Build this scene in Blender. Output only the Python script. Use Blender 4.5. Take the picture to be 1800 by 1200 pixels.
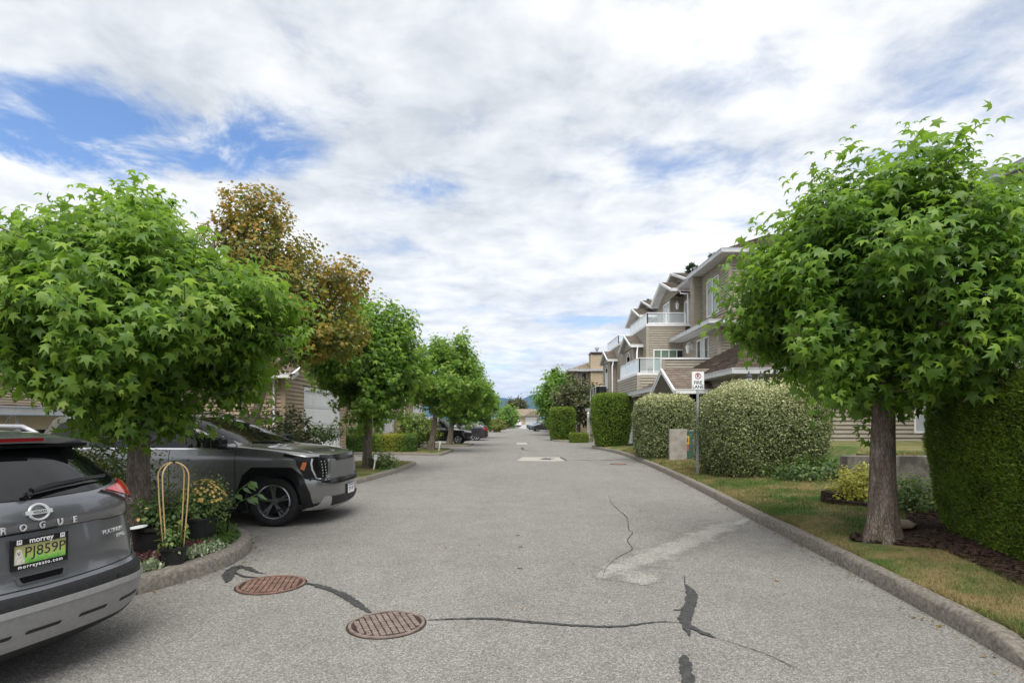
import bpy, bmesh, math, random
import numpy as np
from mathutils import Vector, Matrix, noise as mnoise

for _o in list(bpy.data.objects):
    bpy.data.objects.remove(_o)
scene = bpy.context.scene
C = scene.collection
random.seed(5)
R = math.radians
CAM_Z, HOR, FPX = 1.65, 738.0, 1000.0

# ---------------------------------------------------------------- camera
cam_data = bpy.data.cameras.new('camera')
cam_data.sensor_width = 36.0
cam_data.lens = 20.0
cam_data.shift_y = (HOR - 600.0) / 1800.0
cam_data.clip_start = 0.05
cam_data.clip_end = 40000
cam = bpy.data.objects.new('camera', cam_data)
cam.location = (0, 0, CAM_Z)
cam.rotation_euler = (R(90), 0, 0)
C.objects.link(cam)
scene.camera = cam

# ---------------------------------------------------------------- sky and sun
SUN_EL, SUN_AZ = R(62), R(178)      # azimuth measured from +Y towards +X: high behind the camera, veiled by thin cloud
world = bpy.data.worlds.new('World')
scene.world = world
world.use_nodes = True
wn, wl = world.node_tree.nodes, world.node_tree.links
wn.clear()


def wnode(t, **kw):
    n = wn.new(t)
    for k, v in kw.items():
        setattr(n, k, v)
    return n


def wmath(op, a, b=None, c=None, clamp=False):
    n = wn.new('ShaderNodeMath')
    n.operation = op
    n.use_clamp = clamp
    for i, v in enumerate((a, b, c)):
        if v is None:
            continue
        if isinstance(v, (int, float)):
            n.inputs[i].default_value = v
        else:
            wl.new(v, n.inputs[i])
    return n.outputs[0]


sky = wnode('ShaderNodeTexSky', sky_type='NISHITA')
sky.sun_disc = False
sky.sun_elevation = SUN_EL
sky.sun_rotation = SUN_AZ
sky.air_density = 1.0
sky.dust_density = 0.6
sky.ozone_density = 1.6
tc = wnode('ShaderNodeTexCoord')
sep = wnode('ShaderNodeSeparateXYZ')
wl.new(tc.outputs['Generated'], sep.inputs[0])
zc = wmath('ADD', wmath('MAXIMUM', sep.outputs[2], 0.0), 0.10)
cu = wmath('DIVIDE', sep.outputs[0], zc)
cv = wmath('DIVIDE', sep.outputs[1], zc)
comb = wnode('ShaderNodeCombineXYZ')
wl.new(cu, comb.inputs[0])
wl.new(cv, comb.inputs[1])


def wnoise(scale, detail, rough, dist, off):
    m = wnode('ShaderNodeMapping')
    m.inputs['Location'].default_value = off
    wl.new(comb.outputs[0], m.inputs['Vector'])
    n = wnode('ShaderNodeTexNoise')
    n.inputs['Scale'].default_value = scale
    n.inputs['Detail'].default_value = detail
    n.inputs['Roughness'].default_value = rough
    n.inputs['Distortion'].default_value = dist
    wl.new(m.outputs[0], n.inputs['Vector'])
    return n.outputs['Fac']


def wblob(c, s):
    a = wmath('MULTIPLY', wmath('SUBTRACT', cu, c[0]), s[0])
    b = wmath('MULTIPLY', wmath('SUBTRACT', cv, c[1]), s[1])
    r2 = wmath('ADD', wmath('MULTIPLY', a, a), wmath('MULTIPLY', b, b))
    return wmath('MAXIMUM', wmath('SUBTRACT', 1.0, r2), 0.0)


n_big = wnoise(1.25, 9.0, 0.56, 0.25, (3.1, 1.7, 0.4))
n_fine = wnoise(4.2, 8.0, 0.6, 0.2, (0.3, 7.7, 1.4))
n_tone = wnoise(0.9, 7.0, 0.55, 0.5, (5.2, 0.2, 2.2))
# breaks in the cloud deck where the photograph shows blue
holes = wmath('ADD', wmath('MULTIPLY', wblob((-1.12, 1.60), (1.35, 3.0)), 0.62),
              wmath('MULTIPLY', wblob((0.46, 1.78), (1.8, 4.8)), 0.15))
holes = wmath('ADD', holes, wmath('MULTIPLY', wblob((-0.30, 1.97), (4.2, 5.2)), 0.30))
holes = wmath('ADD', holes, wmath('MULTIPLY', wblob((0.3, 4.2), (0.5, 1.1)), 0.10))
n_rag = wnoise(2.6, 10.0, 0.66, 0.9, (8.1, 2.3, 5.0))
holes = wmath('MULTIPLY', holes, wmath('MAXIMUM', wmath('ADD', wmath('MULTIPLY', n_rag, 4.6), -1.35), 0.0))
dens = wmath('ADD', wmath('MULTIPLY', n_big, 0.62), wmath('MULTIPLY', n_fine, 0.38))
dens = wmath('SUBTRACT', wmath('ADD', wmath('MULTIPLY', wmath('SUBTRACT', dens, 0.5), 2.2), 0.78), holes)
mask = wnode('ShaderNodeMapRange', interpolation_type='SMOOTHSTEP')
wl.new(dens, mask.inputs[0])
mask.inputs[1].default_value = 0.16
mask.inputs[2].default_value = 0.72
tone = wnode('ShaderNodeValToRGB')
el = tone.color_ramp.elements
el[0].position, el[0].color = 0.36, (2.55, 2.72, 2.93, 1)
el[1].position, el[1].color = 0.60, (4.55, 4.58, 4.6, 1)
wl.new(wmath('ADD', wmath('MULTIPLY', n_tone, 0.55), wmath('MULTIPLY', n_fine, 0.45)), tone.inputs[0])
mixs = wnode('ShaderNodeMixRGB')
wl.new(mask.outputs[0], mixs.inputs[0])
deep = wnode('ShaderNodeMixRGB', blend_type='MULTIPLY')
deep.inputs[0].default_value = 1.0
deep.inputs[2].default_value = (0.60, 0.68, 0.79, 1)
wl.new(sky.outputs[0], deep.inputs[1])
wl.new(deep.outputs[0], mixs.inputs[1])
wl.new(tone.outputs[0], mixs.inputs[2])
bg = wnode('ShaderNodeBackground')
bg.inputs[1].default_value = 0.15
wl.new(mixs.outputs[0], bg.inputs[0])
wo = wnode('ShaderNodeOutputWorld')
wl.new(bg.outputs[0], wo.inputs[0])

sun_data = bpy.data.lights.new('sun', 'SUN')
sun_data.energy = 2.5
sun_data.angle = R(48)
sun_data.color = (1.0, 0.965, 0.91)
sun = bpy.data.objects.new('sun', sun_data)
_sd = Vector((math.sin(SUN_AZ) * math.cos(SUN_EL), math.cos(SUN_AZ) * math.cos(SUN_EL), math.sin(SUN_EL)))
sun.rotation_euler = (-_sd).to_track_quat('-Z', 'Y').to_euler()
sun.location = _sd * 50
C.objects.link(sun)

vs = scene.view_settings
vs.view_transform = 'Standard'
vs.look = 'None'
vs.exposure = 0.80
vs.gamma = 1.0
vs.use_curve_mapping = False
scene.cycles.use_denoising = True
scene.cycles.max_bounces = 10
scene.cycles.diffuse_bounces = 6
scene.cycles.transparent_max_bounces = 6

# ---------------------------------------------------------------- helpers
MATS = {}


def mat(name, col, rough=0.6, metal=0.0, spec=0.5, coat=0.0, emis=None):
    m = bpy.data.materials.new(name)
    m.use_nodes = True
    b = m.node_tree.nodes['Principled BSDF']
    b.inputs['Base Color'].default_value = (*col, 1)
    b.inputs['Roughness'].default_value = rough
    b.inputs['Metallic'].default_value = metal
    b.inputs['Specular IOR Level'].default_value = spec
    if coat:
        b.inputs['Coat Weight'].default_value = coat
        b.inputs['Coat Roughness'].default_value = 0.03
    MATS[name] = m
    return m


class NT:
    """small node helper"""
    def __init__(s, m):
        s.m, s.n, s.l = m, m.node_tree.nodes, m.node_tree.links
        s.b = s.n['Principled BSDF']

    def new(s, t, **kw):
        n = s.n.new(t)
        for k, v in kw.items():
            setattr(n, k, v)
        return n

    def coord(s, scale=(1, 1, 1), kind='Object'):
        if kind == 'Position':
            src = s.new('ShaderNodeNewGeometry').outputs['Position']
        else:
            src = s.new('ShaderNodeTexCoord').outputs[kind]
        mp = s.new('ShaderNodeMapping')
        mp.inputs['Scale'].default_value = scale
        s.l.new(src, mp.inputs[0])
        return mp.outputs[0]

    def noise(s, vec, scale, detail=4, rough=0.55, dist=0.0):
        n = s.new('ShaderNodeTexNoise')
        n.inputs['Scale'].default_value = scale
        n.inputs['Detail'].default_value = detail
        n.inputs['Roughness'].default_value = rough
        n.inputs['Distortion'].default_value = dist
        s.l.new(vec, n.inputs['Vector'])
        return n.outputs['Fac']

    def ramp(s, fac, stops):
        r = s.new('ShaderNodeValToRGB')
        e = r.color_ramp.elements
        while len(e) < len(stops):
            e.new(0.5)
        for i, (p, c) in enumerate(stops):
            e[i].position = p
            e[i].color = (*c, 1)
        s.l.new(fac, r.inputs[0])
        return r.outputs[0]

    def mix(s, fac, a, b, mode='MIX'):
        n = s.new('ShaderNodeMixRGB', blend_type=mode)
        for i, v in enumerate((fac, a, b)):
            if isinstance(v, (int, float)):
                n.inputs[i].default_value = v if i == 0 else (v, v, v, 1)
            elif isinstance(v, tuple):
                n.inputs[i].default_value = (*v, 1)
            else:
                s.l.new(v, n.inputs[i])
        return n.outputs[0]

    def bump(s, h, strength=0.3, dist=0.01):
        b = s.new('ShaderNodeBump')
        b.inputs['Strength'].default_value = strength
        b.inputs['Distance'].default_value = dist
        s.l.new(h, b.inputs['Height'])
        s.l.new(b.outputs[0], s.b.inputs['Normal'])

    def color(s, sock):
        s.l.new(sock, s.b.inputs['Base Color'])

    def math(s, op, a, b):
        n = s.new('ShaderNodeMath', operation=op)
        for i, v in enumerate((a, b)):
            if isinstance(v, (int, float)):
                n.inputs[i].default_value = v
            else:
                s.l.new(v, n.inputs[i])
        return n.outputs[0]


def noisy(name, c1, c2, scale=6, rough=0.7, bump=0.2, bscale=60, detail=5, spec=0.4, kind='Object', stretch=(1, 1, 1), lo=0.35, hi=0.65, coat=0.0, metal=0.0):
    m = mat(name, c1, rough, metal, spec, coat)
    t = NT(m)
    v = t.coord(stretch, kind)
    t.color(t.ramp(t.noise(v, scale, detail), [(lo, c1), (hi, c2)]))
    if bump:
        t.bump(t.noise(v, bscale, 3), bump, 0.01)
    return m


def tag(o, label=None, cat=None, group=None, kind=None):
    if label: o['label'] = label
    if cat: o['category'] = cat
    if group: o['group'] = group
    if kind: o['kind'] = kind
    return o


def empty(name, loc=(0, 0, 0), rz=0.0, parent=None):
    o = bpy.data.objects.new(name, None)
    o.empty_display_size = 0.2
    o.location = loc
    o.rotation_euler = (0, 0, rz)
    C.objects.link(o)
    if parent: o.parent = parent
    return o


def link(name, me, m=None, parent=None):
    o = bpy.data.objects.new(name, me)
    C.objects.link(o)
    if m is not None:
        for mm in (m if isinstance(m, (list, tuple)) else [m]):
            me.materials.append(mm)
    if parent is not None: o.parent = parent
    return o


def fast_mesh(name, V, F, tint=None, smooth=False, normals=None):
    """V (n,3), F (m,k) numpy arrays with equal face size"""
    me = bpy.data.meshes.new(name)
    V = np.ascontiguousarray(V, dtype=np.float32)
    F = np.ascontiguousarray(F, dtype=np.int32)
    nf, k = F.shape
    me.vertices.add(len(V))
    me.vertices.foreach_set('co', V.ravel())
    me.loops.add(nf * k)
    me.loops.foreach_set('vertex_index', F.ravel())
    me.polygons.add(nf)
    me.polygons.foreach_set('loop_start', np.arange(0, nf * k, k, dtype=np.int32))
    if smooth:
        me.polygons.foreach_set('use_smooth', np.ones(nf, dtype=bool))
    if tint is not None:
        at = me.attributes.new('tint', 'FLOAT', 'POINT')
        at.data.foreach_set('value', np.ascontiguousarray(tint, dtype=np.float32))
    me.update(calc_edges=True)
    return me


class MB:
    def __init__(s):
        s.v, s.f, s.m = [], [], []

    def add(s, verts, faces, mi=0):
        b = len(s.v)
        s.v += [tuple(p) for p in verts]
        for f in faces:
            s.f.append([b + i for i in f])
            s.m.append(mi)

    def box(s, lo, hi, mi=0):
        x0, y0, z0 = (min(a, b) for a, b in zip(lo, hi))
        x1, y1, z1 = (max(a, b) for a, b in zip(lo, hi))
        s.add([(x0, y0, z0), (x1, y0, z0), (x1, y1, z0), (x0, y1, z0), (x0, y0, z1), (x1, y0, z1), (x1, y1, z1), (x0, y1, z1)],
              [(0, 3, 2, 1), (4, 5, 6, 7), (0, 1, 5, 4), (1, 2, 6, 5), (2, 3, 7, 6), (3, 0, 4, 7)], mi)

    def beam(s, a, b, w, h, up=(0, 0, 1), mi=0):
        a, b, up = Vector(a), Vector(b), Vector(up)
        d = (b - a).normalized()
        sd = d.cross(up)
        if sd.length < 1e-5: sd = d.cross(Vector((1, 0, 0)))
        sd.normalize()
        u = sd.cross(d).normalized()
        P = []
        for p in (a, b):
            for i, j in ((-1, -1), (1, -1), (1, 1), (-1, 1)):
                P.append(p + sd * (i * w / 2) + u * (j * h / 2))
        s.add(P, [(0, 3, 2, 1), (4, 5, 6, 7), (0, 1, 5, 4), (1, 2, 6, 5), (2, 3, 7, 6), (3, 0, 4, 7)], mi)

    def tube(s, pts, rad, n=10, caps=True, mi=0):
        pts = [Vector(p) for p in pts]
        if not isinstance(rad, (list, tuple)): rad = [rad] * len(pts)
        rings = []
        ref = None
        for i, p in enumerate(pts):
            d = (pts[min(i + 1, len(pts) - 1)] - pts[max(i - 1, 0)]).normalized()
            if ref is None:
                ref = d.orthogonal().normalized()
            ref = (ref - d * ref.dot(d))
            if ref.length < 1e-5: ref = d.orthogonal()
            ref.normalize()
            b = d.cross(ref)
            rings.append([p + (ref * math.cos(2 * math.pi * k / n) + b * math.sin(2 * math.pi * k / n)) * rad[i] for k in range(n)])
        V = [q for r in rings for q in r]
        F = []
        for i in range(len(pts) - 1):
            for k in range(n):
                F.append((i * n + k, i * n + (k + 1) % n, (i + 1) * n + (k + 1) % n, (i + 1) * n + k))
        if caps:
            F.append(tuple(range(n - 1, -1, -1)))
            F.append(tuple((len(pts) - 1) * n + k for k in range(n)))
        s.add(V, F, mi)

    def lathe(s, prof, n=32, M=None, mi=0, close=True):
        """prof: (r, z) list, axis +z, optional matrix"""
        V, F = [], []
        for r, z in prof:
            for k in range(n):
                a = 2 * math.pi * k / n
                p = Vector((r * math.cos(a), r * math.sin(a), z))
                V.append(M @ p if M else p)
        for i in range(len(prof) - 1):
            for k in range(n):
                F.append((i * n + k, i * n + (k + 1) % n, (i + 1) * n + (k + 1) % n, (i + 1) * n + k))
        if close:
            F.append(tuple(range(n - 1, -1, -1)))
            F.append(tuple((len(prof) - 1) * n + k for k in range(n)))
        s.add(V, F, mi)

    def build(s, name, m=None, parent=None, smooth=False, bevel=0.0):
        me = bpy.data.meshes.new(name)
        me.from_pydata(s.v, [], s.f)
        me.update()
        if s.m and max(s.m) > 0:
            me.polygons.foreach_set('material_index', s.m)
        if smooth:
            me.polygons.foreach_set('use_smooth', [True] * len(me.polygons))
            if smooth is not True:
                me.set_sharp_from_angle(angle=smooth)
        if bevel:
            bm = bmesh.new()
            bm.from_mesh(me)
            bmesh.ops.bevel(bm, geom=bm.edges[:], offset=bevel, segments=1, affect='EDGES', clamp_overlap=True)
            bm.to_mesh(me)
            bm.free()
        return link(name, me, m, parent)


def text_mesh(s, size, depth=0.002, align='CENTER', spacing=1.0, bold=0.0):
    cu_ = bpy.data.curves.new('txt', 'FONT')
    cu_.body = s
    cu_.size = size
    cu_.extrude = depth
    cu_.offset = bold
    cu_.align_x = align
    cu_.align_y = 'CENTER'
    cu_.space_character = spacing
    cu_.resolution_u = 3
    o = bpy.data.objects.new('txt', cu_)
    C.objects.link(o)
    dg = bpy.context.evaluated_depsgraph_get()
    me = bpy.data.meshes.new_from_object(o.evaluated_get(dg))
    bpy.data.objects.remove(o)
    bpy.data.curves.remove(cu_)
    return me


def place_text(s, size, M, m, parent, name='lettering', fn=None, **kw):
    me = text_mesh(s, size, **kw)
    for v in me.vertices:
        v.co = fn(v.co) if fn else M @ v.co
    me.materials.clear()
    return link(name, me, m, parent)


def sstep(a, b, x):
    t = min(1.0, max(0.0, (x - a) / (b - a)))
    return t * t * (3 - 2 * t)


def fbm(x, y, z=0.0):
    return mnoise.noise(Vector((x, y, z))) + 0.5 * mnoise.noise(Vector((2.1 * x, 2.1 * y, z + 3))) + 0.25 * mnoise.noise(Vector((4.3 * x, 4.3 * y, z + 7)))


def at(px, py, z=0.0):
    d = (CAM_Z - z) * FPX / (py - HOR)
    return ((px - 900) * d / FPX, d, z)


# ---------------------------------------------------------------- materials
def make_asphalt(name='asphalt', k=1.0):
    m = mat(name, (0.2, 0.2, 0.19), 0.9, spec=0.25)
    t = NT(m)
    v = t.coord((1, 1, 1), 'Position')
    lanes = t.noise(t.coord((1.0, 0.07, 1.0), 'Position'), 0.9, 4, 0.6, 0.5)
    stains = t.noise(v, 1.1, 8, 0.72, 1.2)
    big = t.math('ADD', t.math('MULTIPLY', t.noise(v, 0.35, 5, 0.6, 0.4), 0.55), t.math('MULTIPLY', lanes, 0.45))
    mid = t.noise(v, 2.2, 5, 0.6)
    vo = t.new('ShaderNodeTexVoronoi', feature='F1')
    vo.inputs['Scale'].default_value = 88.0
    t.l.new(v, vo.inputs['Vector'])
    grit = t.noise(v, 145.0, 2, 0.5)
    base = t.ramp(t.math('ADD', t.math('MULTIPLY', big, 0.6), t.math('MULTIPLY', mid, 0.4)), [(0.34, (0.212 * k, 0.204 * k, 0.19 * k)), (0.66, (0.285 * k, 0.276 * k, 0.258 * k))])
    sp = t.new('ShaderNodeSeparateColor')
    t.l.new(vo.outputs['Color'], sp.inputs[0])
    stone = t.ramp(sp.outputs[0], [(0.0, (0.62, 0.615, 0.60)), (0.45, (0.93, 0.925, 0.91)), (0.75, (1.08, 1.07, 1.05)), (1.0, (1.5, 1.48, 1.43))])
    gap = t.ramp(vo.outputs['Distance'], [(0.3, (1, 1, 1)), (0.62, (0.66, 0.66, 0.66))])
    col = t.mix(1.0, base, stone, 'MULTIPLY')
    col = t.mix(0.8, col, gap, 'MULTIPLY')
    col = t.mix(0.75, col, t.ramp(stains, [(0.25, (0.70, 0.69, 0.67)), (0.42, (1, 1, 1)), (0.62, (1, 1, 1)), (0.8, (1.12, 1.11, 1.09))]), 'MULTIPLY')
    gr = t.ramp(grit, [(0.35, (0.72, 0.72, 0.72)), (0.65, (1.25, 1.25, 1.25))])
    col = t.mix(0.8, col, gr, 'MULTIPLY')
    t.color(col)
    t.bump(t.math('ADD', t.math('MULTIPLY', vo.outputs['Distance'], -1.0), t.math('MULTIPLY', grit, 0.6)), 0.55, 0.008)
    return m


make_asphalt()
make_asphalt('asphalt_worn', 1.38)
make_asphalt('asphalt_trench', 1.12)
noisy('concrete', (0.27, 0.25, 0.22), (0.40, 0.37, 0.325), 5, 0.9, 0.5, 120, kind='Position', spec=0.2)
noisy('kerb_concrete', (0.115, 0.102, 0.085), (0.265, 0.24, 0.205), 26, 0.92, 0.8, 160, detail=10, kind='Position', spec=0.2, lo=0.32, hi=0.68)
noisy('wall_concrete', (0.06, 0.055, 0.047), (0.175, 0.162, 0.142), 5.5, 0.92, 0.4, 60, detail=8, kind='Position', spec=0.2, stretch=(1, 1, .5))
noisy('seal', (0.022, 0.022, 0.022), (0.06, 0.06, 0.058), 30, 0.7, 0.4, 120, kind='Position')
noisy('patch', (0.30, 0.295, 0.28), (0.42, 0.41, 0.39), 40, 0.9, 0.5, 90, kind='Position', spec=0.2)
noisy('pale_pad', (0.30, 0.28, 0.25), (0.38, 0.36, 0.325), 8, 0.9, 0.3, 90, kind='Position', spec=0.2)
noisy('iron', (0.115, 0.068, 0.05), (0.22, 0.13, 0.098), 9, 0.75, 0.4, 90, kind='Position', spec=0.4)
noisy('iron_grey', (0.135, 0.10, 0.085), (0.225, 0.178, 0.152), 14, 0.7, 0.4, 90, kind='Position', spec=0.4)
noisy('iron_dark', (0.025, 0.016, 0.012), (0.05, 0.03, 0.022), 14, 0.9, 0.4, 90, kind='Position', spec=0.3)
noisy('mulch', (0.028, 0.017, 0.012), (0.085, 0.05, 0.036), 26, 0.95, 0.9, 60, detail=8, kind='Position', spec=0.2)
noisy('litter', (0.09, 0.055, 0.025), (0.22, 0.15, 0.06), 30, 0.9, 0, kind='Position', spec=0.2)
noisy('soil', (0.045, 0.032, 0.022), (0.10, 0.075, 0.05), 18, 0.95, 0.8, 50, detail=8, kind='Position', spec=0.2)


def make_lawn(name, greens, straws, scale=0.9):
    m = mat(name, greens[0], 0.9, spec=0.2)
    t = NT(m)
    v = t.coord((1, 1, 1), 'Position')
    a = t.noise(v, scale, 10, 0.74, 0.3)
    b = t.noise(v, 55, 3, 0.6)
    g = t.ramp(b, [(0.3, greens[0]), (0.7, greens[1])])
    s_ = t.ramp(b, [(0.3, straws[0]), (0.7, straws[1])])
    f = t.ramp(a, [(0.42, (0, 0, 0)), (0.58, (1, 1, 1))])
    t.color(t.mix(f, g, s_))
    t.bump(b, 0.8, 0.02)
    return m


make_lawn('lawn', ((0.045, 0.085, 0.018), (0.10, 0.16, 0.035)), ((0.15, 0.115, 0.05), (0.30, 0.23, 0.11)))
make_lawn('lawn_blades', ((0.055, 0.115, 0.02), (0.10, 0.17, 0.035)), ((0.20, 0.16, 0.07), (0.36, 0.28, 0.13)))
make_lawn('far_ground', ((0.05, 0.08, 0.025), (0.08, 0.11, 0.04)), ((0.09, 0.10, 0.05), (0.12, 0.12, 0.06)), 0.02)

noisy('white_trim', (0.70, 0.70, 0.70), (0.80, 0.80, 0.79), 3, 0.5, 0.05, 40, kind='Position')
noisy('gutter_grey', (0.46, 0.47, 0.48), (0.58, 0.59, 0.60), 3, 0.45, 0.03, 40, kind='Position')
noisy('soffit', (0.40, 0.39, 0.38), (0.48, 0.47, 0.46), 3, 0.7, 0.03, 40, kind='Position')
noisy('rail_white', (0.80, 0.80, 0.80), (0.84, 0.84, 0.84), 3, 0.4, 0.0, 40)
noisy('siding_taupe', (0.30, 0.265, 0.21), (0.36, 0.322, 0.258), 1.8, 0.65, 0.15, 35, kind='Position', stretch=(1, 1, 5))
noisy('siding_tan', (0.36, 0.275, 0.185), (0.43, 0.335, 0.23), 1.8, 0.65, 0.15, 35, kind='Position', stretch=(1, 1, 5))
noisy('siding_cream', (0.62, 0.52, 0.36), (0.68, 0.57, 0.41), 1.8, 0.65, 0.15, 35, kind='Position', stretch=(1, 1, 5))
noisy('siding_sand', (0.46, 0.365, 0.24), (0.52, 0.42, 0.29), 1.8, 0.65, 0.15, 35, kind='Position', stretch=(1, 1, 5))
noisy('dark_door', (0.035, 0.026, 0.022), (0.06, 0.045, 0.04), 6, 0.5, 0.1, 50, kind='Position')
noisy('dark_inside', (0.012, 0.011, 0.010), (0.025, 0.022, 0.02), 3, 0.8, 0.0, 50, kind='Position')  # near black: gloom painted into openings, also the planter pot colour
noisy('garage_white', (0.74, 0.74, 0.73), (0.80, 0.80, 0.79), 2, 0.5, 0.06, 60, kind='Position')


def make_shingle(name, c1, c2):
    m = mat(name, c1, 0.92, spec=0.2)
    t = NT(m)
    v = t.coord((1, 1, 1), 'Position')
    n1 = t.noise(v, 1.2, 4)
    vo = t.new('ShaderNodeTexVoronoi', feature='F1')
    vo.inputs['Scale'].default_value = 5.0
    t.l.new(t.coord((1, 1, 2.2), 'Position'), vo.inputs['Vector'])
    sp = t.new('ShaderNodeSeparateColor')
    t.l.new(vo.outputs['Color'], sp.inputs[0])
    base = t.ramp(sp.outputs[0], [(0.0, c1), (1.0, c2)])
    t.color(t.mix(0.6, base, t.ramp(n1, [(0.3, (0.7, 0.7, 0.68)), (0.7, (1.15, 1.12, 1.08))]), 'MULTIPLY'))
    t.bump(t.noise(v, 90, 2), 0.6, 0.01)
    return m


make_shingle('shingle_brown', (0.125, 0.102, 0.083), (0.215, 0.178, 0.145))
make_shingle('shingle_beige', (0.20, 0.165, 0.12), (0.30, 0.255, 0.19))

mat('glass_dark', (0.02, 0.024, 0.026), 0.03, spec=0.8)
mat('glass_green', (0.16, 0.22, 0.17), 0.05, spec=0.7)
mat('glass_blind', (0.42, 0.45, 0.46), 0.06, spec=0.7)


def make_clear(name, tint, alpha):
    m = mat(name, tint, 0.02, spec=0.6)
    t = NT(m)
    tr = t.new('ShaderNodeBsdfTransparent')
    tr.inputs[0].default_value = (0.93, 0.96, 0.96, 1)
    fr = t.new('ShaderNodeFresnel')
    fr.inputs[0].default_value = 1.45
    mx = t.new('ShaderNodeMixShader')
    t.l.new(t.math('ADD', fr.outputs[0], alpha), mx.inputs[0])
    t.l.new(tr.outputs[0], mx.inputs[1])
    t.l.new(t.b.outputs[0], mx.inputs[2])
    t.l.new(mx.outputs[0], t.n['Material Output'].inputs[0])
    return m


def make_worn(name, src, lo, hi, nscale):
    """a road material that thins out towards the edge of the sheet"""
    m = MATS[src].copy()
    m.name = name
    MATS[name] = m
    t = NT(m)
    a = t.new('ShaderNodeAttribute', attribute_name='tint')
    v = t.coord((1, 1, 1), 'Position')
    nz = t.math('ADD', t.math('MULTIPLY', t.noise(v, nscale, 6, .7), .65), t.math('MULTIPLY', t.noise(v, 110, 2, .6), .35))
    f = t.math('ADD', a.outputs['Fac'], t.math('MULTIPLY', t.math('SUBTRACT', nz, .5), 2.4))
    r = t.ramp(f, [(lo, (0, 0, 0)), (hi, (1, 1, 1))])
    tr = t.new('ShaderNodeBsdfTransparent')
    mx = t.new('ShaderNodeMixShader')
    t.l.new(r, mx.inputs[0])
    t.l.new(tr.outputs[0], mx.inputs[1])
    t.l.new(t.b.outputs[0], mx.inputs[2])
    t.l.new(mx.outputs[0], t.n['Material Output'].inputs[0])
    return m


make_worn('worn_soft', 'asphalt_worn', .25, .95, 3.0)
make_worn('seal_soft', 'seal', .42, .60, 22.0)
make_clear('rail_glass', (0.72, 0.78, 0.80), 0.22)


def make_leaf(name, stops, rough=0.45, trans=0.46, tcol=(0.36, 0.60, 0.06), spec=0.4):
    m = mat(name, stops[0][1], rough, spec=spec)
    t = NT(m)
    a = t.new('ShaderNodeAttribute', attribute_name='tint')
    c = t.ramp(a.outputs['Fac'], stops)
    t.color(c)
    if trans:
        tl = t.new('ShaderNodeBsdfTranslucent')
        t.l.new(t.mix(0.55, c, tcol), tl.inputs[0])
        mx = t.new('ShaderNodeMixShader')
        mx.inputs[0].default_value = trans
        t.l.new(t.b.outputs[0], mx.inputs[1])
        t.l.new(tl.outputs[0], mx.inputs[2])
        t.l.new(mx.outputs[0], t.n['Material Output'].inputs[0])
    return m


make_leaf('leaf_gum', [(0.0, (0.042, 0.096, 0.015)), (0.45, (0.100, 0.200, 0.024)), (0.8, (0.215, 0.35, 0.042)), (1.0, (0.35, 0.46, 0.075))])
make_leaf('leaf_maple', [(0.0, (0.095, 0.165, 0.024)), (0.35, (0.19, 0.205, 0.032)), (0.65, (0.37, 0.25, 0.042)), (1.0, (0.50, 0.265, 0.052))], tcol=(0.45, 0.33, 0.06), trans=0.38)
make_leaf('leaf_cedar', [(0.0, (0.075, 0.055, 0.018)), (0.06, (0.06, 0.105, 0.008)), (0.5, (0.155, 0.245, 0.018)), (1.0, (0.28, 0.365, 0.03))], trans=0.25, rough=0.6, tcol=(0.15, 0.30, 0.03))
make_leaf('leaf_box', [(0.0, (0.04, 0.09, 0.015)), (0.5, (0.11, 0.20, 0.025)), (0.8, (0.24, 0.28, 0.03)), (1.0, (0.40, 0.36, 0.05))], trans=0.25, rough=0.55, tcol=(0.3, 0.36, 0.03))
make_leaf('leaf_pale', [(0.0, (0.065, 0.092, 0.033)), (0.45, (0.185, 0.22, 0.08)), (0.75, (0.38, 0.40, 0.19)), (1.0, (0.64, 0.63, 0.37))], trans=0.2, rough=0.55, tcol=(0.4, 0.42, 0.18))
make_leaf('leaf_dark', [(0.0, (0.022, 0.035, 0.012)), (0.6, (0.06, 0.085, 0.022)), (1.0, (0.14, 0.12, 0.04))], trans=0.2, tcol=(0.18, 0.2, 0.05))
make_leaf('leaf_shrub', [(0.0, (0.025, 0.055, 0.015)), (0.6, (0.07, 0.125, 0.03)), (1.0, (0.17, 0.22, 0.05))], trans=0.25)
make_leaf('leaf_conifer', [(0.0, (0.018, 0.036, 0.014)), (0.6, (0.04, 0.07, 0.025)), (1.0, (0.08, 0.12, 0.04))], trans=0.1)
make_leaf('leaf_silver', [(0.0, (0.09, 0.14, 0.05)), (0.6, (0.22, 0.28, 0.15)), (1.0, (0.42, 0.46, 0.34))], trans=0.2, tcol=(0.3, 0.4, 0.2))
make_leaf('petal', [(0.0, (0.55, 0.35, 0.10)), (0.6, (0.72, 0.52, 0.18)), (1.0, (0.80, 0.40, 0.22))], trans=0.2, tcol=(0.8, 0.5, 0.2))
make_leaf('leaf_gold', [(0.0, (0.16, 0.20, 0.03)), (0.6, (0.42, 0.42, 0.05)), (1.0, (0.62, 0.56, 0.09))], trans=0.3, tcol=(0.6, 0.55, 0.1))
make_leaf('leaf_red', [(0.0, (0.06, 0.03, 0.03)), (1.0, (0.16, 0.07, 0.06))], trans=0.2, tcol=(0.3, 0.1, 0.08))
noisy('core_green', (0.006, 0.012, 0.004), (0.014, 0.022, 0.007), 8, 0.9, 0.0, kind='Position', spec=0.1)  # near-black core colour, stands in for shade inside the hedges


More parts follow.
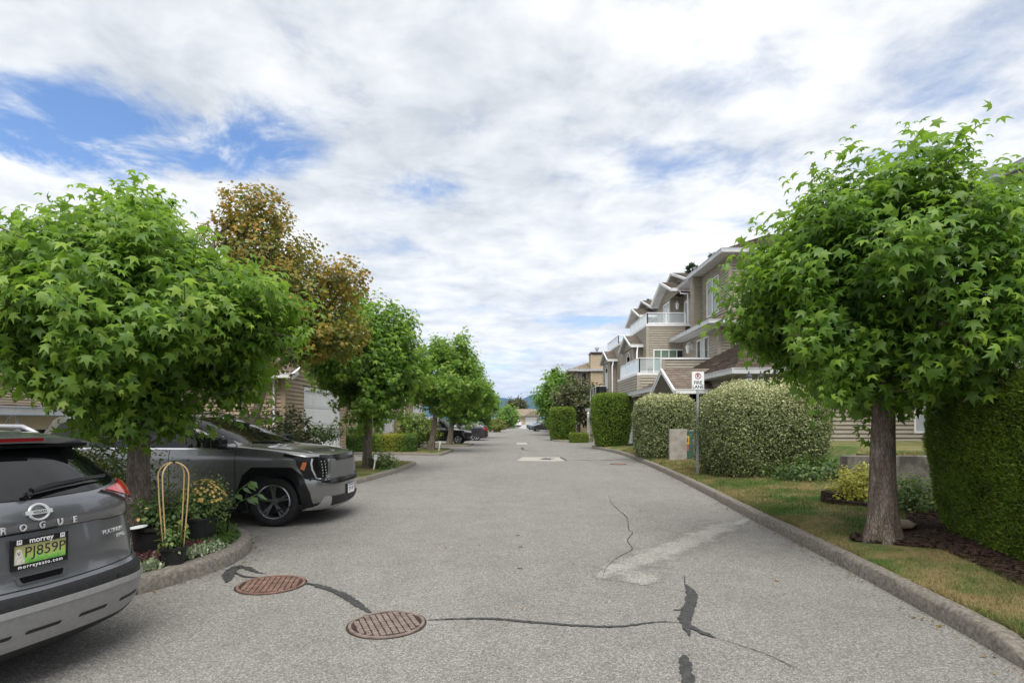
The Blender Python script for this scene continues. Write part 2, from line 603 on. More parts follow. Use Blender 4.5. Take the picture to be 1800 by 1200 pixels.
def make_bark(name, c1, c2, c3):
    m = mat(name, c1, 0.95, spec=0.15)
    t = NT(m)
    v = t.coord((1, 1, 0.22), 'Position')
    a = t.noise(v, 16, 8, 0.65, 0.5)
    vo = t.new('ShaderNodeTexVoronoi', feature='DISTANCE_TO_EDGE')
    vo.inputs['Scale'].default_value = 44
    t.l.new(t.coord((1, 1, 0.28), 'Position'), vo.inputs['Vector'])
    c = t.ramp(a, [(0.3, c1), (0.5, c2), (0.72, c3)])
    crack = t.ramp(vo.outputs['Distance'], [(0.0, (0.5, 0.5, 0.5)), (0.2, (1, 1, 1))])
    t.color(t.mix(0.85, c, crack, 'MULTIPLY'))
    t.bump(t.math('ADD', t.math('MINIMUM', vo.outputs['Distance'], 0.25), t.math('MULTIPLY', a, 0.5)), 0.9, 0.03)
    return m


make_bark('bark', (0.115, 0.088, 0.070), (0.22, 0.175, 0.142), (0.37, 0.315, 0.265))
make_bark('bark_pale', (0.16, 0.13, 0.10), (0.26, 0.215, 0.17), (0.36, 0.31, 0.26))
make_bark('timber', (0.03, 0.02, 0.015), (0.06, 0.042, 0.032), (0.10, 0.075, 0.055))

# ---------------------------------------------------------------- ground, road, kerbs
def gz(x, y):
    """road and driveway level: the first driveway on the left falls towards its garage"""
    return -0.52 * sstep(-7.4, -9.7, x) * sstep(6.0, 8.0, y) * (1 - sstep(14.5, 17.0, y))


def grid_sheet(name, xs, ys, zf, m, kind=None, smooth=True):
    V = np.array([(x, y, zf(x, y)) for y in ys for x in xs])
    nx, ny = len(xs), len(ys)
    F = np.array([(j * nx + i, j * nx + i + 1, (j + 1) * nx + i + 1, (j + 1) * nx + i) for j in range(ny - 1) for i in range(nx - 1)])
    o = link(name, fast_mesh(name, V, F, smooth=smooth), m)
    if kind: o['kind'] = kind
    return o


gx = sorted(set([-9000, -4000, -1500, -500, -200, -80, -40, -25] + [round(-20 + 1.0 * i, 2) for i in range(41)] + [25, 40, 80, 200, 500, 1500, 4000, 9000]))
gy = sorted(set([-3000, -1000, -300, -100, -40] + [round(-20 + 2 * i, 2) for i in range(12)] + [4 + i for i in range(20)] + [24 + 4 * i for i in range(30)] + [160, 220, 300, 500, 900, 1800, 3000, 6000, 12000]))
grid_sheet('ground', gx, gy, lambda x, y: gz(x, y) - 0.03 + (-0.25 if (x < -8 and 6.5 < y < 16) else 0), MATS['far_ground'], 'structure')
rx = [-16 + 0.5 * i for i in range(18)] + [-7 + 1.0 * i for i in range(15)] + [9, 14]
ry = [-14 + 1.0 * i for i in range(20)] + [6 + 0.5 * i for i in range(24)] + [18 + 3 * i for i in range(40)] + [145, 170]
road = grid_sheet('road', rx, ry, gz, MATS['asphalt'], 'structure')


def catmull(P, step=0.15):
    P = [Vector((p[0], p[1], 0)) for p in P]
    P = [P[0] * 2 - P[1]] + P + [P[-1] * 2 - P[-2]]
    out = []
    for i in range(1, len(P) - 2):
        n = max(2, int((P[i + 1] - P[i]).length / step))
        for k in range(n):
            t = k / n
            a, b, c, d = P[i - 1], P[i], P[i + 1], P[i + 2]
            out.append(0.5 * ((2 * b) + (-a + c) * t + (2 * a - 5 * b + 4 * c - d) * t * t + (-a + 3 * b - 3 * c + d) * t ** 3))
    out.append(P[-2])
    return out


def offset_path(pts, d):
    out = []
    for i, p in enumerate(pts):
        t = (pts[min(i + 1, len(pts) - 1)] - pts[max(i - 1, 0)]).normalized()
        out.append(p + Vector((-t.y, t.x, 0)) * d)
    return out


def kerb(path, side, width=0.17, h=0.14, first=2.6, taper=0.0):
    """side +1: the raised ground lies to the left of the walking direction"""
    root = tag(empty('kerb'), kind='structure')
    pts = catmull(path)
    prof = [(0.0, -0.04), (0.012, h * 0.72), (0.03, h * 0.93), (0.055, h), (width - 0.02, h * 1.02), (width, h * 0.9), (width, -0.04)]
    lines = [offset_path(pts, side * o) for o, z in prof]
    seg, i0 = [], 0
    acc = 0
    for i in range(1, len(pts)):
        acc += (pts[i] - pts[i - 1]).length
        if acc > first or i == len(pts) - 1:
            seg.append((i0, i))
            i0, acc = i, 0
    tot = len(pts)
    for a, b in seg:
        mb = MB()
        V, F = [], []
        k = len(prof)
        ids = list(range(a, b + 1))
        for q, i in enumerate(ids):
            for j, (o, z) in enumerate(prof):
                p = lines[j][i].copy()
                if q == 0 and a > 0 and b < tot: p += (pts[min(i + 1, tot - 1)] - pts[i]).normalized() * 0.012
                if q == len(ids) - 1 and b < tot - 1: p -= (pts[i] - pts[i - 1]).normalized() * 0.007
                zz = z
                if z > 0:
                    wob = 0.006 * fbm(p.x * 2.3, p.y * 2.3, j * 1.7)
                    tp = 1.0
                    if taper: tp = 0.35 + 0.65 * sstep(0, taper, (pts[i] - pts[0]).length)
                    zz = z * tp + wob
                    p.x += 0.006 * mnoise.noise(Vector((p.x * 3, p.y * 3, j)))
                V.append((p.x, p.y, zz + gz(p.x, p.y)))
        n = len(ids)
        for q in range(n - 1):
            for j in range(k - 1):
                f = (q * k + j, q * k + j + 1, (q + 1) * k + j + 1, (q + 1) * k + j)
                F.append(f if side < 0 else f[::-1])
        F.append(tuple(range(k)))
        F.append(tuple((n - 1) * k + j for j in range(k)))
        mb.add(V, F)
        mb.build('kerb_section', MATS['kerb_concrete'], root, smooth=R(40))
    return pts, offset_path(pts, side * (width - 0.01))


def in_poly(x, y, poly):
    c = False
    n = len(poly)
    j = n - 1
    for i in range(n):
        xi, yi = poly[i][0], poly[i][1]
        xj, yj = poly[j][0], poly[j][1]
        if (yi > y) != (yj > y) and x < (xj - xi) * (y - yi) / (yj - yi) + xi:
            c = not c
        j = i
    return c


def sample_poly(poly, n, rng, weight=None):
    P = np.array([(p[0], p[1]) for p in poly])
    lo, hi = P.min(0), P.max(0)
    out = np.zeros((0, 2))
    while len(out) < n:
        q = rng.uniform(lo, hi, (n * 2, 2))
        ins = np.zeros(len(q), bool)
        j = len(P) - 1
        for i in range(len(P)):
            xi, yi = P[i]
            xj, yj = P[j]
            cond = ((yi > q[:, 1]) != (yj > q[:, 1]))
            with np.errstate(divide='ignore', invalid='ignore'):
                xx = (xj - xi) * (q[:, 1] - yi) / (yj - yi) + xi
            ins ^= cond & (q[:, 0] < xx)
            j = i
        q = q[ins]
        if weight is not None:
            q = q[rng.random(len(q)) < weight(q)]
        out = np.vstack([out, q])
    return out[:n]


def blades(name, xy, z, h, w, m, rng, parent=None, lean=0.5):
    n = len(xy)
    a = rng.uniform(0, 2 * np.pi, n)
    hh = h * rng.uniform(0.5, 1.25, n)
    ww = w * rng.uniform(0.6, 1.3, n)
    base = np.column_stack([xy, z])
    sd = np.column_stack([np.cos(a), np.sin(a), np.zeros(n)])
    b = rng.uniform(0, 2 * np.pi, n)
    ln = rng.uniform(0, lean, n) * hh
    tip = base + np.column_stack([np.cos(b) * ln, np.sin(b) * ln, hh])
    V = np.stack([base - sd * ww[:, None] / 2, base + sd * ww[:, None] / 2, tip], 1).reshape(-1, 3)
    F = np.arange(3 * n).reshape(-1, 3)
    o = link(name, fast_mesh(name, V, F), m, parent)
    return o


rng0 = np.random.default_rng(3)

# right-hand kerb and verge
RK = [(3.36, 3.62), (3.48, 4.4), (3.66, 6.0), (3.84, 7.8), (3.98, 9.6), (4.38, 13.4), (4.72, 17.5), (4.97, 21.4), (5.15, 25), (5.15, 28.4), (4.9, 31.0), (4.72, 32.8), (5.0, 34.3), (7.2, 34.9)]
rk_out, rk_in = kerb(RK, -1, 0.155, 0.15, 2.7, taper=0.5)
_ky = np.array([p.y for p in rk_in if p.x < 5.6])
_kx = np.array([p.x for p in rk_in if p.x < 5.6])


def kerb_x(y):
    return np.interp(y, _ky, _kx)


def verge_z(x, y):
    t = np.clip(x - kerb_x(y), 0, 4.0)
    return 0.138 + 0.075 * t - 0.006 * t * t


vy = np.concatenate([np.arange(3.7, 12, 0.3), np.arange(12, 34.3, 0.8)])
vt = np.array([0, 0.1, 0.3, 0.6, 1.0, 1.5, 2.0, 2.6, 3.4, 4.5, 6.0, 8.0, 11.0, 16.0])
V = np.array([(kerb_x(y) + t, y, float(verge_z(kerb_x(y) + t, y)) + (0.02 * fbm((kerb_x(y) + t) * 1.5, y * 1.5) if t > 0.2 else 0)) for y in vy for t in vt])
nx_ = len(vt)
F = np.array([(j * nx_ + i, j * nx_ + i + 1, (j + 1) * nx_ + i + 1, (j + 1) * nx_ + i) for j in range(len(vy) - 1) for i in range(nx_ - 1)])
tag(link('verge_ground', fast_mesh('verge_ground', V, F, smooth=True), MATS['lawn']), kind='structure')
# turf on the verge
N = 210000
yy = 3.72 + (28 - 3.72) * rng0.random(N) ** 2.3
tt = 0.01 + 3.4 * rng0.random(N) ** 1.25
xx = kerb_x(yy) + tt
keep = np.ones(N, bool)
# bare mulch under the clipped hedge and around the trunk
keep &= ~((xx > 4.62 + (yy - 4.0) * 0.30) & (yy < 8.6))
keep &= ~(((xx - 4.55) ** 2 + (yy - 6.9) ** 2) < 0.22)
xx, yy = xx[keep], yy[keep]
zz = verge_z(xx, yy) - 0.012
dens_scale = np.clip(yy / 9.0, 0.7, 2.2)
tag(blades('verge_grass', np.column_stack([xx, yy]), zz, 0.055 * np.sqrt(dens_scale), 0.007 * dens_scale, MATS['lawn_blades'], rng0, lean=1.1),
    'patchy green and straw coloured turf on the verge along the right kerb', 'grass', kind='stuff')

# longer unmown grass leaning over the kerb
n_ = 5200
ye = 3.75 + 22 * rng0.random(n_) ** 1.8
cl = np.sin(ye * 3.1) + np.sin(ye * 7.7 + 1.3) + rng0.normal(0, .6, n_)
ye = ye[cl > .1]
xe = kerb_x(ye) + np.abs(rng0.normal(0, .035, len(ye))) + .004
tag(blades('kerb_grass', np.column_stack([xe, ye]), verge_z(xe, ye) - .01, .085, .006, MATS['lawn_blades'], rng0, lean=1.3), 'long untrimmed grass blades along the back of the right kerb', 'grass', kind='stuff')

# mulch bed below the tall clipped hedge
mp = [(4.25, 3.72), (4.6, 3.72), (5.6, 3.72), (6.6, 6.0), (7.2, 9.2), (6.2, 9.0), (5.75, 8.3), (5.2, 7.45), (4.85, 7.3), (4.35, 7.3), (4.2, 7.1), (4.3, 6.85), (4.5, 6.68), (4.8, 6.35), (4.62, 5.6), (4.42, 4.7)]
mbm = bmesh.new()
_vs = [mbm.verts.new((x, y, float(verge_z(x, y)) + 0.012)) for x, y in mp]
mbm.faces.new(_vs)
bmesh.ops.triangulate(mbm, faces=mbm.faces[:])
bmesh.ops.subdivide_edges(mbm, edges=mbm.edges[:], cuts=5, use_grid_fill=True)
for v in mbm.verts:
    v.co.z = float(verge_z(v.co.x, v.co.y)) + 0.010 + (0.0 if v.is_boundary else 0.018) + 0.012 * fbm(v.co.x * 4, v.co.y * 4)
me = bpy.data.meshes.new('mulch_bed')
mbm.to_mesh(me)
mbm.free()
tag(link('mulch_bed', me, MATS['mulch']), kind='structure')


def chips(name, xy, z, size, m, rng, parent=None):
    n = len(xy)
    a = rng.uniform(0, np.pi, n)
    L = size * rng.uniform(0.5, 1.6, n)
    W = L * rng.uniform(0.2, 0.5, n)
    t = rng.uniform(-0.4, 0.4, n)
    c = np.column_stack([xy, z])
    u = np.column_stack([np.cos(a), np.sin(a), t]) * L[:, None] / 2
    v = np.column_stack([-np.sin(a), np.cos(a), rng.uniform(-0.5, 0.5, n)]) * W[:, None] / 2
    V = np.stack([c - u - v, c + u - v, c + u + v, c - u + v], 1).reshape(-1, 3)
    return link(name, fast_mesh(name, V, np.arange(4 * n).reshape(-1, 4)), m, parent)


q = sample_poly(mp, 9000, rng0)
tag(chips('mulch_chips', q, verge_z(q[:, 0], q[:, 1]) + 0.026 + rng0.uniform(0, 0.016, len(q)), 0.04, MATS['mulch'], rng0),
    'loose dark bark chips below the tall clipped hedge', 'mulch', kind='stuff')

# islands along the left side
ISL = [
    [(-8.2, 6.45), (-6.2, 5.9), (-4.6, 5.38), (-3.85, 5.1), (-3.54, 5.36), (-3.33, 5.85), (-3.2, 6.42), (-3.27, 7.1), (-3.52, 7.67), (-3.9, 8.08), (-4.5, 8.25), (-8.2, 8.3)],
    [(-7.6, 13.3), (-5.2, 13.5), (-4.35, 13.9), (-3.95, 15.0), (-3.62, 17.9), (-3.5, 20.4), (-3.62, 21.2), (-4.3, 21.5), (-7.6, 21.7)],
    [(-7.7, 27.2), (-5.0, 26.8), (-3.6, 26.3), (-3.25, 26.8), (-3.1, 30.0), (-3.35, 30.9), (-4.2, 31.2), (-7.7, 31.4)],
    [(-7.7, 35.6), (-4.0, 35.3), (-3.0, 35.2), (-2.66, 35.8), (-2.62, 37.0), (-3.0, 37.6), (-7.7, 37.8)],
]
ISL_IN = []
for k, P in enumerate(ISL):
    o_, i_ = kerb(P, 1, 0.2 if k == 0 else 0.17, 0.15 if k == 0 else 0.12, 2.4)
    ISL_IN.append([(p.x, p.y) for p in i_])
    zt = 0.115 if k else 0.135
    me = bpy.data.meshes.new('island_ground')
    me.from_pydata([(p.x, p.y, zt + gz(p.x, p.y)) for p in i_], [], [tuple(range(len(i_)))])
    tag(link('island_ground', me, MATS['soil' if k == 0 else 'lawn']), kind='structure')
isl_lab = ['dry turf on the kerbed island beside the grey electric SUV', 'turf strip beside the clipped low hedge on the second island', 'thin turf on the far island beside the black SUV']
for k in (1, 2, 3):
    q = sample_poly(ISL_IN[k], (16000, 9000, 4000)[k - 1], rng0, weight=lambda q: np.where(q[:, 0] > -6.4, 1.0, 0.25))
    tag(blades('island_grass', q, np.full(len(q), 0.105), 0.05, 0.012, MATS['lawn_blades'], rng0, lean=0.9), isl_lab[k - 1], 'grass', kind='stuff')

# kerbed ground beyond the driveway on the right
RK2 = [(7.6, 43.4), (5.0, 42.9), (3.9, 43.1), (3.3, 44.0), (3.2, 46.0), (3.45, 50.0), (3.95, 58.0), (4.6, 72.0), (5.2, 88.0)]
o_, i_ = kerb(RK2, -1, 0.17, 0.12, 3.0)
me = bpy.data.meshes.new('verge_ground')
_p = [(p.x, p.y, .11) for p in i_] + [(9.5, 88, .11), (9.5, 43.6, .11)]
me.from_pydata(_p, [], [tuple(range(len(_p)))])
tag(link('verge_ground', me, MATS['lawn']), kind='structure')

# ---- things flush with the asphalt
def ribbon(name, px, width, z, m, jag=0.35, step=0.03, seed=1):
    """thin sealant band, five points across so that its edges can fray"""
    rg = random.Random(seed)
    pts = catmull([at(a, b)[:2] for a, b in px], step)
    V, T = [], []
    n = len(pts)
    for i, p in enumerate(pts):
        t = (pts[min(i + 1, n - 1)] - pts[max(i - 1, 0)]).normalized()
        nn = Vector((-t.y, t.x, 0))
        wv = width(i / (n - 1)) if callable(width) else width
        e = 1.35 * wv * min(1, 4 * i / n + 0.25, 4 * (n - 1 - i) / n + 0.15)
        l, r = 1 + rg.uniform(-jag, jag), 1 + rg.uniform(-jag, jag)
        sh = .12 if m.name == 'worn_soft' else .3
        for k, tt in ((.5 * l, 0.0), (sh * l, .95), (0, 1.0), (-sh * r, .95), (-.5 * r, 0.0)):
            q = p + nn * e * k
            V.append((q.x, q.y, z))
            T.append(tt)
    F = [(5 * i + j, 5 * i + j + 1, 5 * i + j + 6, 5 * i + j + 5) for i in range(n - 1) for j in range(4)]
    return link(name, fast_mesh(name, np.array(V), np.array(F), np.array(T)), m, road)


def flat_poly(name, px, z, m, jag=0.02, seed=2):
    rg = random.Random(seed)
    pts = [Vector(at(a, b)) for a, b in px]
    P = []
    for i, p in enumerate(pts):
        q = pts[(i + 1) % len(pts)]
        k = max(1, int((q - p).length / 0.06))
        for j in range(k):
            r = p.lerp(q, j / k)
            P.append((r.x + rg.uniform(-jag, jag), r.y + rg.uniform(-jag, jag), z))
    mb = MB()
    mb.add(P, [tuple(range(len(P)))])
    return mb.build(name, m, road)


ribbon('worn_patch', [(1052, 1016), (1082, 1000), (1130, 982), (1200, 955), (1262, 930), (1318, 911)], lambda t: .80 - .22 * t, 0.004, MATS['worn_soft'], .18, .06, 21)
ribbon('worn_patch', [(1098, 1002), (1118, 1012), (1130, 1028)], .6, 0.0048, MATS['worn_soft'], .15, .06, 22)
S = MATS['seal_soft']
ribbon('crack_sealant', [(533, 1024), (560, 1030), (590, 1040), (615, 1053), (640, 1070), (654, 1079)], 0.075, 0.008, S, seed=1)
ribbon('crack_sealant', [(742, 1091), (800, 1088), (870, 1088), (950, 1095), (1040, 1101), (1100, 1100), (1160, 1093), (1203, 1096)], 0.03, 0.008, S, 0.5, seed=2)
ribbon('crack_sealant', [(1206, 1028), (1216, 1046), (1210, 1070), (1204, 1090), (1212, 1118)], 0.09, 0.009, S, 0.25, seed=3)
ribbon('crack_sealant', [(1200, 1095), (1225, 1108), (1258, 1122)], 0.045, 0.010, S, 0.4, seed=4)
ribbon('crack_sealant', [(1203, 1152), (1206, 1180), (1216, 1220)], 0.075, 0.008, S, 0.3, seed=5)
ribbon('crack_sealant', [(398, 1024), (404, 1008), (416, 997), (432, 998), (452, 1006), (468, 1008)], lambda t: 0.16 - 0.12 * t if t > .3 else 0.10, 0.008, S, 0.4, seed=6)
ribbon('crack_sealant', [(412, 1006), (432, 1014), (462, 1016)], 0.035, 0.009, S, 0.4, seed=7)
ribbon('crack', [(1071, 872), (1075, 884), (1086, 895), (1102, 910), (1105, 930), (1112, 936), (1103, 950), (1111, 965), (1086, 980), (1066, 998), (1058, 1022)], 0.010, 0.008, S, 0.7, seed=8)
ribbon('crack', [(1255, 1120), (1300, 1134), (1352, 1152), (1420, 1186)], 0.007, 0.007, S, 0.6, seed=9)
ribbon('crack', [(1204, 1030), (1203, 1010)], 0.008, 0.007, S, 0.6, seed=10)
ribbon('crack', [(995, 808), (1060, 809), (1112, 806)], 0.09, 0.007, S, 0.6, 0.1, seed=11)
ribbon('crack', [(985, 803), (996, 810)], 0.10, 0.010, S, 0.6, 0.1, seed=12)
ribbon('crack', [(918, 786), (920, 790), (940, 792)], 0.12, 0.006, S, 0.6, 0.1, seed=13)
flat_poly('concrete_pad', [(908, 809.5), (918, 803), (986, 803.5), (996, 809.5), (975, 810.5)], 0.004, MATS['pale_pad'], 0.04)
flat_poly('concrete_pad', [(907, 781), (909, 777.6), (926, 777.6), (928, 781)], 0.004, MATS['pale_pad'], 0.04)
ribbon('utility_trench', [(795, 797), (880, 796), (960, 798), (1020, 797), (1074, 791.5)], .55, 0.0035, MATS['worn_soft'], .15, .2, 23)
flat_poly('sunken_sealant', [(945, 806.5), (960, 804.7), (975, 806), (962, 808)], 0.008, MATS['seal'], 0.1)
for a, b in ((910, 941), (916, 961), (914, 999), (1190, 1072), (1126, 898)):
    p = at(a, b)
    mb = MB()
    mb.lathe([(0.0, 0.004), (0.015, 0.004)], 7, Matrix.Translation((p[0], p[1], 0.002)) @ Matrix.Scale(2.2, 4, (1, 0, 0)), close=False)
    mb.build('oil_spot', MATS['seal'], road)


def manhole(name, px, py, r, rot, iron, label):
    x, y, _ = at(px, py)
    root = tag(empty(name, (x, y, 0), rot), label, 'manhole cover')
    mb = MB()
    mb.lathe([(r - 0.028, 0.004), (r - 0.026, 0.014), (r - 0.003, 0.014), (r, 0.002)], 48, close=False)
    mb.build('rim', iron, root, smooth=R(35))
    mb = MB()
    nj = 60
    rj = [r + .012 + .012 * abs(mnoise.noise(Vector((math.cos(6.283 * k / nj) * 2.2 + px, math.sin(6.283 * k / nj) * 2.2, 1)))) for k in range(nj)]
    mb.add([((r - .002) * math.cos(6.283 * k / nj), (r - .002) * math.sin(6.283 * k / nj), .0045) for k in range(nj)] + [(rj[k] * math.cos(6.283 * k / nj), rj[k] * math.sin(6.283 * k / nj), .0045) for k in range(nj)], [(k, (k + 1) % nj, nj + (k + 1) % nj, nj + k) for k in range(nj)])
    mb.build('joint', MATS['iron_dark'], root)
    mb = MB()
    mb.lathe([(0.0001, 0.006), (r - 0.027, 0.006)], 48, close=False)
    mb.build('cover', MATS['iron_dark'], root)
    mb = MB()
    p = r * 2 / 12.5
    rr = r - 0.035
    n = 8
    for i in range(-n, n + 1):
        for j in range(-n, n + 1):
            cx, cy = (i + 0.5) * p, (j + 0.5) * p
            if math.hypot(abs(cx) + p * .25, abs(cy) + p * .25) > rr: continue
            g = p * 0.39
            mb.box((cx - g * (1.12 if j % 3 else .9), cy - g, 0.005), (cx + g * 1.0, cy + g, 0.0135))
    o = mb.build('tread_pads', iron, root, bevel=0.002)
    o['kind'] = 'stuff'
    return root


manhole('manhole_cover', 680, 1097, 0.305, R(24), MATS['iron_grey'], 'brown grey gridded iron manhole cover, the nearest one in the asphalt')
manhole('manhole_cover', 477, 1027.5, 0.325, R(12), MATS['iron'], 'rust red gridded iron manhole cover beside the curved island kerb')
manhole('manhole_cover', 1087, 815.5, 0.31, R(5), MATS['iron'], 'small distant reddish manhole cover close to the right kerb')
# dry leaves and grit blown against the kerbs
_l = []
for path, k in ((rk_out, -1), (None, 1)):
    if path is None:
        P_ = [Vector((x, y, 0)) for x, y in ISL[0][3:10]] + [Vector((x, y, 0)) for x, y in ISL[1][3:7]]
    else:
        P_ = [p for p in path if p.y < 26]
    for _ in range(420 if k < 0 else 160):
        i = random.randrange(len(P_) - 1)
        p = P_[i].lerp(P_[i + 1], random.random())
        o_ = -abs(random.gauss(0, .10)) - .01
        _l.append((p.x + (o_ if k < 0 else -o_), p.y))
_l += [(random.uniform(-3, 3.6), random.uniform(4, 22)) for _ in range(90)]
_l = np.array(_l)
tag(chips('leaf_litter', _l, np.full(len(_l), .008) + rng0.uniform(0, .012, len(_l)), .028, MATS['litter'], rng0), 'scattered dry leaf bits on the asphalt along the kerbs', 'leaf litter', kind='stuff')

# paving slab where the kerb ends in the lower right corner
mb = MB()
mb.box((3.42, 2.4, 0.0), (4.6, 3.58, 0.035))
mb.build('driveway_slab', MATS['concrete'], None, bevel=0.01)['kind'] = 'structure'
mb = MB()
mb.box((3.86, 3.60, 0.02), (4.5, 3.95, 0.15))
o = mb.build('edge_stone', MATS['wall_concrete'], None, bevel=0.03)
tag(o, 'rough grey edging stone at the end of the right kerb', 'stone')

# ---------------------------------------------------------------- houses
class Face:
    """vertical wall plane from p0 to p1; the outside is to the right of that direction"""
    def __init__(s, p0, p1):
        s.O = Vector((p0[0], p0[1], 0))
        d = Vector((p1[0] - p0[0], p1[1] - p0[1], 0))
        s.L = d.length
        s.U = d.normalized()
        s.N = Vector((s.U.y, -s.U.x, 0))

    def pt(s, u, z, off=0.0):
        return s.O + s.U * u + s.N * off + Vector((0, 0, z))

    def box(s, mb, u0, u1, z0, z1, o0, o1, mi=0):
        P = [s.pt(u, z, o) for z in (z0, z1) for o in (o0, o1) for u in (u0, u1)]
        mb.add(P, [(0, 1, 3, 2), (4, 6, 7, 5), (0, 4, 5, 1), (2, 3, 7, 6), (0, 2, 6, 4), (1, 5, 7, 3)], mi)


def siding(parent, face, z0, z1, m, holes=(), pitch=0.135, top=None, corners=(True, True), trim=None, name='siding'):
    mb = MB()
    n = max(1, round((z1 - z0) / pitch))
    p = (z1 - z0) / n
    for i in range(n):
        a, b = z0 + i * p, z0 + (i + 1) * p
        zc = (a + b) / 2
        spans = [(0.0, face.L)] if top is None else [top(zc)]
        for (h0, h1, hz0, hz1) in holes:
            if hz0 < zc < hz1:
                ns = []
                for s0, s1 in spans:
                    if h1 <= s0 or h0 >= s1: ns.append((s0, s1)); continue
                    if h0 > s0: ns.append((s0, h0))
                    if h1 < s1: ns.append((h1, s1))
                spans = ns
        for s0, s1 in spans:
            if s1 - s0 < 0.02: continue
            P = [face.pt(s0, a, 0.048), face.pt(s1, a, 0.048), face.pt(s1, b, 0.004), face.pt(s0, b, 0.004),
                 face.pt(s0, a, -0.02), face.pt(s1, a, -0.02), face.pt(s1, b, -0.02), face.pt(s0, b, -0.02)]
            mb.add(P, [(0, 1, 2, 3), (4, 5, 1, 0), (0, 3, 7, 4), (1, 5, 6, 2), (5, 4, 7, 6)])
    o = mb.build(name, m, parent)
    o['kind'] = 'stuff'
    if any(corners):
        if corners[0]:
            mb = MB()
            face.box(mb, -0.055, 0.09, z0, z1, 0.0, 0.055)
            mb.build('corner_board', trim or m, parent)
        if corners[1]:
            mb = MB()
            face.box(mb, face.L - 0.09, face.L + 0.056, z0, z1, 0.0, 0.0555)
            mb.build('corner_board', trim or m, parent)
    return o


def window(parent, face, u0, u1, z0, z1, divs=(), glass='glass_dark', frame='white_trim', fw=0.055, arch=False, name='window'):
    mb = MB()
    zt = z1
    face.box(mb, u0, u0 + fw, z0, zt, -0.03, 0.05)
    face.box(mb, u1 - fw, u1, z0, zt, -0.03, 0.05)
    face.box(mb, u0 + fw, u1 - fw, z0, z0 + fw, -0.03, 0.048)
    if arch:
        k = 9
        c, r = (u0 + u1) / 2, (u1 - u0) / 2
        for i in range(k):
            a0, a1 = math.pi * i / k, math.pi * (i + 1) / k
            P = []
            for o in (-0.03, 0.047):
                for (aa, rr) in ((a0, r), (a1, r), (a1, r - fw), (a0, r - fw)):
                    P.append(face.pt(c + rr * math.cos(aa), zt + rr * math.sin(aa), o))
            mb.add(P, [(0, 3, 2, 1), (4, 5, 6, 7), (0, 1, 5, 4), (2, 3, 7, 6)])
    else:
        face.box(mb, u0 + fw, u1 - fw, z1 - fw, z1, -0.03, 0.048)
    w = u1 - u0
    cuts = [u0 + w * d for d in divs]
    for c in cuts:
        face.box(mb, c - fw * .4, c + fw * .4, z0 + fw, z1 - (0 if arch else fw), -0.025, 0.044)
    f = mb.build(name, MATS[frame], parent)
    ed = [u0 + fw] + cuts + [u1 - fw]
    gl = glass if isinstance(glass, (list, tuple)) else [glass] * (len(ed) - 1)
    for i in range(len(ed) - 1):
        mb = MB()
        face.box(mb, ed[i], ed[i + 1], z0 + fw, z1 - (0 if arch else fw), -0.02, 0.012)
        if arch:
            c, r = (u0 + u1) / 2, (u1 - u0) / 2 - fw
            P = [face.pt(c + r * math.cos(math.pi * j / 10), zt + r * math.sin(math.pi * j / 10), 0.012) for j in range(11)]
            mb.add(P, [tuple(range(11))])
        mb.build('pane', MATS[gl[i]], f)
    return f


def roof_mesh(mb, e0, e1, r1, r0, pitch=0.16, thick=0.10, mi=0, ms=1):
    """courses of shingles from the eave e0-e1 up to the ridge r0-r1 and a slab below"""
    e0, e1, r1, r0 = (Vector(p) for p in (e0, e1, r1, r0))
    nn = (e1 - e0).cross(r0 - e0 if (r0 - e0).length > .01 else r1 - e0)
    nn.normalize()
    if nn.z < 0: nn = -nn
    L = max((r0 - e0).length, (r1 - e1).length)
    n = max(2, round(L / pitch))
    rg = random.Random(int(L * 1000))
    for i in range(n):
        a, b = i / n, (i + 1) / n
        pa0, pa1 = e0.lerp(r0, a), e1.lerp(r1, a)
        pb0, pb1 = e0.lerp(r0, b), e1.lerp(r1, b)
        w = (pa1 - pa0).length
        k = max(1, int(w / 0.9))
        for j in range(k):
            s, t = j / k, (j + 1) / k
            lift = rg.uniform(0.014, 0.026)
            A, B = pa0.lerp(pa1, s), pa0.lerp(pa1, t)
            D, Cc = pb0.lerp(pb1, s), pb0.lerp(pb1, t)
            mb.add([A + nn * lift, B + nn * lift, Cc + nn * .003, D + nn * .003, A - nn * .004, B - nn * .004], [(0, 1, 2, 3), (4, 5, 1, 0)], mi)
    P = [e0, e1, r1, r0]
    Q = [p - nn * thick for p in P]
    mb.add(P + Q, [(0, 1, 2, 3), (7, 6, 5, 4), (0, 4, 5, 1), (1, 5, 6, 2), (2, 6, 7, 3), (3, 7, 4, 0)], ms)


def gutter(parent, a, b, h=0.14, w=0.11, m='gutter_grey', name='gutter'):
    mb = MB()
    mb.beam(a, b, w, h)
    a2, b2 = Vector(a) + Vector((0, 0, h / 2 + .012)), Vector(b) + Vector((0, 0, h / 2 + .012))
    mb.beam(a2, b2, w + .03, .022)
    return mb.build(name, MATS[m], parent)


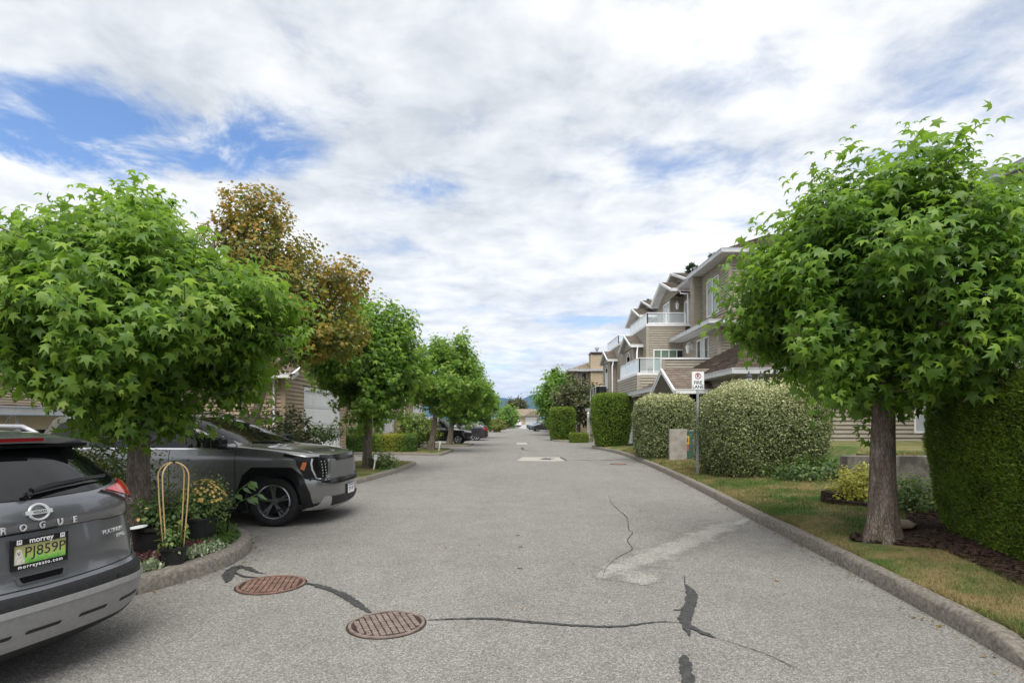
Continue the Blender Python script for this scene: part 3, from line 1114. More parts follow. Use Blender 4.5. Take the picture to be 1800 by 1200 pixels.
def gable_roof(parent, xf, xb, y0, y1, ze, zp, m='shingle_brown', rake='white_trim', rk=0.16, pitch=0.16, gut=True, wall_x=None, wall_m=None, near=True):
    """ridge runs in X from the street front xf back to xb"""
    ym = (y0 + y1) / 2
    mb = MB()
    roof_mesh(mb, (xf, y0, ze), (xb, y0, ze), (xb, ym, zp), (xf, ym, zp), pitch)
    roof_mesh(mb, (xb, y1, ze), (xf, y1, ze), (xf, ym, zp), (xb, ym, zp), pitch)
    o = mb.build('roof', [MATS[m], MATS['soffit']], parent)
    s = -1 if xf < xb else 1
    for ya, yb in ((y0, ym), (y1, ym)):
        mb = MB()
        up = Vector((0, -(zp - ze), (yb - ya))).normalized()
        if up.z < 0: up = -up
        mb.beam(Vector((xf + s * .02, ya, ze - rk * .45)) , Vector((xf + s * .02, yb, zp - rk * .45)), .035, rk, up)
        mb.beam(Vector((xf + s * .05, ya, ze - rk * .16)), Vector((xf + s * .05, yb, zp - rk * .16)), .03, rk * .42, up)
        mb.build('rake_board', MATS[rake], o)
    if gut:
        gutter(o, (xf, y0 - .05, ze - .06), (xb, y0 - .05, ze - .06), m='white_trim')
        gutter(o, (xf, y1 + .05, ze - .06), (xb, y1 + .05, ze - .06), m='white_trim')
    if wall_x is not None:
        f = Face((wall_x, y1), (wall_x, y0)) if s < 0 else Face((wall_x, y0), (wall_x, y1))
        L = y1 - y0
        hgt = zp - ze
        siding(parent, f, ze - .08, zp - .10, wall_m, top=lambda z: (L / 2 * max(0, (z - ze) / hgt) + .05, L - L / 2 * max(0, (z - ze) / hgt) - .05), corners=(False, False), name='gable_siding')
    return o


def railing(parent, pts, z, h, sp=1.1, glass='rail_glass'):
    mb = MB()
    P = [Vector((x, y, z)) for x, y in pts]
    panels = []
    for a, b in zip(P[:-1], P[1:]):
        n = max(1, round((b - a).length / sp))
        for i in range(n + 1):
            q = a.lerp(b, i / n)
            mb.box((q.x - .024, q.y - .024, z), (q.x + .024, q.y + .024, z + h))
        mb.beam(a + Vector((0, 0, h + .018)), b + Vector((0, 0, h + .018)), .065, .036)
        mb.beam(a + Vector((0, 0, .05)), b + Vector((0, 0, .05)), .04, .034)
        for i in range(n):
            panels.append((a.lerp(b, (i + .0) / n), a.lerp(b, (i + 1.0) / n)))
    o = mb.build('railing', MATS['rail_white'], parent)
    for a, b in panels:
        d = (b - a).normalized()
        q = MB()
        q.beam(a + d * .03 + Vector((0, 0, h / 2 + .034)), b - d * .03 + Vector((0, 0, h / 2 + .034)), .008, h - .07)
        q.build('glass_panel', MATS[glass], o)
    return o


def downspout(parent, pts, r=0.04, m='white_trim'):
    mb = MB()
    mb.tube(pts, r, 8)
    return mb.build('downspout', MATS[m], parent, smooth=R(50))


def wall_lantern(parent, p, n, s=1.0, m='white_trim'):
    """small coach lamp on a wall at p, facing direction n"""
    p, n = Vector(p), Vector(n)
    mb = MB()
    c = p + n * .13 * s
    mb.lathe([(.02, -.17), (.05, -.14), (.075, .04), (.09, .06), (.02, .15), (.012, .19)], 6, Matrix.Translation(c) @ Matrix.Scale(s, 4))
    mb.tube([p + Vector((0, 0, .1 * s)), p + n * .07 * s + Vector((0, 0, .2 * s)), c + Vector((0, 0, .18 * s))], .012 * s, 6)
    mb.box(p - Vector((.03, .03, .06)) * s, p + Vector((.03, .03, .14)) * s)
    return mb.build('wall_lantern', MATS[m], parent)


def garage_door(parent, face, u0, u1, z0, z1, rows=4, cols=4):
    mb = MB()
    f = 0.12
    face.box(mb, u0 - f, u0, z0, z1 + f, -.02, .045)
    face.box(mb, u1, u1 + f, z0, z1 + f, -.02, .045)
    face.box(mb, u0, u1, z1, z1 + f, -.02, .044)
    d = mb.build('garage_door', MATS['white_trim'], parent)
    hh = (z1 - z0) / rows
    for i in range(rows):
        mb = MB()
        a, b = z0 + i * hh + .008, z0 + (i + 1) * hh - .008
        face.box(mb, u0 + .005, u1 - .005, a, b, -.06, -.02)
        cw = (u1 - u0) / cols
        for j in range(cols):
            face.box(mb, u0 + j * cw + .1, u0 + (j + 1) * cw - .1, a + .08, b - .08, -.02, -.008)
        mb.build('panel', MATS['garage_white'], d)
    return d


TAU, TAN, CRE, SAND, WT = MATS['siding_taupe'], MATS['siding_tan'], MATS['siding_cream'], MATS['siding_sand'], MATS['white_trim']


def upper_gables(root, dy):
    """third floor: bay with gable, the gable of the main roof behind it, the door to the upper balcony"""
    siding(root, Face((9.9, 38.3 + dy), (9.9, 35.5 + dy)), 6.7, 9.35, TAU, [(1.2, 2.6, 7.0, 9.1)])
    window(root, Face((9.9, 38.3 + dy), (9.9, 35.5 + dy)), 1.2, 2.6, 7.0, 9.1, (.5,), 'glass_blind')
    siding(root, Face((9.9, 35.5 + dy), (10.7, 35.5 + dy)), 6.7, 9.35, TAU, corners=(False, False))
    f = Face((10.7, 35.5 + dy), (10.7, 30.7 + dy))
    siding(root, f, 6.7, 9.5, TAU, [(.25, 1.25, 6.75, 8.95)], corners=(False, False))
    window(root, f, .25, 1.25, 6.75, 8.95, (), 'glass_blind', fw=.14, name='balcony_door')
    gable_roof(root, 9.3, 11.2, 33.1 + dy, 38.1 + dy, 9.28, 10.25, wall_x=9.85, wall_m=TAU)
    gable_roof(root, 10.25, 14.5, 33.3 + dy, 39.9 + dy, 9.95, 11.1, wall_x=10.7, wall_m=TAU)
    siding(root, Face((10.75, 39.6 + dy), (10.75, 35.6 + dy)), 6.7, 9.9, TAU)
    wall_lantern(root, (10.25, 35.45 + dy, 8.75), (0, -1, 0), 1.5)


def second_bay(root, dy):
    """second floor bay with its own small gable and arched window"""
    fs = Face((7.1, 36.0 + dy), (7.1, 33.2 + dy))
    siding(root, fs, 2.9, 6.0, TAU, [(.9, 2.0, 4.0, 5.45)])
    window(root, fs, .9, 2.0, 4.0, 5.2, (.5,), 'glass_blind', arch=True)
    siding(root, Face((7.1, 33.2 + dy), (7.6, 33.2 + dy)), 2.9, 6.0, TAU, corners=(False, False))
    gable_roof(root, 6.85, 7.9, 32.85 + dy, 36.35 + dy, 5.98, 6.76, wall_x=7.05, wall_m=TAU, rk=.13)
    downspout(root, [(7.25, 32.8 + dy, 5.9), (7.2, 32.7 + dy, 5.6), (7.05, 32.1 + dy, 5.45), (7.05, 32.0 + dy, 3.3)])


# ---- nearest three-storey townhouse on the right
T1 = tag(empty('townhouse'), 'nearest taupe three-storey townhouse on the right with glass-railed balconies', 'house', 'townhouses along the right side')
T1.location = (0, 0, 0)
f = Face((10.1, 26.4), (18, 26.4))
siding(T1, f, 6.35, 9.35, TAU)
f = Face((10.1, 30.3), (10.1, 26.4))
siding(T1, f, 6.35, 9.35, TAU, [(.9, 2.6, 6.9, 8.75)], corners=(False, True))
window(T1, f, .9, 2.6, 6.9, 8.75, (.5,), ['glass_blind', 'glass_green'])
siding(T1, Face((9.62, 30.3), (10.1, 30.3)), 6.5, 9.35, TAU, corners=(True, False))
siding(T1, Face((9.62, 30.62), (9.62, 30.3)), 6.5, 9.35, TAU, corners=(False, False))
# main roof over the near block with its deep eaves
mb = MB()
roof_mesh(mb, (9.6, 25.9, 9.42), (18.5, 25.9, 9.42), (16.5, 30.5, 11.6), (13.8, 30.5, 11.6))
roof_mesh(mb, (9.6, 33.2, 9.42), (9.6, 25.9, 9.42), (13.8, 30.5, 11.6), (13.8, 33.2, 11.6))
mb.box((9.62, 25.92, 9.27), (18.4, 33.2, 9.31), 1)
mr = mb.build('roof', [MATS['shingle_brown'], MATS['soffit']], T1)
gutter(mr, (9.56, 25.86, 9.36), (18.5, 25.86, 9.36), .17)
gutter(mr, (9.56, 25.8, 9.362), (9.56, 31.0, 9.362), .17)
# second floor
siding(T1, Face((9.6, 26.4), (18, 26.4)), 3.6, 6.3, TAU)
f = Face((9.6, 32), (9.6, 26.4))
siding(T1, f, 3.9, 6.3, TAU, [(2.55, 4.3, 4.55, 5.75)], corners=(False, True))
window(T1, f, 2.55, 4.3, 4.55, 5.75, (.33, .67), ['glass_dark', 'glass_blind', 'glass_dark'])
wall_lantern(T1, (9.55, 30.2, 5.45), (-1, 0, 0), 1.6)
mb = MB()
roof_mesh(mb, (8.9, 31.9, 6.12), (8.9, 25.6, 6.12), (10.12, 26.4, 6.7), (10.12, 31.9, 6.7))
roof_mesh(mb, (8.9, 25.6, 6.12), (18, 25.6, 6.12), (18, 26.4, 6.7), (10.12, 26.4, 6.7))
mb.box((8.94, 25.64, 5.98), (18, 31.9, 6.02), 1)
pr = mb.build('pent_roof', [MATS['shingle_brown'], MATS['soffit']], T1)
gutter(pr, (8.86, 25.52, 6.08), (8.86, 31.9, 6.08), .15)
gutter(pr, (8.82, 25.56, 6.081), (18, 25.56, 6.081), .15)
# second floor room carrying the upper balcony
f = Face((7.6, 32), (9.75, 32))
siding(T1, f, 3.85, 6.92, TAU, [(.34, 2.1, 3.9, 5.62)], corners=(True, False))
window(T1, f, .34, 2.1, 3.9, 5.62, (.25, .5, .75), ['glass_green', 'glass_green', 'glass_green', 'glass_dark'], fw=.06, name='sliding_door')
siding(T1, Face((7.6, 40.6), (7.6, 32)), 2.95, 6.92, TAU, corners=(True, True))
mb = MB()
mb.box((7.53, 31.93, 6.92), (10.7, 40.6, 7.06))
mb.build('balcony_floor', WT, T1)
railing(T1, [(9.75, 32.02), (7.62, 32.02), (7.62, 36.6)], 7.06, .60, 1.15)
second_bay(T1, 0)
upper_gables(T1, 0)
downspout(T1, [(9.75, 33.0, 9.2), (9.72, 32.8, 8.95), (9.95, 32.2, 8.8), (9.95, 32.15, 7.1)])
# lower balcony
mb = MB()
mb.box((5.93, 26.96, 3.78), (9.58, 31.99, 3.90))
mb.build('balcony_floor', WT, T1)
siding(T1, Face((5.98, 27.0), (7.3, 27.0)), 3.0, 3.78, TAU, corners=(True, False))
siding(T1, Face((5.98, 31.9), (5.98, 27.0)), 3.0, 3.78, TAU, corners=(False, False))
siding(T1, Face((7.15, 26.94), (9.55, 26.94)), 3.3, 4.52, TAU, corners=(True, False), name='parapet')
mb = MB()
mb.box((7.1, 26.86, 4.52), (9.6, 27.08, 4.60))
mb.build('parapet_cap', WT, T1)
railing(T1, [(7.08, 27.03), (6.05, 27.03), (6.05, 31.6)], 3.9, .68, 1.1)
mb = MB()
mb.lathe([(.11, 3.91), (.14, 4.2), (.15, 4.2), (.13, 4.18)], 12, Matrix.Translation((6.85, 28.2, 0)))
mb.build('planter_pot', MATS['dark_inside'], T1)
# garage level with pent roof, entry gable and the single-storey wing
mb = MB()
roof_mesh(mb, (5.7, 32.3, 2.92), (5.7, 22.7, 2.92), (7.1, 22.7, 3.62), (7.1, 32.3, 3.62))
pr = mb.build('pent_roof', [MATS['shingle_brown'], MATS['soffit']], T1)
gutter(pr, (5.66, 32.3, 2.88), (5.66, 22.7, 2.88), .14)
f = Face((6.4, 40), (6.4, 20.2))
siding(T1, f, 0, 2.85, TAU, [(7.2, 10.0, 0, 2.3), (13.2, 16.4, 0, 2.3)], corners=(False, True))
garage_door(T1, f, 7.3, 9.9, 0.03, 2.25)
garage_door(T1, f, 13.3, 16.3, 0.03, 2.25)
gable_roof(T1, 5.6, 9.5, 19.5, 22.95, 2.68, 3.56, wall_x=6.2, wall_m=TAU, rk=.17)
mb = MB()
mb.box((6.22, 19.9, 0), (6.3, 22.5, 2.75))
mb.build('entry_door', MATS['dark_door'], T1)
f = Face((7.0, 17.3), (16, 17.3))
siding(T1, f, 0.1, 3.05, TAU, [(5.2, 6.2, 1.25, 2.4)], pitch=.13)
window(T1, f, 5.2, 6.2, 1.25, 2.4, (.5,), ['glass_blind', 'glass_blind'])
mb = MB()
f.box(mb, 4.5, 4.62, .1, 3.05, .0, .05)
mb.build('corner_board', TAU, T1)
T1.scale = (1.15, 1.15, 1.15)
T1.location = (0, 0, -.2475)
siding(T1, Face((7.0, 20.2), (7.0, 17.3)), 0.1, 3.05, TAU, pitch=.13)
mb = MB()
roof_mesh(mb, (6.6, 16.9, 3.15), (16, 16.9, 3.15), (16, 26.4, 5.4), (11.0, 26.4, 5.4))
roof_mesh(mb, (6.6, 26.4, 3.15), (6.6, 16.9, 3.15), (11.0, 26.4, 5.4), (11.0, 26.45, 5.4))
mb.box((6.64, 16.94, 3.02), (16, 20.5, 3.05), 1)
wr = mb.build('wing_roof', [MATS['shingle_brown'], MATS['soffit']], T1)
gutter(wr, (6.54, 16.85, 3.10), (16, 16.85, 3.10), .15)
gutter(wr, (6.56, 16.8, 3.101), (6.56, 19.5, 3.101), .15)
downspout(T1, [(9.95, 26.2, 6.0), (10.3, 26.3, 5.8), (10.3, 26.3, 5.1)])
downspout(T1, [(5.75, 24.3, 2.8), (6.0, 24.3, 2.6), (6.3, 24.3, 2.35), (6.34, 24.3, .2)], m='gutter_grey')
# solid near-black block standing in for porch gloom behind the bushes
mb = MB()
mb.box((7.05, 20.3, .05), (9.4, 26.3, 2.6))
mb.build('porch_gloom', MATS['dark_inside'], T1)

# ---- second townhouse unit
T2 = tag(empty('townhouse'), 'second taupe townhouse on the right, repeating the gables behind the first', 'house', 'townhouses along the right side')
DY = 8.4
upper_gables(T2, DY)
second_bay(T2, 7.9)
siding(T2, Face((7.6, 46.6), (7.6, 40.62)), 2.95, 6.92, TAU, [(.5, 1.5, 4.2, 5.8)], corners=(True, False))
window(T2, Face((7.6, 46.6), (7.6, 40.62)), 0.5, 1.5, 4.2, 5.8, (.5,), 'glass_dark')
siding(T2, Face((10.72, 47.5), (10.72, 39.2)), 6.5, 9.9, TAU)
siding(T2, Face((7.62, 40.9), (10.7, 40.9)), 7.1, 7.3, TAU, corners=(False, False))
mb = MB()
mb.box((7.53, 40.61, 6.92), (10.7, 46.7, 7.06))
mb.build('balcony_floor', WT, T2)
railing(T2, [(10.0, 40.7), (7.62, 40.7), (7.62, 45.2)], 7.06, .62, 1.15)
mb = MB()
mb.box((6.35, 42.5, 3.2), (7.58, 46.5, 3.34))
mb.build('balcony_floor', WT, T2)
railing(T2, [(7.5, 42.55), (6.4, 42.55), (6.4, 46.3)], 3.34, .82, 1.0, 'glass_dark')
siding(T2, Face((6.4, 42.56), (7.6, 42.56)), 2.3, 3.2, TAU)
siding(T2, Face((6.4, 46.3), (6.4, 42.56)), 2.3, 3.2, TAU)
f = Face((7.0, 46.5), (7.0, 40))
siding(T2, f, 0, 2.9, TAU, [(2.9, 6.1, 0, 2.3)])
garage_door(T2, f, 3.0, 6.0, .03, 2.25)
mb = MB()
mb.box((5.2, 36.6, 2.28), (7.6, 40.4, 2.46))
mb.build('porch_roof', MATS['gutter_grey'], T2)
for yy_ in (36.9, 40.1):
    mb = MB()
    mb.box((5.3, yy_ - .09, .0), (5.48, yy_ + .09, 2.28))
    mb.build('porch_post', WT, T2)
wall_lantern(T2, (5.3, 38.2, 2.0), (-1, 0, 0), 1.3)
mb = MB()
mb.box((6.0, 38.0, 0), (6.35, 40.0, 2.28))
mb.build('entry_door', MATS['dark_door'], T2)
mb = MB()
roof_mesh(mb, (10.5, 48, 9.3), (10.5, 38.5, 9.3), (15, 38.5, 11.0), (15, 48, 11.0))
roof_mesh(mb, (19.5, 34, 9.3), (19.5, 48, 9.3), (15, 48, 11.0), (15, 34, 11.0))
mb.build('roof', [MATS['shingle_brown'], MATS['soffit']], T2)
mb = MB()
mb.box((10.9, 26.8, 0), (18.8, 47.5, 9.2))
mb.build('rear_wall', TAU, T2)

T2.scale = (1.15, 1.15, 1.15)
T2.location = (0, 0, -.2475)

# ---- tan house with the chimney
T3 = tag(empty('townhouse'), 'sandy tan house with square siding-clad chimney at the far right', 'house', 'townhouses along the right side')
f = Face((5.9, 53.0), (14, 53.0))
siding(T3, f, 0, 6.2, SAND, [(.55, 1.05, 4.9, 6.1)], pitch=.2)
window(T3, f, .55, 1.05, 4.9, 6.1, (), 'glass_dark')
f = Face((5.9, 62), (5.9, 53.0))
siding(T3, f, 0, 6.2, SAND, [(6.5, 8, 4.2, 6.0)], pitch=.2)
window(T3, f, 6.5, 8, 4.2, 6.0, (.5,), 'glass_dark')
for ff in (Face((7.3, 52.4), (8.45, 52.4)), Face((7.3, 53.5), (7.3, 52.4))):
    siding(T3, ff, 3.0, 7.7, SAND, pitch=.2)
mb = MB()
mb.box((7.32, 52.44, 3.0), (8.43, 53.5, 7.7))
mb.build('chimney', SAND, T3)
mb = MB()
mb.box((7.22, 52.3, 7.7), (8.53, 53.6, 7.9))
mb.build('chimney_cap', MATS['dark_door'], T3)
mb = MB()
mb.lathe([(.12, 7.9), (.12, 8.2), (.2, 8.22), (.2, 8.4), (.05, 8.42)], 12, Matrix.Translation((7.9, 52.9, 0)))
mb.build('flue', MATS['gutter_grey'], T3)
mb = MB()
roof_mesh(mb, (5.3, 52.3, 6.3), (15, 52.3, 6.3), (13, 57, 8.0), (9.3, 57, 8.0), .25)
roof_mesh(mb, (5.3, 62, 6.3), (5.3, 52.3, 6.3), (9.3, 57, 8.0), (9.3, 62, 8.0), .25)
r3 = mb.build('roof', [MATS['shingle_beige'], MATS['soffit']], T3)
gutter(r3, (5.25, 52.25, 6.25), (15, 52.25, 6.25), .18)
gutter(r3, (5.25, 52.2, 6.251), (5.25, 62, 6.251), .18)
downspout(T3, [(6.05, 52.9, 6.1), (6.05, 52.9, .3)], .06)
T3.scale = (1.15, 1.15, 1.15)
T3.location = (0, 0, -.2475)
T4 = tag(empty('townhouse', (0, 6, 0)), 'farthest beige house on the right with white balcony and low roof', 'house', 'townhouses along the right side')
f = Face((5.8, 66), (12, 66))
siding(T4, f, 0, 6.6, SAND, [(.6, 1.6, 5, 6.2)], pitch=.25)
window(T4, f, .6, 1.6, 5, 6.2, (), 'glass_dark')
siding(T4, Face((5.8, 74), (5.8, 66)), 0, 6.6, SAND, pitch=.25)
mb = MB()
roof_mesh(mb, (5.2, 65.3, 6.7), (12.5, 65.3, 6.7), (11, 69, 7.9), (8, 69, 7.9), .3)
roof_mesh(mb, (5.2, 75, 6.7), (5.2, 65.3, 6.7), (8, 69, 7.9), (8, 75, 7.9), .3)
mb.build('roof', [MATS['shingle_beige'], MATS['soffit']], T4)
mb = MB()
mb.box((5.3, 63.6, 4.6), (8.6, 66, 5.5))
mb.build('balcony_parapet', WT, T4)

# ---- houses on the left, garage gables facing the road
def left_house(y0, label, base=0.0):
    L = tag(empty('garage_house', (0, 0, 0)), label, 'house', 'houses along the left side')
    xf = -7.85
    f = Face((xf, y0), (xf, y0 + 7.0))
    siding(L, f, 0, 3.1, TAN, [(1.75, 6.25, -1, 2.9)], pitch=.14)
    garage_door(L, f, 1.87, 5.55, 0.12, 2.78, 4, 4)
    mb = MB()
    f.box(mb, 5.67, 6.2, .1, 2.9, -.02, .03)
    mb.build('door_jamb', WT, L)
    f2 = Face((-15, y0), (xf, y0))
    siding(L, f2, 0, 3.1, TAN, pitch=.14)
    siding(L, Face((xf, y0 + 7.0), (-9.3, y0 + 7.0)), 0, 3.1, TAN, pitch=.14, corners=(False, False))
    siding(L, Face((-9.3, y0 + 7.0), (-9.3, y0 + 11.6)), 0, 3.1, TAN, [(1.5, 2.6, .2, 2.3)], pitch=.14)
    window(L, Face((-9.3, y0 + 7.0), (-9.3, y0 + 11.6)), 1.5, 2.6, .2, 2.3, (), 'glass_dark', name='entry_door')
    gable_roof(L, -7.45, -14.5, y0 - .4, y0 + 7.4, 3.2, 4.75, 'shingle_brown', wall_x=xf + .01, wall_m=TAN, rk=.2)
    downspout(L, [(-8.15, y0 - .13, 3.05), (-8.15, y0 - .13, .2)])
    # upper storey set back
    siding(L, Face((-11, y0 + 2), (-11, y0 + 11)), 3.0, 5.6, TAN, [(2, 4, 4.2, 5.3)], pitch=.16)
    window(L, Face((-11, y0 + 2), (-11, y0 + 11)), 2, 4, 4.2, 5.3, (.5,), 'glass_dark')
    siding(L, Face((-17, y0 + 2), (-11, y0 + 2)), 3.0, 5.6, TAN, pitch=.16)
    mb = MB()
    roof_mesh(mb, (-10.5, y0 + 1.5, 5.7), (-10.5, y0 + 11.6, 5.7), (-14, y0 + 8, 7.0), (-14, y0 + 5, 7.0))
    roof_mesh(mb, (-17.5, y0 + 1.5, 5.7), (-10.5, y0 + 1.5, 5.7), (-14, y0 + 5, 7.0), (-14.01, y0 + 5, 7.0))
    mb.build('roof', [MATS['shingle_brown'], MATS['soffit']], L)
    mb = MB()
    mb.box((-16, y0 + 11.6, 0), (-9.3, y0 + 11.7, 3.1))
    mb.box((-17, y0 + 10.9, 3.1), (-11, y0 + 11, 5.6))
    mb.build('party_wall', TAN, L)
    mb = MB()
    roof_mesh(mb, (-8.9, y0 + 7.3, 3.15), (-8.9, y0 + 11.7, 3.15), (-11, y0 + 11.7, 3.9), (-11, y0 + 7.3, 3.9))
    mb.build('pent_roof', [MATS['shingle_brown'], MATS['soffit']], L)
    return L


left_house(19.6, 'tan house with white panelled garage door behind the second street tree')
left_house(31.4, 'tan house with white garage door behind the clipped low hedge')
left_house(43.2, 'farthest tan house on the left, mostly hidden by street trees')

# lower house beyond the grey electric SUV
L0 = tag(empty('garage_house'), 'cream sided house with low garage roof at the left edge', 'house', 'houses along the left side')
f = Face((-9.75, 9.0), (-9.75, 15.5))
siding(L0, f, -.55, 1.75, CRE, [(.4, 3.6, -1, 1.45)], pitch=.14)
mb = MB()
f.box(mb, .4, 3.6, -.55, 1.45, -.4, -.35)
mb.build('garage_gloom', MATS['dark_inside'], L0)  # near-black panel, the garage's inner shade put into its colour
mb = MB()
roof_mesh(mb, (-9.3, 8.6, 1.86), (-9.3, 16, 1.86), (-11.2, 16, 2.62), (-11.2, 8.6, 2.62))
pr = mb.build('pent_roof', [MATS['shingle_brown'], MATS['soffit']], L0)
gutter(pr, (-9.25, 8.6, 1.82), (-9.25, 16, 1.82), .13)
f = Face((-11.2, 7), (-11.2, 17))
siding(L0, f, 2.5, 5.2, CRE, [(6.5, 8, 3.3, 4.7)], pitch=.14)
window(L0, f, 6.5, 8, 3.3, 4.7, (.5,))
siding(L0, Face((-18, 7), (-11.2, 7)), -.5, 5.2, CRE, pitch=.14)
mb = MB()
roof_mesh(mb, (-10.7, 6.5, 5.25), (-10.7, 17.5, 5.25), (-14, 14, 6.6), (-14, 10, 6.6))
roof_mesh(mb, (-18, 6.5, 5.25), (-10.7, 6.5, 5.25), (-14, 10, 6.6), (-14.01, 10, 6.6))
mb.build('roof', [MATS['shingle_brown'], MATS['soffit']], L0)
mb = MB()
mb.tube([(-9.72, 10.9, 1.6), (-9.6, 10.9, 1.74), (-9.45, 10.85, 1.72), (-9.4, 10.8, 1.62)], .018, 6)
mb.lathe([(.03, 1.34), (.07, 1.36), (.055, 1.56), (.02, 1.62)], 6, Matrix.Translation((-9.4, 10.8, 0)))
mb.build('coach_lamp', MATS['gutter_grey'], L0)

# roof corner of the near house at the upper right
R0 = tag(empty('townhouse'), 'near house on the right of which only a roof corner shows above the tree', 'house', 'townhouses along the right side')
siding(R0, Face((13.9, 15.4), (13.9, 9.5)), 0, 8.0, TAU)
siding(R0, Face((13.9, 9.5), (20, 9.5)), 0, 8.0, TAU)
mb = MB()
mb.box((13.95, 9.6, 0), (20, 15.4, 8.0))
mb.build('rear_wall', TAU, R0)
mb = MB()
roof_mesh(mb, (13.05, 15.6, 8.25), (13.05, 8.8, 8.25), (17, 11.5, 10), (17, 13.5, 10))
roof_mesh(mb, (13.05, 8.8, 8.25), (21, 8.8, 8.25), (18, 11.5, 10), (17, 11.5, 10))
roof_mesh(mb, (21, 15.6, 8.25), (13.05, 15.6, 8.25), (17, 13.5, 10), (18, 13.5, 10))
mb.box((13.1, 8.85, 8.06), (20.9, 15.55, 8.1), 1)
r0_ = mb.build('roof', [MATS['shingle_brown'], MATS['soffit']], R0)
gutter(r0_, (13.0, 15.7, 8.18), (13.0, 8.7, 8.18), .17)
gutter(r0_, (12.95, 15.65, 8.181), (21, 15.65, 8.181), .17)
gutter(r0_, (12.95, 8.75, 8.181), (21, 8.75, 8.181), .17)

# ---- far end of the road
FH = tag(empty('far_house'), 'low beige-roofed house with white garage at the far end of the road', 'house')
f = Face((-3.2, 142), (6.8, 142))
siding(FH, f, .3, 2.6, SAND, [(6.6, 9.4, 0, 2.3)], pitch=.3)
garage_door(FH, f, 6.7, 9.3, .5, 2.25)
mb = MB()
roof_mesh(mb, (-4, 141, 2.7), (7.6, 141, 2.7), (6, 146, 4.5), (-2, 146, 4.5), .4)
mb.build('roof', [MATS['shingle_beige'], MATS['soffit']], FH)
gable_roof_y = MB()
gable_roof_y.add([(3.0, 140.6, 2.7), (7.4, 140.6, 2.7), (5.2, 140.6, 4.0), (3.0, 145, 2.7), (7.4, 145, 2.7), (5.2, 145, 4.0)], [(0, 1, 2), (0, 2, 5, 3), (1, 4, 5, 2)])
gable_roof_y.build('garage_gable', MATS['shingle_beige'], FH)
mb = MB()
mb.add([(1.0, 108, .01), (5.0, 108, .01), (6.6, 141.9, .5), (2.8, 141.9, .5), (1.0, 108, -.1), (5, 108, -.1), (6.6, 141.9, -.1), (2.8, 141.9, -.1)], [(0, 1, 2, 3), (0, 3, 7, 4), (1, 5, 6, 2), (2, 6, 7, 3), (0, 4, 5, 1)])
mb.build('driveway', MATS['patch'])['kind'] = 'structure'

# ---- mountains
rgm = random.Random(4)
xs = [-7000 + 60 * i for i in range(234)]
V, F = [], []
rows = [(3900, 0.0), (4150, .35), (4400, .72), (4700, 1.0), (5200, .8)]
for j, (y, k) in enumerate(rows):
    for x in xs:
        u = x / y * 4700
        hgt = 190 + 60 * mnoise.noise(Vector((u * .0011, 3.3, 0))) + 34 * mnoise.noise(Vector((u * .0042, 1.3, 4))) + 9 * mnoise.noise(Vector((u * .013, 1.3, 8)))
        hgt -= 34 * math.exp(-((u - 55) / 75) ** 2)
        hgt += 22 * math.exp(-((u - 200) / 110) ** 2) + 18 * math.exp(-((u + 90) / 100) ** 2)
        V.append((x, y + 60 * mnoise.noise(Vector((x * .004, j, 0))), -1.5 + hgt * k + (12 * k * mnoise.noise(Vector((x * .01, y * .01, 2))) if 0 < k < 1 else 0)))
n = len(xs)
for j in range(len(rows) - 1):
    for i in range(n - 1):
        F.append((j * n + i, j * n + i + 1, (j + 1) * n + i + 1, (j + 1) * n + i))
mb = MB()
mb.add(V, F)
noisy('forest_hill', (0.025, 0.05, 0.04), (0.045, 0.08, 0.06), .006, 1.0, 0, kind='Position', spec=.05)
tag(mb.build('mountains', MATS['forest_hill'], None, smooth=True), kind='structure')

# ---------------------------------------------------------------- vegetation
def unit(a):
    return a / np.maximum(np.linalg.norm(a, axis=-1, keepdims=True), 1e-9)


# five-pointed sweetgum leaf: x along the midrib, y across, z up; base of the blade at the origin
def star_template():
    def P(deg, r, dz):
        a = math.radians(deg)
        return (0.36 + r * math.cos(a), r * math.sin(a), dz)
    ol = [(0.08, 0.0, 0.0), P(-126, .52, -.20), P(-97, .27, 0), P(-62, .68, -.27), P(-32, .31, .0), P(0, .76, -.32), P(32, .31, 0), P(62, .68, -.27), P(97, .27, 0), P(126, .52, -.20)]
    V = [(0.34, 0, 0.03)] + ol
    F = [(0, i, i + 1) for i in range(1, 10)] + [(0, 10, 1)]
    return np.array(V), np.array(F)


def oval_template(w=0.34, droop=0.12):
    V = np.array([(0, 0, 0), (0.38, -w, -.02), (1, 0, -droop), (0.38, w, -.02), (0.45, 0, 0.05)])
    F = np.array([(4, 0, 1), (4, 1, 2), (4, 2, 3), (4, 3, 0)])
    return V, F


def maple_template():
    def P(deg, r, dz):
        a = math.radians(deg)
        return (0.4 + r * math.cos(a), r * math.sin(a), dz)
    ol = [(0.05, 0, 0), P(-75, .52, -.08), P(-35, .34, 0), P(0, .62, -.12), P(35, .34, 0), P(75, .52, -.08)]
    return np.array([(0.36, 0, 0.03)] + ol), np.array([(0, i, i + 1) for i in range(1, 6)] + [(0, 6, 1)])


def frond_template():
    # flat fan of a cedar spray
    V = np.array([(0, 0, 0), (0.35, -.16, .02), (0.62, -.30, 0), (0.60, -.07, .03), (1, 0, -.03), (0.60, .07, .03), (0.62, .30, 0), (0.35, .16, .02)])
    F = np.array([(0, 1, 3), (1, 2, 3), (0, 3, 4), (0, 4, 5), (0, 5, 7), (7, 5, 6)])
    return V, F


def quad_template(w=0.25):
    return np.array([(0, 0, 0), (0.5, -w, 0.03), (1, 0, -0.05), (0.5, w, 0.03)]), np.array([(0, 1, 2), (0, 2, 3)])


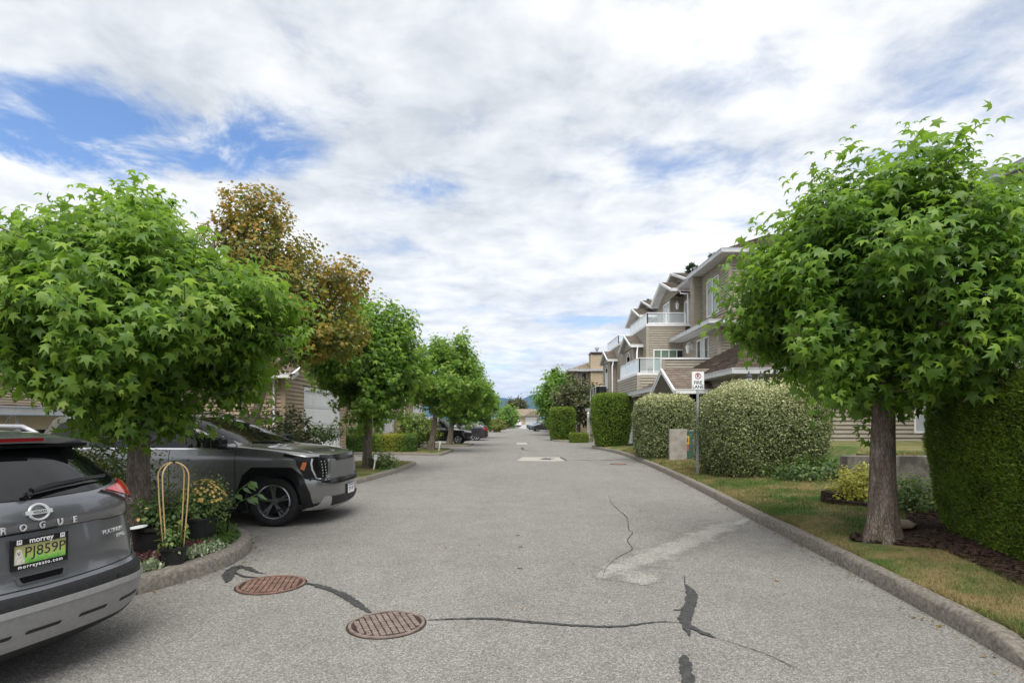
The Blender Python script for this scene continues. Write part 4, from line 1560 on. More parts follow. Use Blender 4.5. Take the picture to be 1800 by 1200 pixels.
STAR, OVAL, MAPLE, FROND, QUAD = star_template(), oval_template(), maple_template(), frond_template(), quad_template()
NEEDLE = quad_template(0.15)


def basis(a, n):
    a = unit(a)
    b = unit(np.cross(n, a))
    n = np.cross(a, b)
    return a, b, n


def scatter(name, tpl, pos, a, n, size, tint, m, parent=None, kind='stuff'):
    T, F = tpl
    a, b, n = basis(a, n)
    s = size[:, None, None]
    V = pos[:, None, :] + s * (T[None, :, 0:1] * a[:, None, :] + T[None, :, 1:2] * b[:, None, :] + T[None, :, 2:3] * n[:, None, :])
    k = len(T)
    FF = (F[None] + (np.arange(len(pos)) * k)[:, None, None]).reshape(-1, 3)
    me = fast_mesh(name, V.reshape(-1, 3), FF, np.repeat(tint, k))
    o = link(name, me, m, parent)
    if kind: o['kind'] = kind
    return o


_leafmesh = {}


def leaf_objects(tpl, key, pos, a, n, size, tint, m, parent):
    T, F = tpl
    a, b, n = basis(a, n)
    for i in range(len(pos)):
        q = min(5, max(0, int(tint[i] * 6)))
        if (key, q) not in _leafmesh:
            me = fast_mesh('leaf', T, F, np.full(len(T), (q + 0.5) / 6))
            me.materials.append(m)
            _leafmesh[(key, q)] = me
        o = bpy.data.objects.new('leaf', _leafmesh[(key, q)])
        C.objects.link(o)
        s = size[i]
        M = Matrix([[a[i][r] * s, b[i][r] * s, n[i][r] * s, pos[i][r]] for r in range(3)] + [[0, 0, 0, 1]])
        o.parent = parent
        o.matrix_basis = parent.matrix_basis.inverted() @ M


def rdir(rng, n):
    return unit(rng.normal(size=(n, 3)))


def np_noise(P, f, seed=0.0):
    return np.array([mnoise.noise(Vector((p[0] * f + seed, p[1] * f - seed, p[2] * f + 2 * seed))) for p in P])


def shoots(rng, c, rx, ry, rzu, rzd, nsh, per, slen, lump=0.16, inner=0.5, up=0.55, seed=1.0, top_spire=0.0, cone=(0.0, 0.0), clumps=0, cs=0.2):
    """leafy shoots through an ellipsoidal crown; returns leaf positions, tip directions, normals and tints"""
    d = rdir(rng, nsh)
    if clumps:
        # boughs: most shoots gather round bough ends, which leaves dark hollows between them
        cd = rdir(rng, clumps * 3)
        keep_ = []
        for q in cd:
            if all(np.dot(q, k_) < 1 - 1.1 / clumps for k_ in keep_): keep_.append(q)
        cd = np.array(keep_[:clumps])
        pick = rng.integers(0, len(cd), nsh)
        dj = unit(cd[pick] + cs * rng.normal(size=(nsh, 3)))
        d = np.where((rng.random(nsh) < .85)[:, None], dj, d)
    r = inner + (1 - inner) * rng.random(nsh) ** 0.45
    lum = 1 + lump * 2.0 * np_noise(d, 2.1, seed) + lump * np_noise(d, 4.5, seed + 9)
    ext = np.column_stack([np.full(nsh, rx), np.full(nsh, ry), np.where(d[:, 2] > 0, rzu, rzd)])
    if clumps:
        off_ = np.einsum('ij,ij->i', d, cd[pick])
        lum = lum * (1.06 - 1.5 * np.clip(1 - off_, 0, .14)) * (1 + .10 * rng.normal(size=len(cd)))[pick]
    if top_spire:
        lum = lum * (1 + top_spire * np.clip(d[:, 2], 0, 1) ** 3 * rng.random(nsh))
    kk = np.where(d[:, 2] > 0, 1 - cone[0] * np.clip(d[:, 2], 0, 1) ** 1.5, 1 - cone[1] * np.clip(-d[:, 2], 0, 1) ** 1.5)
    ext[:, 0] *= kk
    ext[:, 1] *= kk
    p0 = np.array(c) + d * ext * (r * lum)[:, None]
    sd = unit(d * np.array([1, 1, .7]) + np.array([0, 0, up]) + 0.45 * rng.normal(size=(nsh, 3)))
    k = np.tile(np.arange(per), nsh)
    t = (k + 0.5) / per
    idx = np.repeat(np.arange(nsh), per)
    L = slen * (0.6 + 0.8 * rng.random(nsh))
    SD = sd[idx]
    pos = p0[idx] + SD * (t * L[idx])[:, None]
    # spiral petioles around the shoot
    ref = unit(np.cross(SD, np.array([0.31, 0.22, 0.92])))
    ref2 = np.cross(SD, ref)
    ang = k * 2.4 + rng.uniform(0, 6.28, nsh)[idx]
    rad = ref * np.cos(ang)[:, None] + ref2 * np.sin(ang)[:, None]
    out = d[idx]
    pet = slen * 0.22 * (1.1 - 0.6 * t)
    pos = pos + rad * pet[:, None]
    a = unit(rad * 1.0 + SD * 0.25 + out * 0.45 + np.array([0, 0, -0.6]) + 0.28 * rng.normal(size=pos.shape))
    n = unit(np.array([0, 0, 0.9]) + out * 0.85 + 0.5 * rng.normal(size=pos.shape))
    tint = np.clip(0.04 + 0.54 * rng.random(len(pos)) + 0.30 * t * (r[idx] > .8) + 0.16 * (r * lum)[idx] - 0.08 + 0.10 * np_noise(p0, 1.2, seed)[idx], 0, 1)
    sz = 0.62 + 0.72 * rng.random(len(pos)) - 0.2 * t
    return pos, a, n, tint, sz, p0, sd, L, r


def trunk_mesh(base, top, r0, r1, flare, n=28, lv=30, seed=0, bend=0.03):
    base, top = Vector(base), Vector(top)
    V, F = [], []
    for i in range(lv + 1):
        t = i / lv
        c = base.lerp(top, t) + Vector((bend * math.sin(t * 3 + seed), bend * math.cos(t * 2.3 + seed) - bend, 0)) * math.sin(t * math.pi)
        r = r0 + (r1 - r0) * t + flare * math.exp(-t * 9)
        for k in range(n):
            a = 2 * math.pi * k / n
            wob = 1 + 0.06 * mnoise.noise(Vector((math.cos(a) * 1.5, math.sin(a) * 1.5, t * 4 + seed))) + 0.035 * mnoise.noise(Vector((math.cos(a) * 5, math.sin(a) * 5, t * 5 + seed)))
            if flare: wob += 0.16 * math.exp(-t * 9) * math.sin(5 * a + seed)
            V.append((c.x + r * wob * math.cos(a), c.y + r * wob * math.sin(a), c.z))
    for i in range(lv):
        for k in range(n):
            F.append((i * n + k, i * n + (k + 1) % n, (i + 1) * n + (k + 1) % n, (i + 1) * n + k))
    mb = MB()
    mb.add(V, F)
    return mb


def limbs(mb, rng, start_pts, ends, r0, r1):
    for s, e in zip(start_pts, ends):
        s, e = Vector(s), Vector(e)
        pts, rad = [], []
        sag = Vector(rng.normal(size=3)) * 0.10 * (e - s).length
        for i in range(6):
            t = i / 5
            pts.append(s.lerp(e, t) + sag * math.sin(t * math.pi) + Vector((0, 0, 0.10 * (e - s).length)) * math.sin(t * math.pi))
            rad.append(r0 + (r1 - r0) * t)
        mb.tube(pts, rad, 7)


def sweetgum(loc, label, c, rx, ry, rzu, rzd, nsh, per, leaf, tr, seed, n_obj=0, lump=0.16, group=None, tpl=None, spire=0.15, slen=0.34, inner=0.42, tshift=0.0, bark='bark', trunk_lv=30, cone=(.25, .2), clumps=46, cs=.17):
    """loc: foot of the trunk, c: crown centre relative to it"""
    rng = np.random.default_rng(seed)
    root = tag(empty('sweetgum_tree', loc), label, 'tree', group)
    top = (c[0] * 0.8, c[1] * 0.8, c[2] + rzu * 0.35)
    crown_bottom = c[2] - rzd
    mb = trunk_mesh((0, 0, -0.06), (c[0] * .5, c[1] * .5, c[2]), tr, tr * 0.66, tr * 0.48, 36, trunk_lv, seed)
    mb.build('trunk', MATS[bark], root, smooth=True)
    pos, a, n, tint, sz, p0, sd, L, r = shoots(rng, c, rx, ry, rzu, rzd, nsh, per, slen, lump, inner, seed=seed * 1.37, top_spire=spire, cone=cone, clumps=clumps, cs=cs)
    tint = np.clip(tint + tshift, 0, 1)
    size = leaf * sz
    mb = MB()
    sel = rng.choice(nsh, min(26, nsh), replace=False)
    st = [(c[0] * .5 + rng.normal() * .02, c[1] * .5 + rng.normal() * .02, c[2] - rzd * rng.uniform(0.1, 0.8)) for _ in sel]
    limbs(mb, rng, st, [p0[i] for i in sel], tr * 0.30, 0.010)
    sel2 = rng.choice(nsh, min(160, nsh), replace=False)
    for i in sel2:
        mb.tube([p0[i] - np.array(sd[i]) * 0.35, p0[i] + sd[i] * L[i]], [0.009, 0.004], 5, False)
    mb.build('limb', MATS[bark], root, smooth=True)
    tpl = tpl or STAR
    if n_obj:
        camp = np.array([0, 0, CAM_Z]) - np.array(loc)
        dist = np.linalg.norm(pos - camp, axis=1)
        # keep to leaves inside the picture
        w = pos + np.array(loc)
        px = 900 + 1000 * w[:, 0] / w[:, 1]
        dist = dist + 5 * ((px < 10) | (px > 1790))
        ids = np.argsort(dist)[:n_obj]
        mask_ = np.zeros(len(pos), bool)
        mask_[ids] = True
        leaf_objects(tpl, 'star', pos[mask_] + np.array(loc), a[mask_], n[mask_], size[mask_], tint[mask_], MATS['leaf_gum'], root)
        pos, a, n, size, tint = pos[~mask_], a[~mask_], n[~mask_], size[~mask_], tint[~mask_]
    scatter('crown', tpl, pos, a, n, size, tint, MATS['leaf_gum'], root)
    return root


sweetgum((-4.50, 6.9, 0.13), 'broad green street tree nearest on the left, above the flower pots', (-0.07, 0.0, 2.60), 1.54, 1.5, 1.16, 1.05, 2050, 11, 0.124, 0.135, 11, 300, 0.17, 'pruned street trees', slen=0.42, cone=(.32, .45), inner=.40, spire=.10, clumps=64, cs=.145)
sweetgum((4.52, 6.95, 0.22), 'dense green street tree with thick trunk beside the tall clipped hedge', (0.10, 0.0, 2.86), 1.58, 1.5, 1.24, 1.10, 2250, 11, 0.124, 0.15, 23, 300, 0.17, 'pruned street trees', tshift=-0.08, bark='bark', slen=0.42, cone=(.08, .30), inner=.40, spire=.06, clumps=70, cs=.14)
gl = 'pruned street trees'
sweetgum((-4.64, 18.2, 0.11), 'green street tree beside the front of the grey electric SUV', (0.05, 0, 3.3), 1.62, 1.6, 2.05, 1.75, 1700, 8, 0.16, 0.135, 31, 0, 0.12, gl, inner=0.35, slen=0.36)
sweetgum((-4.18, 29.4, 0.11), 'green street tree on the island with the clipped low hedge', (0.75, 0, 3.45), 1.85, 1.7, 2.2, 1.6, 1300, 8, 0.18, 0.15, 37, 0, 0.12, gl, inner=0.35, slen=0.4, tshift=0.06)
sweetgum((-4.0, 36.4, 0.11), 'green street tree in front of the black SUV', (0.9, 0, 3.3), 1.75, 1.7, 1.75, 1.8, 1000, 8, 0.19, 0.17, 41, 0, 0.12, gl, inner=0.35, slen=0.4, bark='bark_pale')
sweetgum((-3.6, 52.0, 0.0), 'farthest street tree of the left row, beyond the dark hatchback', (0.6, 0, 3.2), 1.6, 1.6, 1.7, 1.7, 700, 8, 0.24, 0.15, 43, 0, 0.12, gl, inner=0.35, slen=0.5)


def maple(loc, label):
    rng = np.random.default_rng(77)
    root = tag(empty('maple_tree', loc), label, 'tree')
    mb = trunk_mesh((0, 0, -0.1), (0.05, 0, 1.7), 0.17, 0.13, 0.06, 20, 14, 3)
    lobes = [((0.15, 0, 6.9), .85, .55), ((-0.35, 0.3, 6.15), .85, .7), ((0.55, 0.1, 5.9), 1.15, .85), ((1.2, 0, 5.0), 1.1, .8), ((2.35, 0.1, 5.25), .65, .5), ((0.3, 0.5, 5.0), 1.3, 1.0),
             ((1.7, -0.1, 4.1), 1.0, .8), ((-0.8, 0.4, 5.0), .9, .8), ((0.8, -.2, 3.9), 1.2, .9), ((-0.4, 0.2, 4.1), 1.2, .9), ((2.2, 0, 3.85), .75, .5), ((1.3, .2, 3.65), .8, .45)]
    P, A, N_, T, S_ = [], [], [], [], []
    ends = []
    for i, (c, r, rz) in enumerate(lobes):
        k = int(270 * r * r) + 40
        pos, a, n, tint, sz, p0, sd, L, rr = shoots(rng, c, r, r, rz, rz, k, 7, 0.22, 0.14, 0.10, up=0.3, seed=3.3 * i)
        P.append(pos); A.append(a); N_.append(n)
        T.append(np.clip(tint - 0.38 + 0.78 * sstep(3.6, 6.8, c[2]) * rng.random(len(tint)) + 0.25 * sstep(0.5, 2.2, c[0]), 0, 1)); S_.append(sz)
        ends.append(c)
        for q in rng.choice(len(p0), 14, replace=False):
            mb.tube([c, Vector(c).lerp(Vector(p0[q]), .5) + Vector(rng.normal(size=3)) * .06, p0[q]], [0.022, 0.014, 0.006], 5, False)
    o1 = [Vector((-0.3, 0, 3.0)), Vector((0.5, 0.1, 3.1))]
    mb.tube([(0.02, 0, 1.5), (-0.14, 0, 2.2), o1[0], (-0.5, 0.2, 4.4)], [0.12, 0.10, 0.085, 0.05], 12)
    mb.tube([(0.06, 0, 1.5), (0.3, 0, 2.2), o1[1], (0.6, 0.2, 4.2), (0.35, 0, 6.3)], [0.12, 0.10, 0.08, 0.055, 0.03], 12)
    for e in ends:
        s = o1[0] if e[0] < 0.2 else o1[1]
        limbs(mb, rng, [s + Vector((0, 0, 0.3))], [e], 0.055, 0.02)
    mb.build('trunk', MATS['bark_pale'], root, smooth=True)
    P, A, N_ = np.vstack(P), np.vstack(A), np.vstack(N_)
    T, S_ = np.concatenate(T), np.concatenate(S_)
    scatter('crown', MAPLE, P, A, N_, 0.112 * S_, T, MATS['leaf_maple'], root)


maple((-6.6, 14.2, -0.1), 'tall maple with rusty orange leaves behind the grey electric SUV')


# ---- clipped hedges and bushes
def hull_points(rng, n, f, lo, hi):
    """random points on the rounded block surface described by signed function f via projection along rays"""
    c = (np.array(lo) + np.array(hi)) / 2
    h = (np.array(hi) - np.array(lo)) / 2
    # sample the box faces by area
    A = np.array([h[1] * h[2], h[1] * h[2], h[0] * h[2], h[0] * h[2], h[0] * h[1]])
    fc = rng.choice(5, n, p=A / A.sum())
    u, v = rng.uniform(-1, 1, n), rng.uniform(-1, 1, n)
    P = np.zeros((n, 3))
    Nn = np.zeros((n, 3))
    for k, (ax, sg) in enumerate(((0, -1), (0, 1), (1, -1), (1, 1), (2, 1))):
        s = fc == k
        o = [i for i in range(3) if i != ax]
        P[s, ax] = sg
        P[s, o[0]] = u[s]
        P[s, o[1]] = v[s]
        Nn[s, ax] = sg
    return c, h, P, Nn


def block_shape(P, e, flare):
    """cube surface -> superellipsoid-like rounded block with a narrower foot"""
    r = (np.abs(P) ** e).sum(1) ** (1 / e)
    Q = P / r[:, None]
    k = 1 - flare * np.clip((0.2 - Q[:, 2]) / 1.2, 0, 1) ** 1.3
    Q = Q.copy()
    Q[:, 0] *= k
    Q[:, 1] *= k
    return Q


def clipped(name, label, cat, lo, hi, e, flare, n, size, tpl, m, seed, rough=0.02, depth=0.12, tint_fn=None, rz=0.0, group=None, up=0.45, top_bias=0.0, spread=0.6, tuft=0, lump=0.03):
    rng = np.random.default_rng(seed)
    lo, hi = np.array(lo, float), np.array(hi, float)
    lo[2] -= 0.22 * (hi[2] - lo[2]) ** .5 * .8
    base = np.array([(lo[0] + hi[0]) / 2, (lo[1] + hi[1]) / 2, lo[2]])
    root = tag(empty(name, tuple(base), rz), label, cat, group)
    lo, hi = lo - base, hi - base
    c, h, P, Nn = hull_points(rng, n, None, lo, hi)
    Q = block_shape(P, e, flare)
    eps = Q / np.maximum(np.abs(P).max(1), 1)[:, None]
    nor = unit(np.sign(Q) * np.abs(Q) ** (e - 1) / h)
    pos = c + Q * h
    lum = lump * np_noise(pos[:: 1], 1.6, seed) + 0.5 * lump * np_noise(pos, 4.0, seed + 3)
    pos = pos + nor * (lum + rng.normal(0, rough, n) - depth * rng.random(n) ** 2)[:, None]
    a = unit(nor * (1 - spread) + np.array([0, 0, up]) + spread * rng.normal(size=(n, 3)))
    nn = unit(nor + 0.5 * rng.normal(size=(n, 3)) + np.array([0, 0, 0.3]))
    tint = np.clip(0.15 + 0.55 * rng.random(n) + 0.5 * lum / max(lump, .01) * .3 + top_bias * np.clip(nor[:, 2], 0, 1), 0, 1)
    if tint_fn is not None:
        tint = np.clip(tint_fn(pos, nor, tint, rng), 0, 1)
    sz = size * rng.uniform(0.6, 1.3, n)
    scatter('foliage', tpl, pos, a, nn, sz, tint, m, root)
    # solid dark core added inside the foliage to block light
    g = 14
    me = bpy.data.meshes.new('dark_core')
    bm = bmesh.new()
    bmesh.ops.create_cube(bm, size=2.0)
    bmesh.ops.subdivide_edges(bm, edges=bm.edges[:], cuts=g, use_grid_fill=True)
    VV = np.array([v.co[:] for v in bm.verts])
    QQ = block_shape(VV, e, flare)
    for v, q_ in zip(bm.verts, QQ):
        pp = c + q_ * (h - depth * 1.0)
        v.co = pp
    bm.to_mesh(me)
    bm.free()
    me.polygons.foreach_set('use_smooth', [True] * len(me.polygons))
    link('dark_core', me, MATS['core_green'], root)
    if tuft:
        # loose shoots standing out of the top
        k = rng.choice(n, tuft * 3, replace=False)
        k = k[nor[k, 2] > 0.3][:tuft]
        mbp, aa, n2, tt = [], [], [], []
        for i in k:
            d = unit(nor[i] * 0.5 + np.array([0, 0, 1.0]) + 0.4 * rng.normal(size=3))
            L = rng.uniform(0.06, 0.2)
            for j in range(7):
                mbp.append(pos[i] + d * L * j / 6)
                aa.append(unit(rng.normal(size=3) + d))
                n2.append(rdir(rng, 1)[0])
                tt.append(rng.uniform(.55, 1))
        if len(mbp):
            scatter('shoots', tpl, np.array(mbp), np.array(aa), np.array(n2), size * rng.uniform(.7, 1.2, len(mbp)), np.array(tt), m, root)
    return root


def cedar_tint(pos, nor, t, rng):
    p = np_noise(pos, 1.1, 4.4)
    bare = (np_noise(pos, 3.1, 9.0) + .35 * rng.normal(size=len(t))) > .62
    return np.where(bare, 0.02, np.clip(t + .28 * p, .08, 1))


# tall clipped cedar hedge at the right edge, its long face turned slightly to the road
clipped('clipped_hedge', 'tall bright green clipped cedar hedge filling the right edge', 'hedge', (4.93, 3.05, 0.15), (7.35, 7.5, 2.17), 9, 0.12, 380000, 0.040, NEEDLE, MATS['leaf_cedar'], 5, 0.014, 0.07, rz=R(-14), group='clipped cedar hedges', lump=0.055, tint_fn=cedar_tint)
clipped('clipped_hedge', 'dark green clipped cedar block, widest at the top, by the driveway right of the road', 'hedge', (4.62, 31.4, 0.12), (6.7, 33.6, 3.12), 7, 0.30, 22000, 0.10, FROND, MATS['leaf_cedar'], 6, 0.02, 0.12, group='clipped cedar hedges', up=0.7)
clipped('clipped_hedge', 'farthest clipped cedar block, low and boxy, at the far right kerb', 'hedge', (3.1, 44.6, 0.1), (5.0, 47.6, 2.62), 8, 0.16, 16000, 0.12, FROND, MATS['leaf_cedar'], 7, 0.02, 0.12, group='clipped cedar hedges', up=0.7)


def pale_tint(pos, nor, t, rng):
    return 0.12 + 0.50 * rng.random(len(t)) ** 1.4 + 0.42 * np.clip(nor[:, 2], 0, 1) ** 1.2 + 0.25 * (rng.random(len(t)) < .16)  # random variegation, plus light from above painted onto upward-facing leaves


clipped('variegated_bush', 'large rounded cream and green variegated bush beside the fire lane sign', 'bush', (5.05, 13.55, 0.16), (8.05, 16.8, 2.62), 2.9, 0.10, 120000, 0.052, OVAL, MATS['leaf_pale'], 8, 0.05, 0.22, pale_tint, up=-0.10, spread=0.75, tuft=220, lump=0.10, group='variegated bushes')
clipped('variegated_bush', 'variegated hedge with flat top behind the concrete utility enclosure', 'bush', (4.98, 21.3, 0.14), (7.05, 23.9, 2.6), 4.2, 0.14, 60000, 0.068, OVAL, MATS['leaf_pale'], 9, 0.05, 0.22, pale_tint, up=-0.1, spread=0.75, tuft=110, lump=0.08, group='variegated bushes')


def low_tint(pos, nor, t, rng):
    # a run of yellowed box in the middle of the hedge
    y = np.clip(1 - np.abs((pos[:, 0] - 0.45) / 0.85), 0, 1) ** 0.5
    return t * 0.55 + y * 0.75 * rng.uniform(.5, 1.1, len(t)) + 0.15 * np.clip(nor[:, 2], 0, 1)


clipped('low_hedge', 'low clipped hedge with a yellowed stretch on the left island', 'hedge', (-8.0, 27.3, 0.1), (-4.72, 28.5, 0.93), 9, 0.02, 26000, 0.055, OVAL, MATS['leaf_box'], 10, 0.012, 0.08, low_tint)
clipped('low_hedge', 'small lime green clipped hedge between the cedar blocks on the right', 'hedge', (4.25, 41.2, 0.05), (5.55, 42.3, 0.66), 9, 0.02, 7000, 0.08, OVAL, MATS['leaf_box'], 12, 0.012, 0.08, lambda p, nn, t, r: t * .45 + .42)


def shrub(name, label, c, r, n, leaf, m, seed, tpl=OVAL, group=None, cat='shrub', lump=0.25, up=0.5, stems=7, tshift=0.0, slen=0.22, per=7):
    rng = np.random.default_rng(seed)
    foot = (c[0], c[1], c[2] - r[2])
    root = tag(empty(name, foot), label, cat, group)
    cc = (0, 0, r[2])
    pos, a, n_, tint, sz, p0, sd, L, rr = shoots(rng, cc, r[0], r[1], r[2], r[2] * 0.85, n // per, per, slen, lump, 0.3, up, seed=seed * .7)
    scatter('foliage', tpl, pos, a, n_, leaf * sz, np.clip(tint + tshift, 0, 1), m, root)
    mb = MB()
    sel = rng.choice(len(p0), stems * 3, replace=False)
    for i in sel:
        e = Vector(p0[i])
        mb.tube([(rng.normal() * .05, rng.normal() * .05, -0.05), (e.x * .4 + rng.normal() * .05, e.y * .4, e.z * .5), e], [0.018, 0.013, 0.006], 6, False)
    mb.build('stem', MATS['bark'], root, smooth=True)
    return root


shrub('rhododendron', 'dark leafy shrub beside the white garage door on the left', (-6.65, 16.6, 0.95), (0.95, 0.9, 0.95), 3600, 0.12, MATS['leaf_dark'], 51, tshift=.1)
shrub('garden_shrub', 'low dark shrub under the maple behind the grey electric SUV', (-7.6, 15.6, 0.85), (0.8, 0.8, 0.8), 2400, 0.11, MATS['leaf_dark'], 52)
shrub('cloud_shrub', 'small flat-topped shrub with bare stems in front of the garage door', (-6.35, 19.2, 1.18), (0.62, 0.5, 0.20), 1500, 0.07, MATS['leaf_shrub'], 53, stems=6, tshift=.15, lump=.3)
shrub('garden_shrub', 'rounded light green shrub at the end of the clipped low hedge', (-5.55, 33.4, 1.05), (1.15, 1.0, 1.0), 4200, 0.13, MATS['leaf_box'], 54, tshift=.05)
shrub('garden_shrub', 'feathery green shrub between the street tree and the grey hatch', (-5.3, 7.35, 0.75), (0.62, 0.55, 0.55), 4200, 0.055, MATS['leaf_shrub'], 55, tshift=.2, slen=.3)
shrub('garden_shrub', 'lime yellow shrub left of the nearest trunk', (-5.35, 7.1, 0.88), (0.24, 0.24, 0.28), 1500, 0.05, MATS['leaf_gold'], 56, tshift=-.1, slen=.2)
shrub('garden_shrub', 'yellow leaved small shrub inside the timber edged bed', (5.98, 9.75, 0.50), (0.36, 0.34, 0.27), 2400, 0.06, MATS['leaf_gold'], 57, slen=.16)
shrub('garden_shrub', 'green leafy plant at the foot of the concrete retaining wall', (6.15, 8.75, 0.42), (0.42, 0.4, 0.28), 1700, 0.07, MATS['leaf_shrub'], 58, tshift=.2, slen=.2)
shrub('ground_cover', 'low green ground cover between the variegated bush and the retaining wall', (7.3, 13.2, 0.42), (1.3, 0.7, 0.26), 3000, 0.09, MATS['leaf_shrub'], 59, cat='plant')
shrub('sapling_clump', 'small leafy plant at the foot of the second street tree', (-4.15, 18.1, 0.3), (0.42, 0.3, 0.24), 800, 0.09, MATS['leaf_shrub'], 60, tshift=.3, slen=.2)
shrub('garden_shrub', 'bushy planting in front of the tan recessed wall', (-8.2, 29.3, 0.75), (0.55, 0.6, 0.55), 1600, 0.09, MATS['leaf_shrub'], 61)
# bare stems behind the right trunk
rng1 = np.random.default_rng(9)
root = tag(empty('leaning_shrub', (8.3, 15.2, 0.3)), 'bare leaning stems of a shrub against the pale siding behind the right trunk', 'shrub')
mb = MB()
for dx, h in ((-.5, 1.9), (.1, 2.2), (.35, 1.8)):
    mb.tube([(0, 0, -.1), (dx * .3, .05, h * .5), (dx, .1, h)], [.05, .04, .02], 8)
mb.build('stem', MATS['bark'], root, smooth=True)
pos, a, n_, tint, sz, *_r = shoots(rng1, (0, 0, 2.3), .9, .7, .5, .45, 150, 7, .25, .3, .2, seed=2)
scatter('foliage', OVAL, pos, a, n_, .10 * sz, tint, MATS['leaf_shrub'], root)


# ---- far trees
def far_tree(loc, label, c, r, nsh, leaf, m, seed, cat='tree', tr=0.2, lump=.2, name='tree', tshift=0.0):
    rng = np.random.default_rng(seed)
    root = tag(empty(name, loc), label, cat)
    mb = trunk_mesh((0, 0, -.1), (0, 0, c[2]), tr, tr * .5, tr * .3, 12, 8, seed)
    pos, a, n, tint, sz, p0, sd, L, rr = shoots(rng, c, r[0], r[1], r[2], r[2] * .9, nsh, 7, leaf * 2.2, lump, .2, .4, seed=seed * 1.1)
    limbs(mb, rng, [(0, 0, c[2] * .6)] * 12, [p0[i] for i in rng.choice(nsh, 12)], tr * .3, .02)
    mb.build('trunk', MATS['bark'], root, smooth=True)
    scatter('crown', MAPLE, pos, a, n, leaf * sz, np.clip(tint + tshift, 0, 1), m, root)


far_tree((5.3, 62, 0), 'bright green tree at the far right above the distant cars', (-0.2, 0, 4.0), (2.2, 2.2, 2.8), 900, .34, MATS['leaf_gum'], 81)
far_tree((6.6, 56.5, 0), 'dark bronze leaved tree in front of the tan house with chimney', (0, 0, 3.3), (2.4, 1.9, 1.9), 1100, .26, MATS['leaf_dark'], 82, tshift=.2)
far_tree((1.2, 150, 0), 'small distant tree in the middle in front of the blue mountains', (0, 0, 4.9), (2.2, 2.2, 2.1), 300, .6, MATS['leaf_dark'], 83, tshift=.25)
far_tree((-0.9, 112, 0), 'rounded distant tree beside the black pickup', (0, 0, 2.3), (1.9, 1.8, 1.8), 300, .45, MATS['leaf_gum'], 84)
shrub('far_hedge', 'distant brownish hedge at the end of the left tree row', (-2.3, 78, 0.8), (1.5, 1.2, .85), 1500, .28, MATS['leaf_maple'], 62, cat='hedge', tshift=-.3)


def conifer(loc, label, h, r, seed, n=1600):
    rng = np.random.default_rng(seed)
    root = tag(empty('conifer_tree', loc), label, 'tree')
    mb = MB()
    mb.tube([(0, 0, -.1), (0, 0, h * .95)], [r * .09, .03], 8)
    mb.build('trunk', MATS['bark'], root, smooth=True)
    t = rng.random(n) ** .7
    z = h * (0.12 + 0.88 * t)
    ang = rng.uniform(0, 6.283, n)
    rad = r * (1 - t) * rng.uniform(.25, 1.05, n) * (1 + .35 * np.sin(z * 5.5)) + .06
    pos = np.column_stack([np.cos(ang) * rad, np.sin(ang) * rad, z])
    a = np.column_stack([np.cos(ang), np.sin(ang), rng.uniform(-.2, .9, n)])
    nn = np.column_stack([-np.cos(ang) * .3, -np.sin(ang) * .3, np.ones(n)]) + .4 * rng.normal(size=(n, 3))
    scatter('crown', FROND, pos, a, nn, rng.uniform(.4, .9, n) * (.25 + r * .3), rng.random(n), MATS['leaf_conifer'], root)


conifer((6.6, 88, 0), 'distant conifer behind the bright green tree on the right', 9.4, 2.4, 91)
conifer((5.9, 76, 0), 'shorter distant conifer left of the bright green tree', 6.6, 1.9, 92)
conifer((23.6, 75, 0), 'conifer top showing over the highest balcony roof', 22.0, 2.6, 93)
conifer((25.6, 78, 0), 'second conifer top behind the right houses', 22.4, 2.4, 94)
conifer((24.7, 70.0, 0), 'conifer top beside the upper eave of the right house', 22.2, 2.0, 95)
conifer((20.6, 85, 0), 'conifer behind the middle gables on the right', 19.4, 2.4, 96)

# ---------------------------------------------------------------- vehicles
def paint(name, col, rough=.28, metal=.55, flake=True):
    m = mat(name, col, rough, metal, .5, 1.0)
    t = NT(m)
    v = t.coord((1, 1, 1), 'Object')
    d = t.noise(v, 900, 1)
    t.color(t.mix(.35, col, t.ramp(d, [(.3, tuple(c * .6 for c in col)), (.7, tuple(min(1, c * 1.5) for c in col))])))
    return m


paint('paint_gunmetal', (.16, .165, .178), .30, .6)
paint('paint_greyev', (.215, .217, .215), .27, .7)
paint('paint_black', (.012, .012, .014), .25, .2)
paint('paint_charcoal', (.045, .045, .052), .3, .5)
paint('paint_white', (.75, .75, .76), .3, .0)
paint('paint_bluegrey', (.10, .15, .20), .3, .4)
mat('car_glass', (.004, .005, .005), .02, spec=.5)
mat('gloss_black', (.007, .007, .008), .15, spec=.4)
noisy('plastic_black', (.014, .014, .015), (.022, .022, .023), 40, .55, .15, 400, spec=.35)
noisy('tyre', (.014, .014, .014), (.024, .024, .024), 30, .85, .3, 200, spec=.25)
mat('chrome', (.82, .82, .83), .10, 1.0)
noisy('silver_plastic', (.40, .40, .41), (.46, .46, .47), 30, .35, 0, metal=.6)
noisy('satin_grey', (.30, .30, .31), (.34, .34, .35), 30, .4, .05, 200, metal=.6)
noisy('grille_grey', (.19, .19, .192), (.23, .23, .232), 60, .42, .1, 300, metal=.6)
mat('alloy', (.36, .36, .37), .25, .9)
mat('alloy_dark', (.05, .05, .055), .3, .8)
mat('alloy_bright', (.72, .72, .74), .25, .8)
mat('lamp_red', (.42, .012, .012), .12, spec=.7, coat=1.0)
mat('lamp_dark_red', (.16, .008, .010), .2, spec=.4)
mat('lamp_dark', (.05, .006, .006), .12, spec=.7, coat=1.0)
mat('lamp_clear', (.35, .36, .37), .08, .3, spec=.8, coat=1.0)
mat('lamp_black', (.008, .008, .009), .16, spec=.35)
mat('amber', (.50, .12, .02), .15, spec=.6, coat=.6)
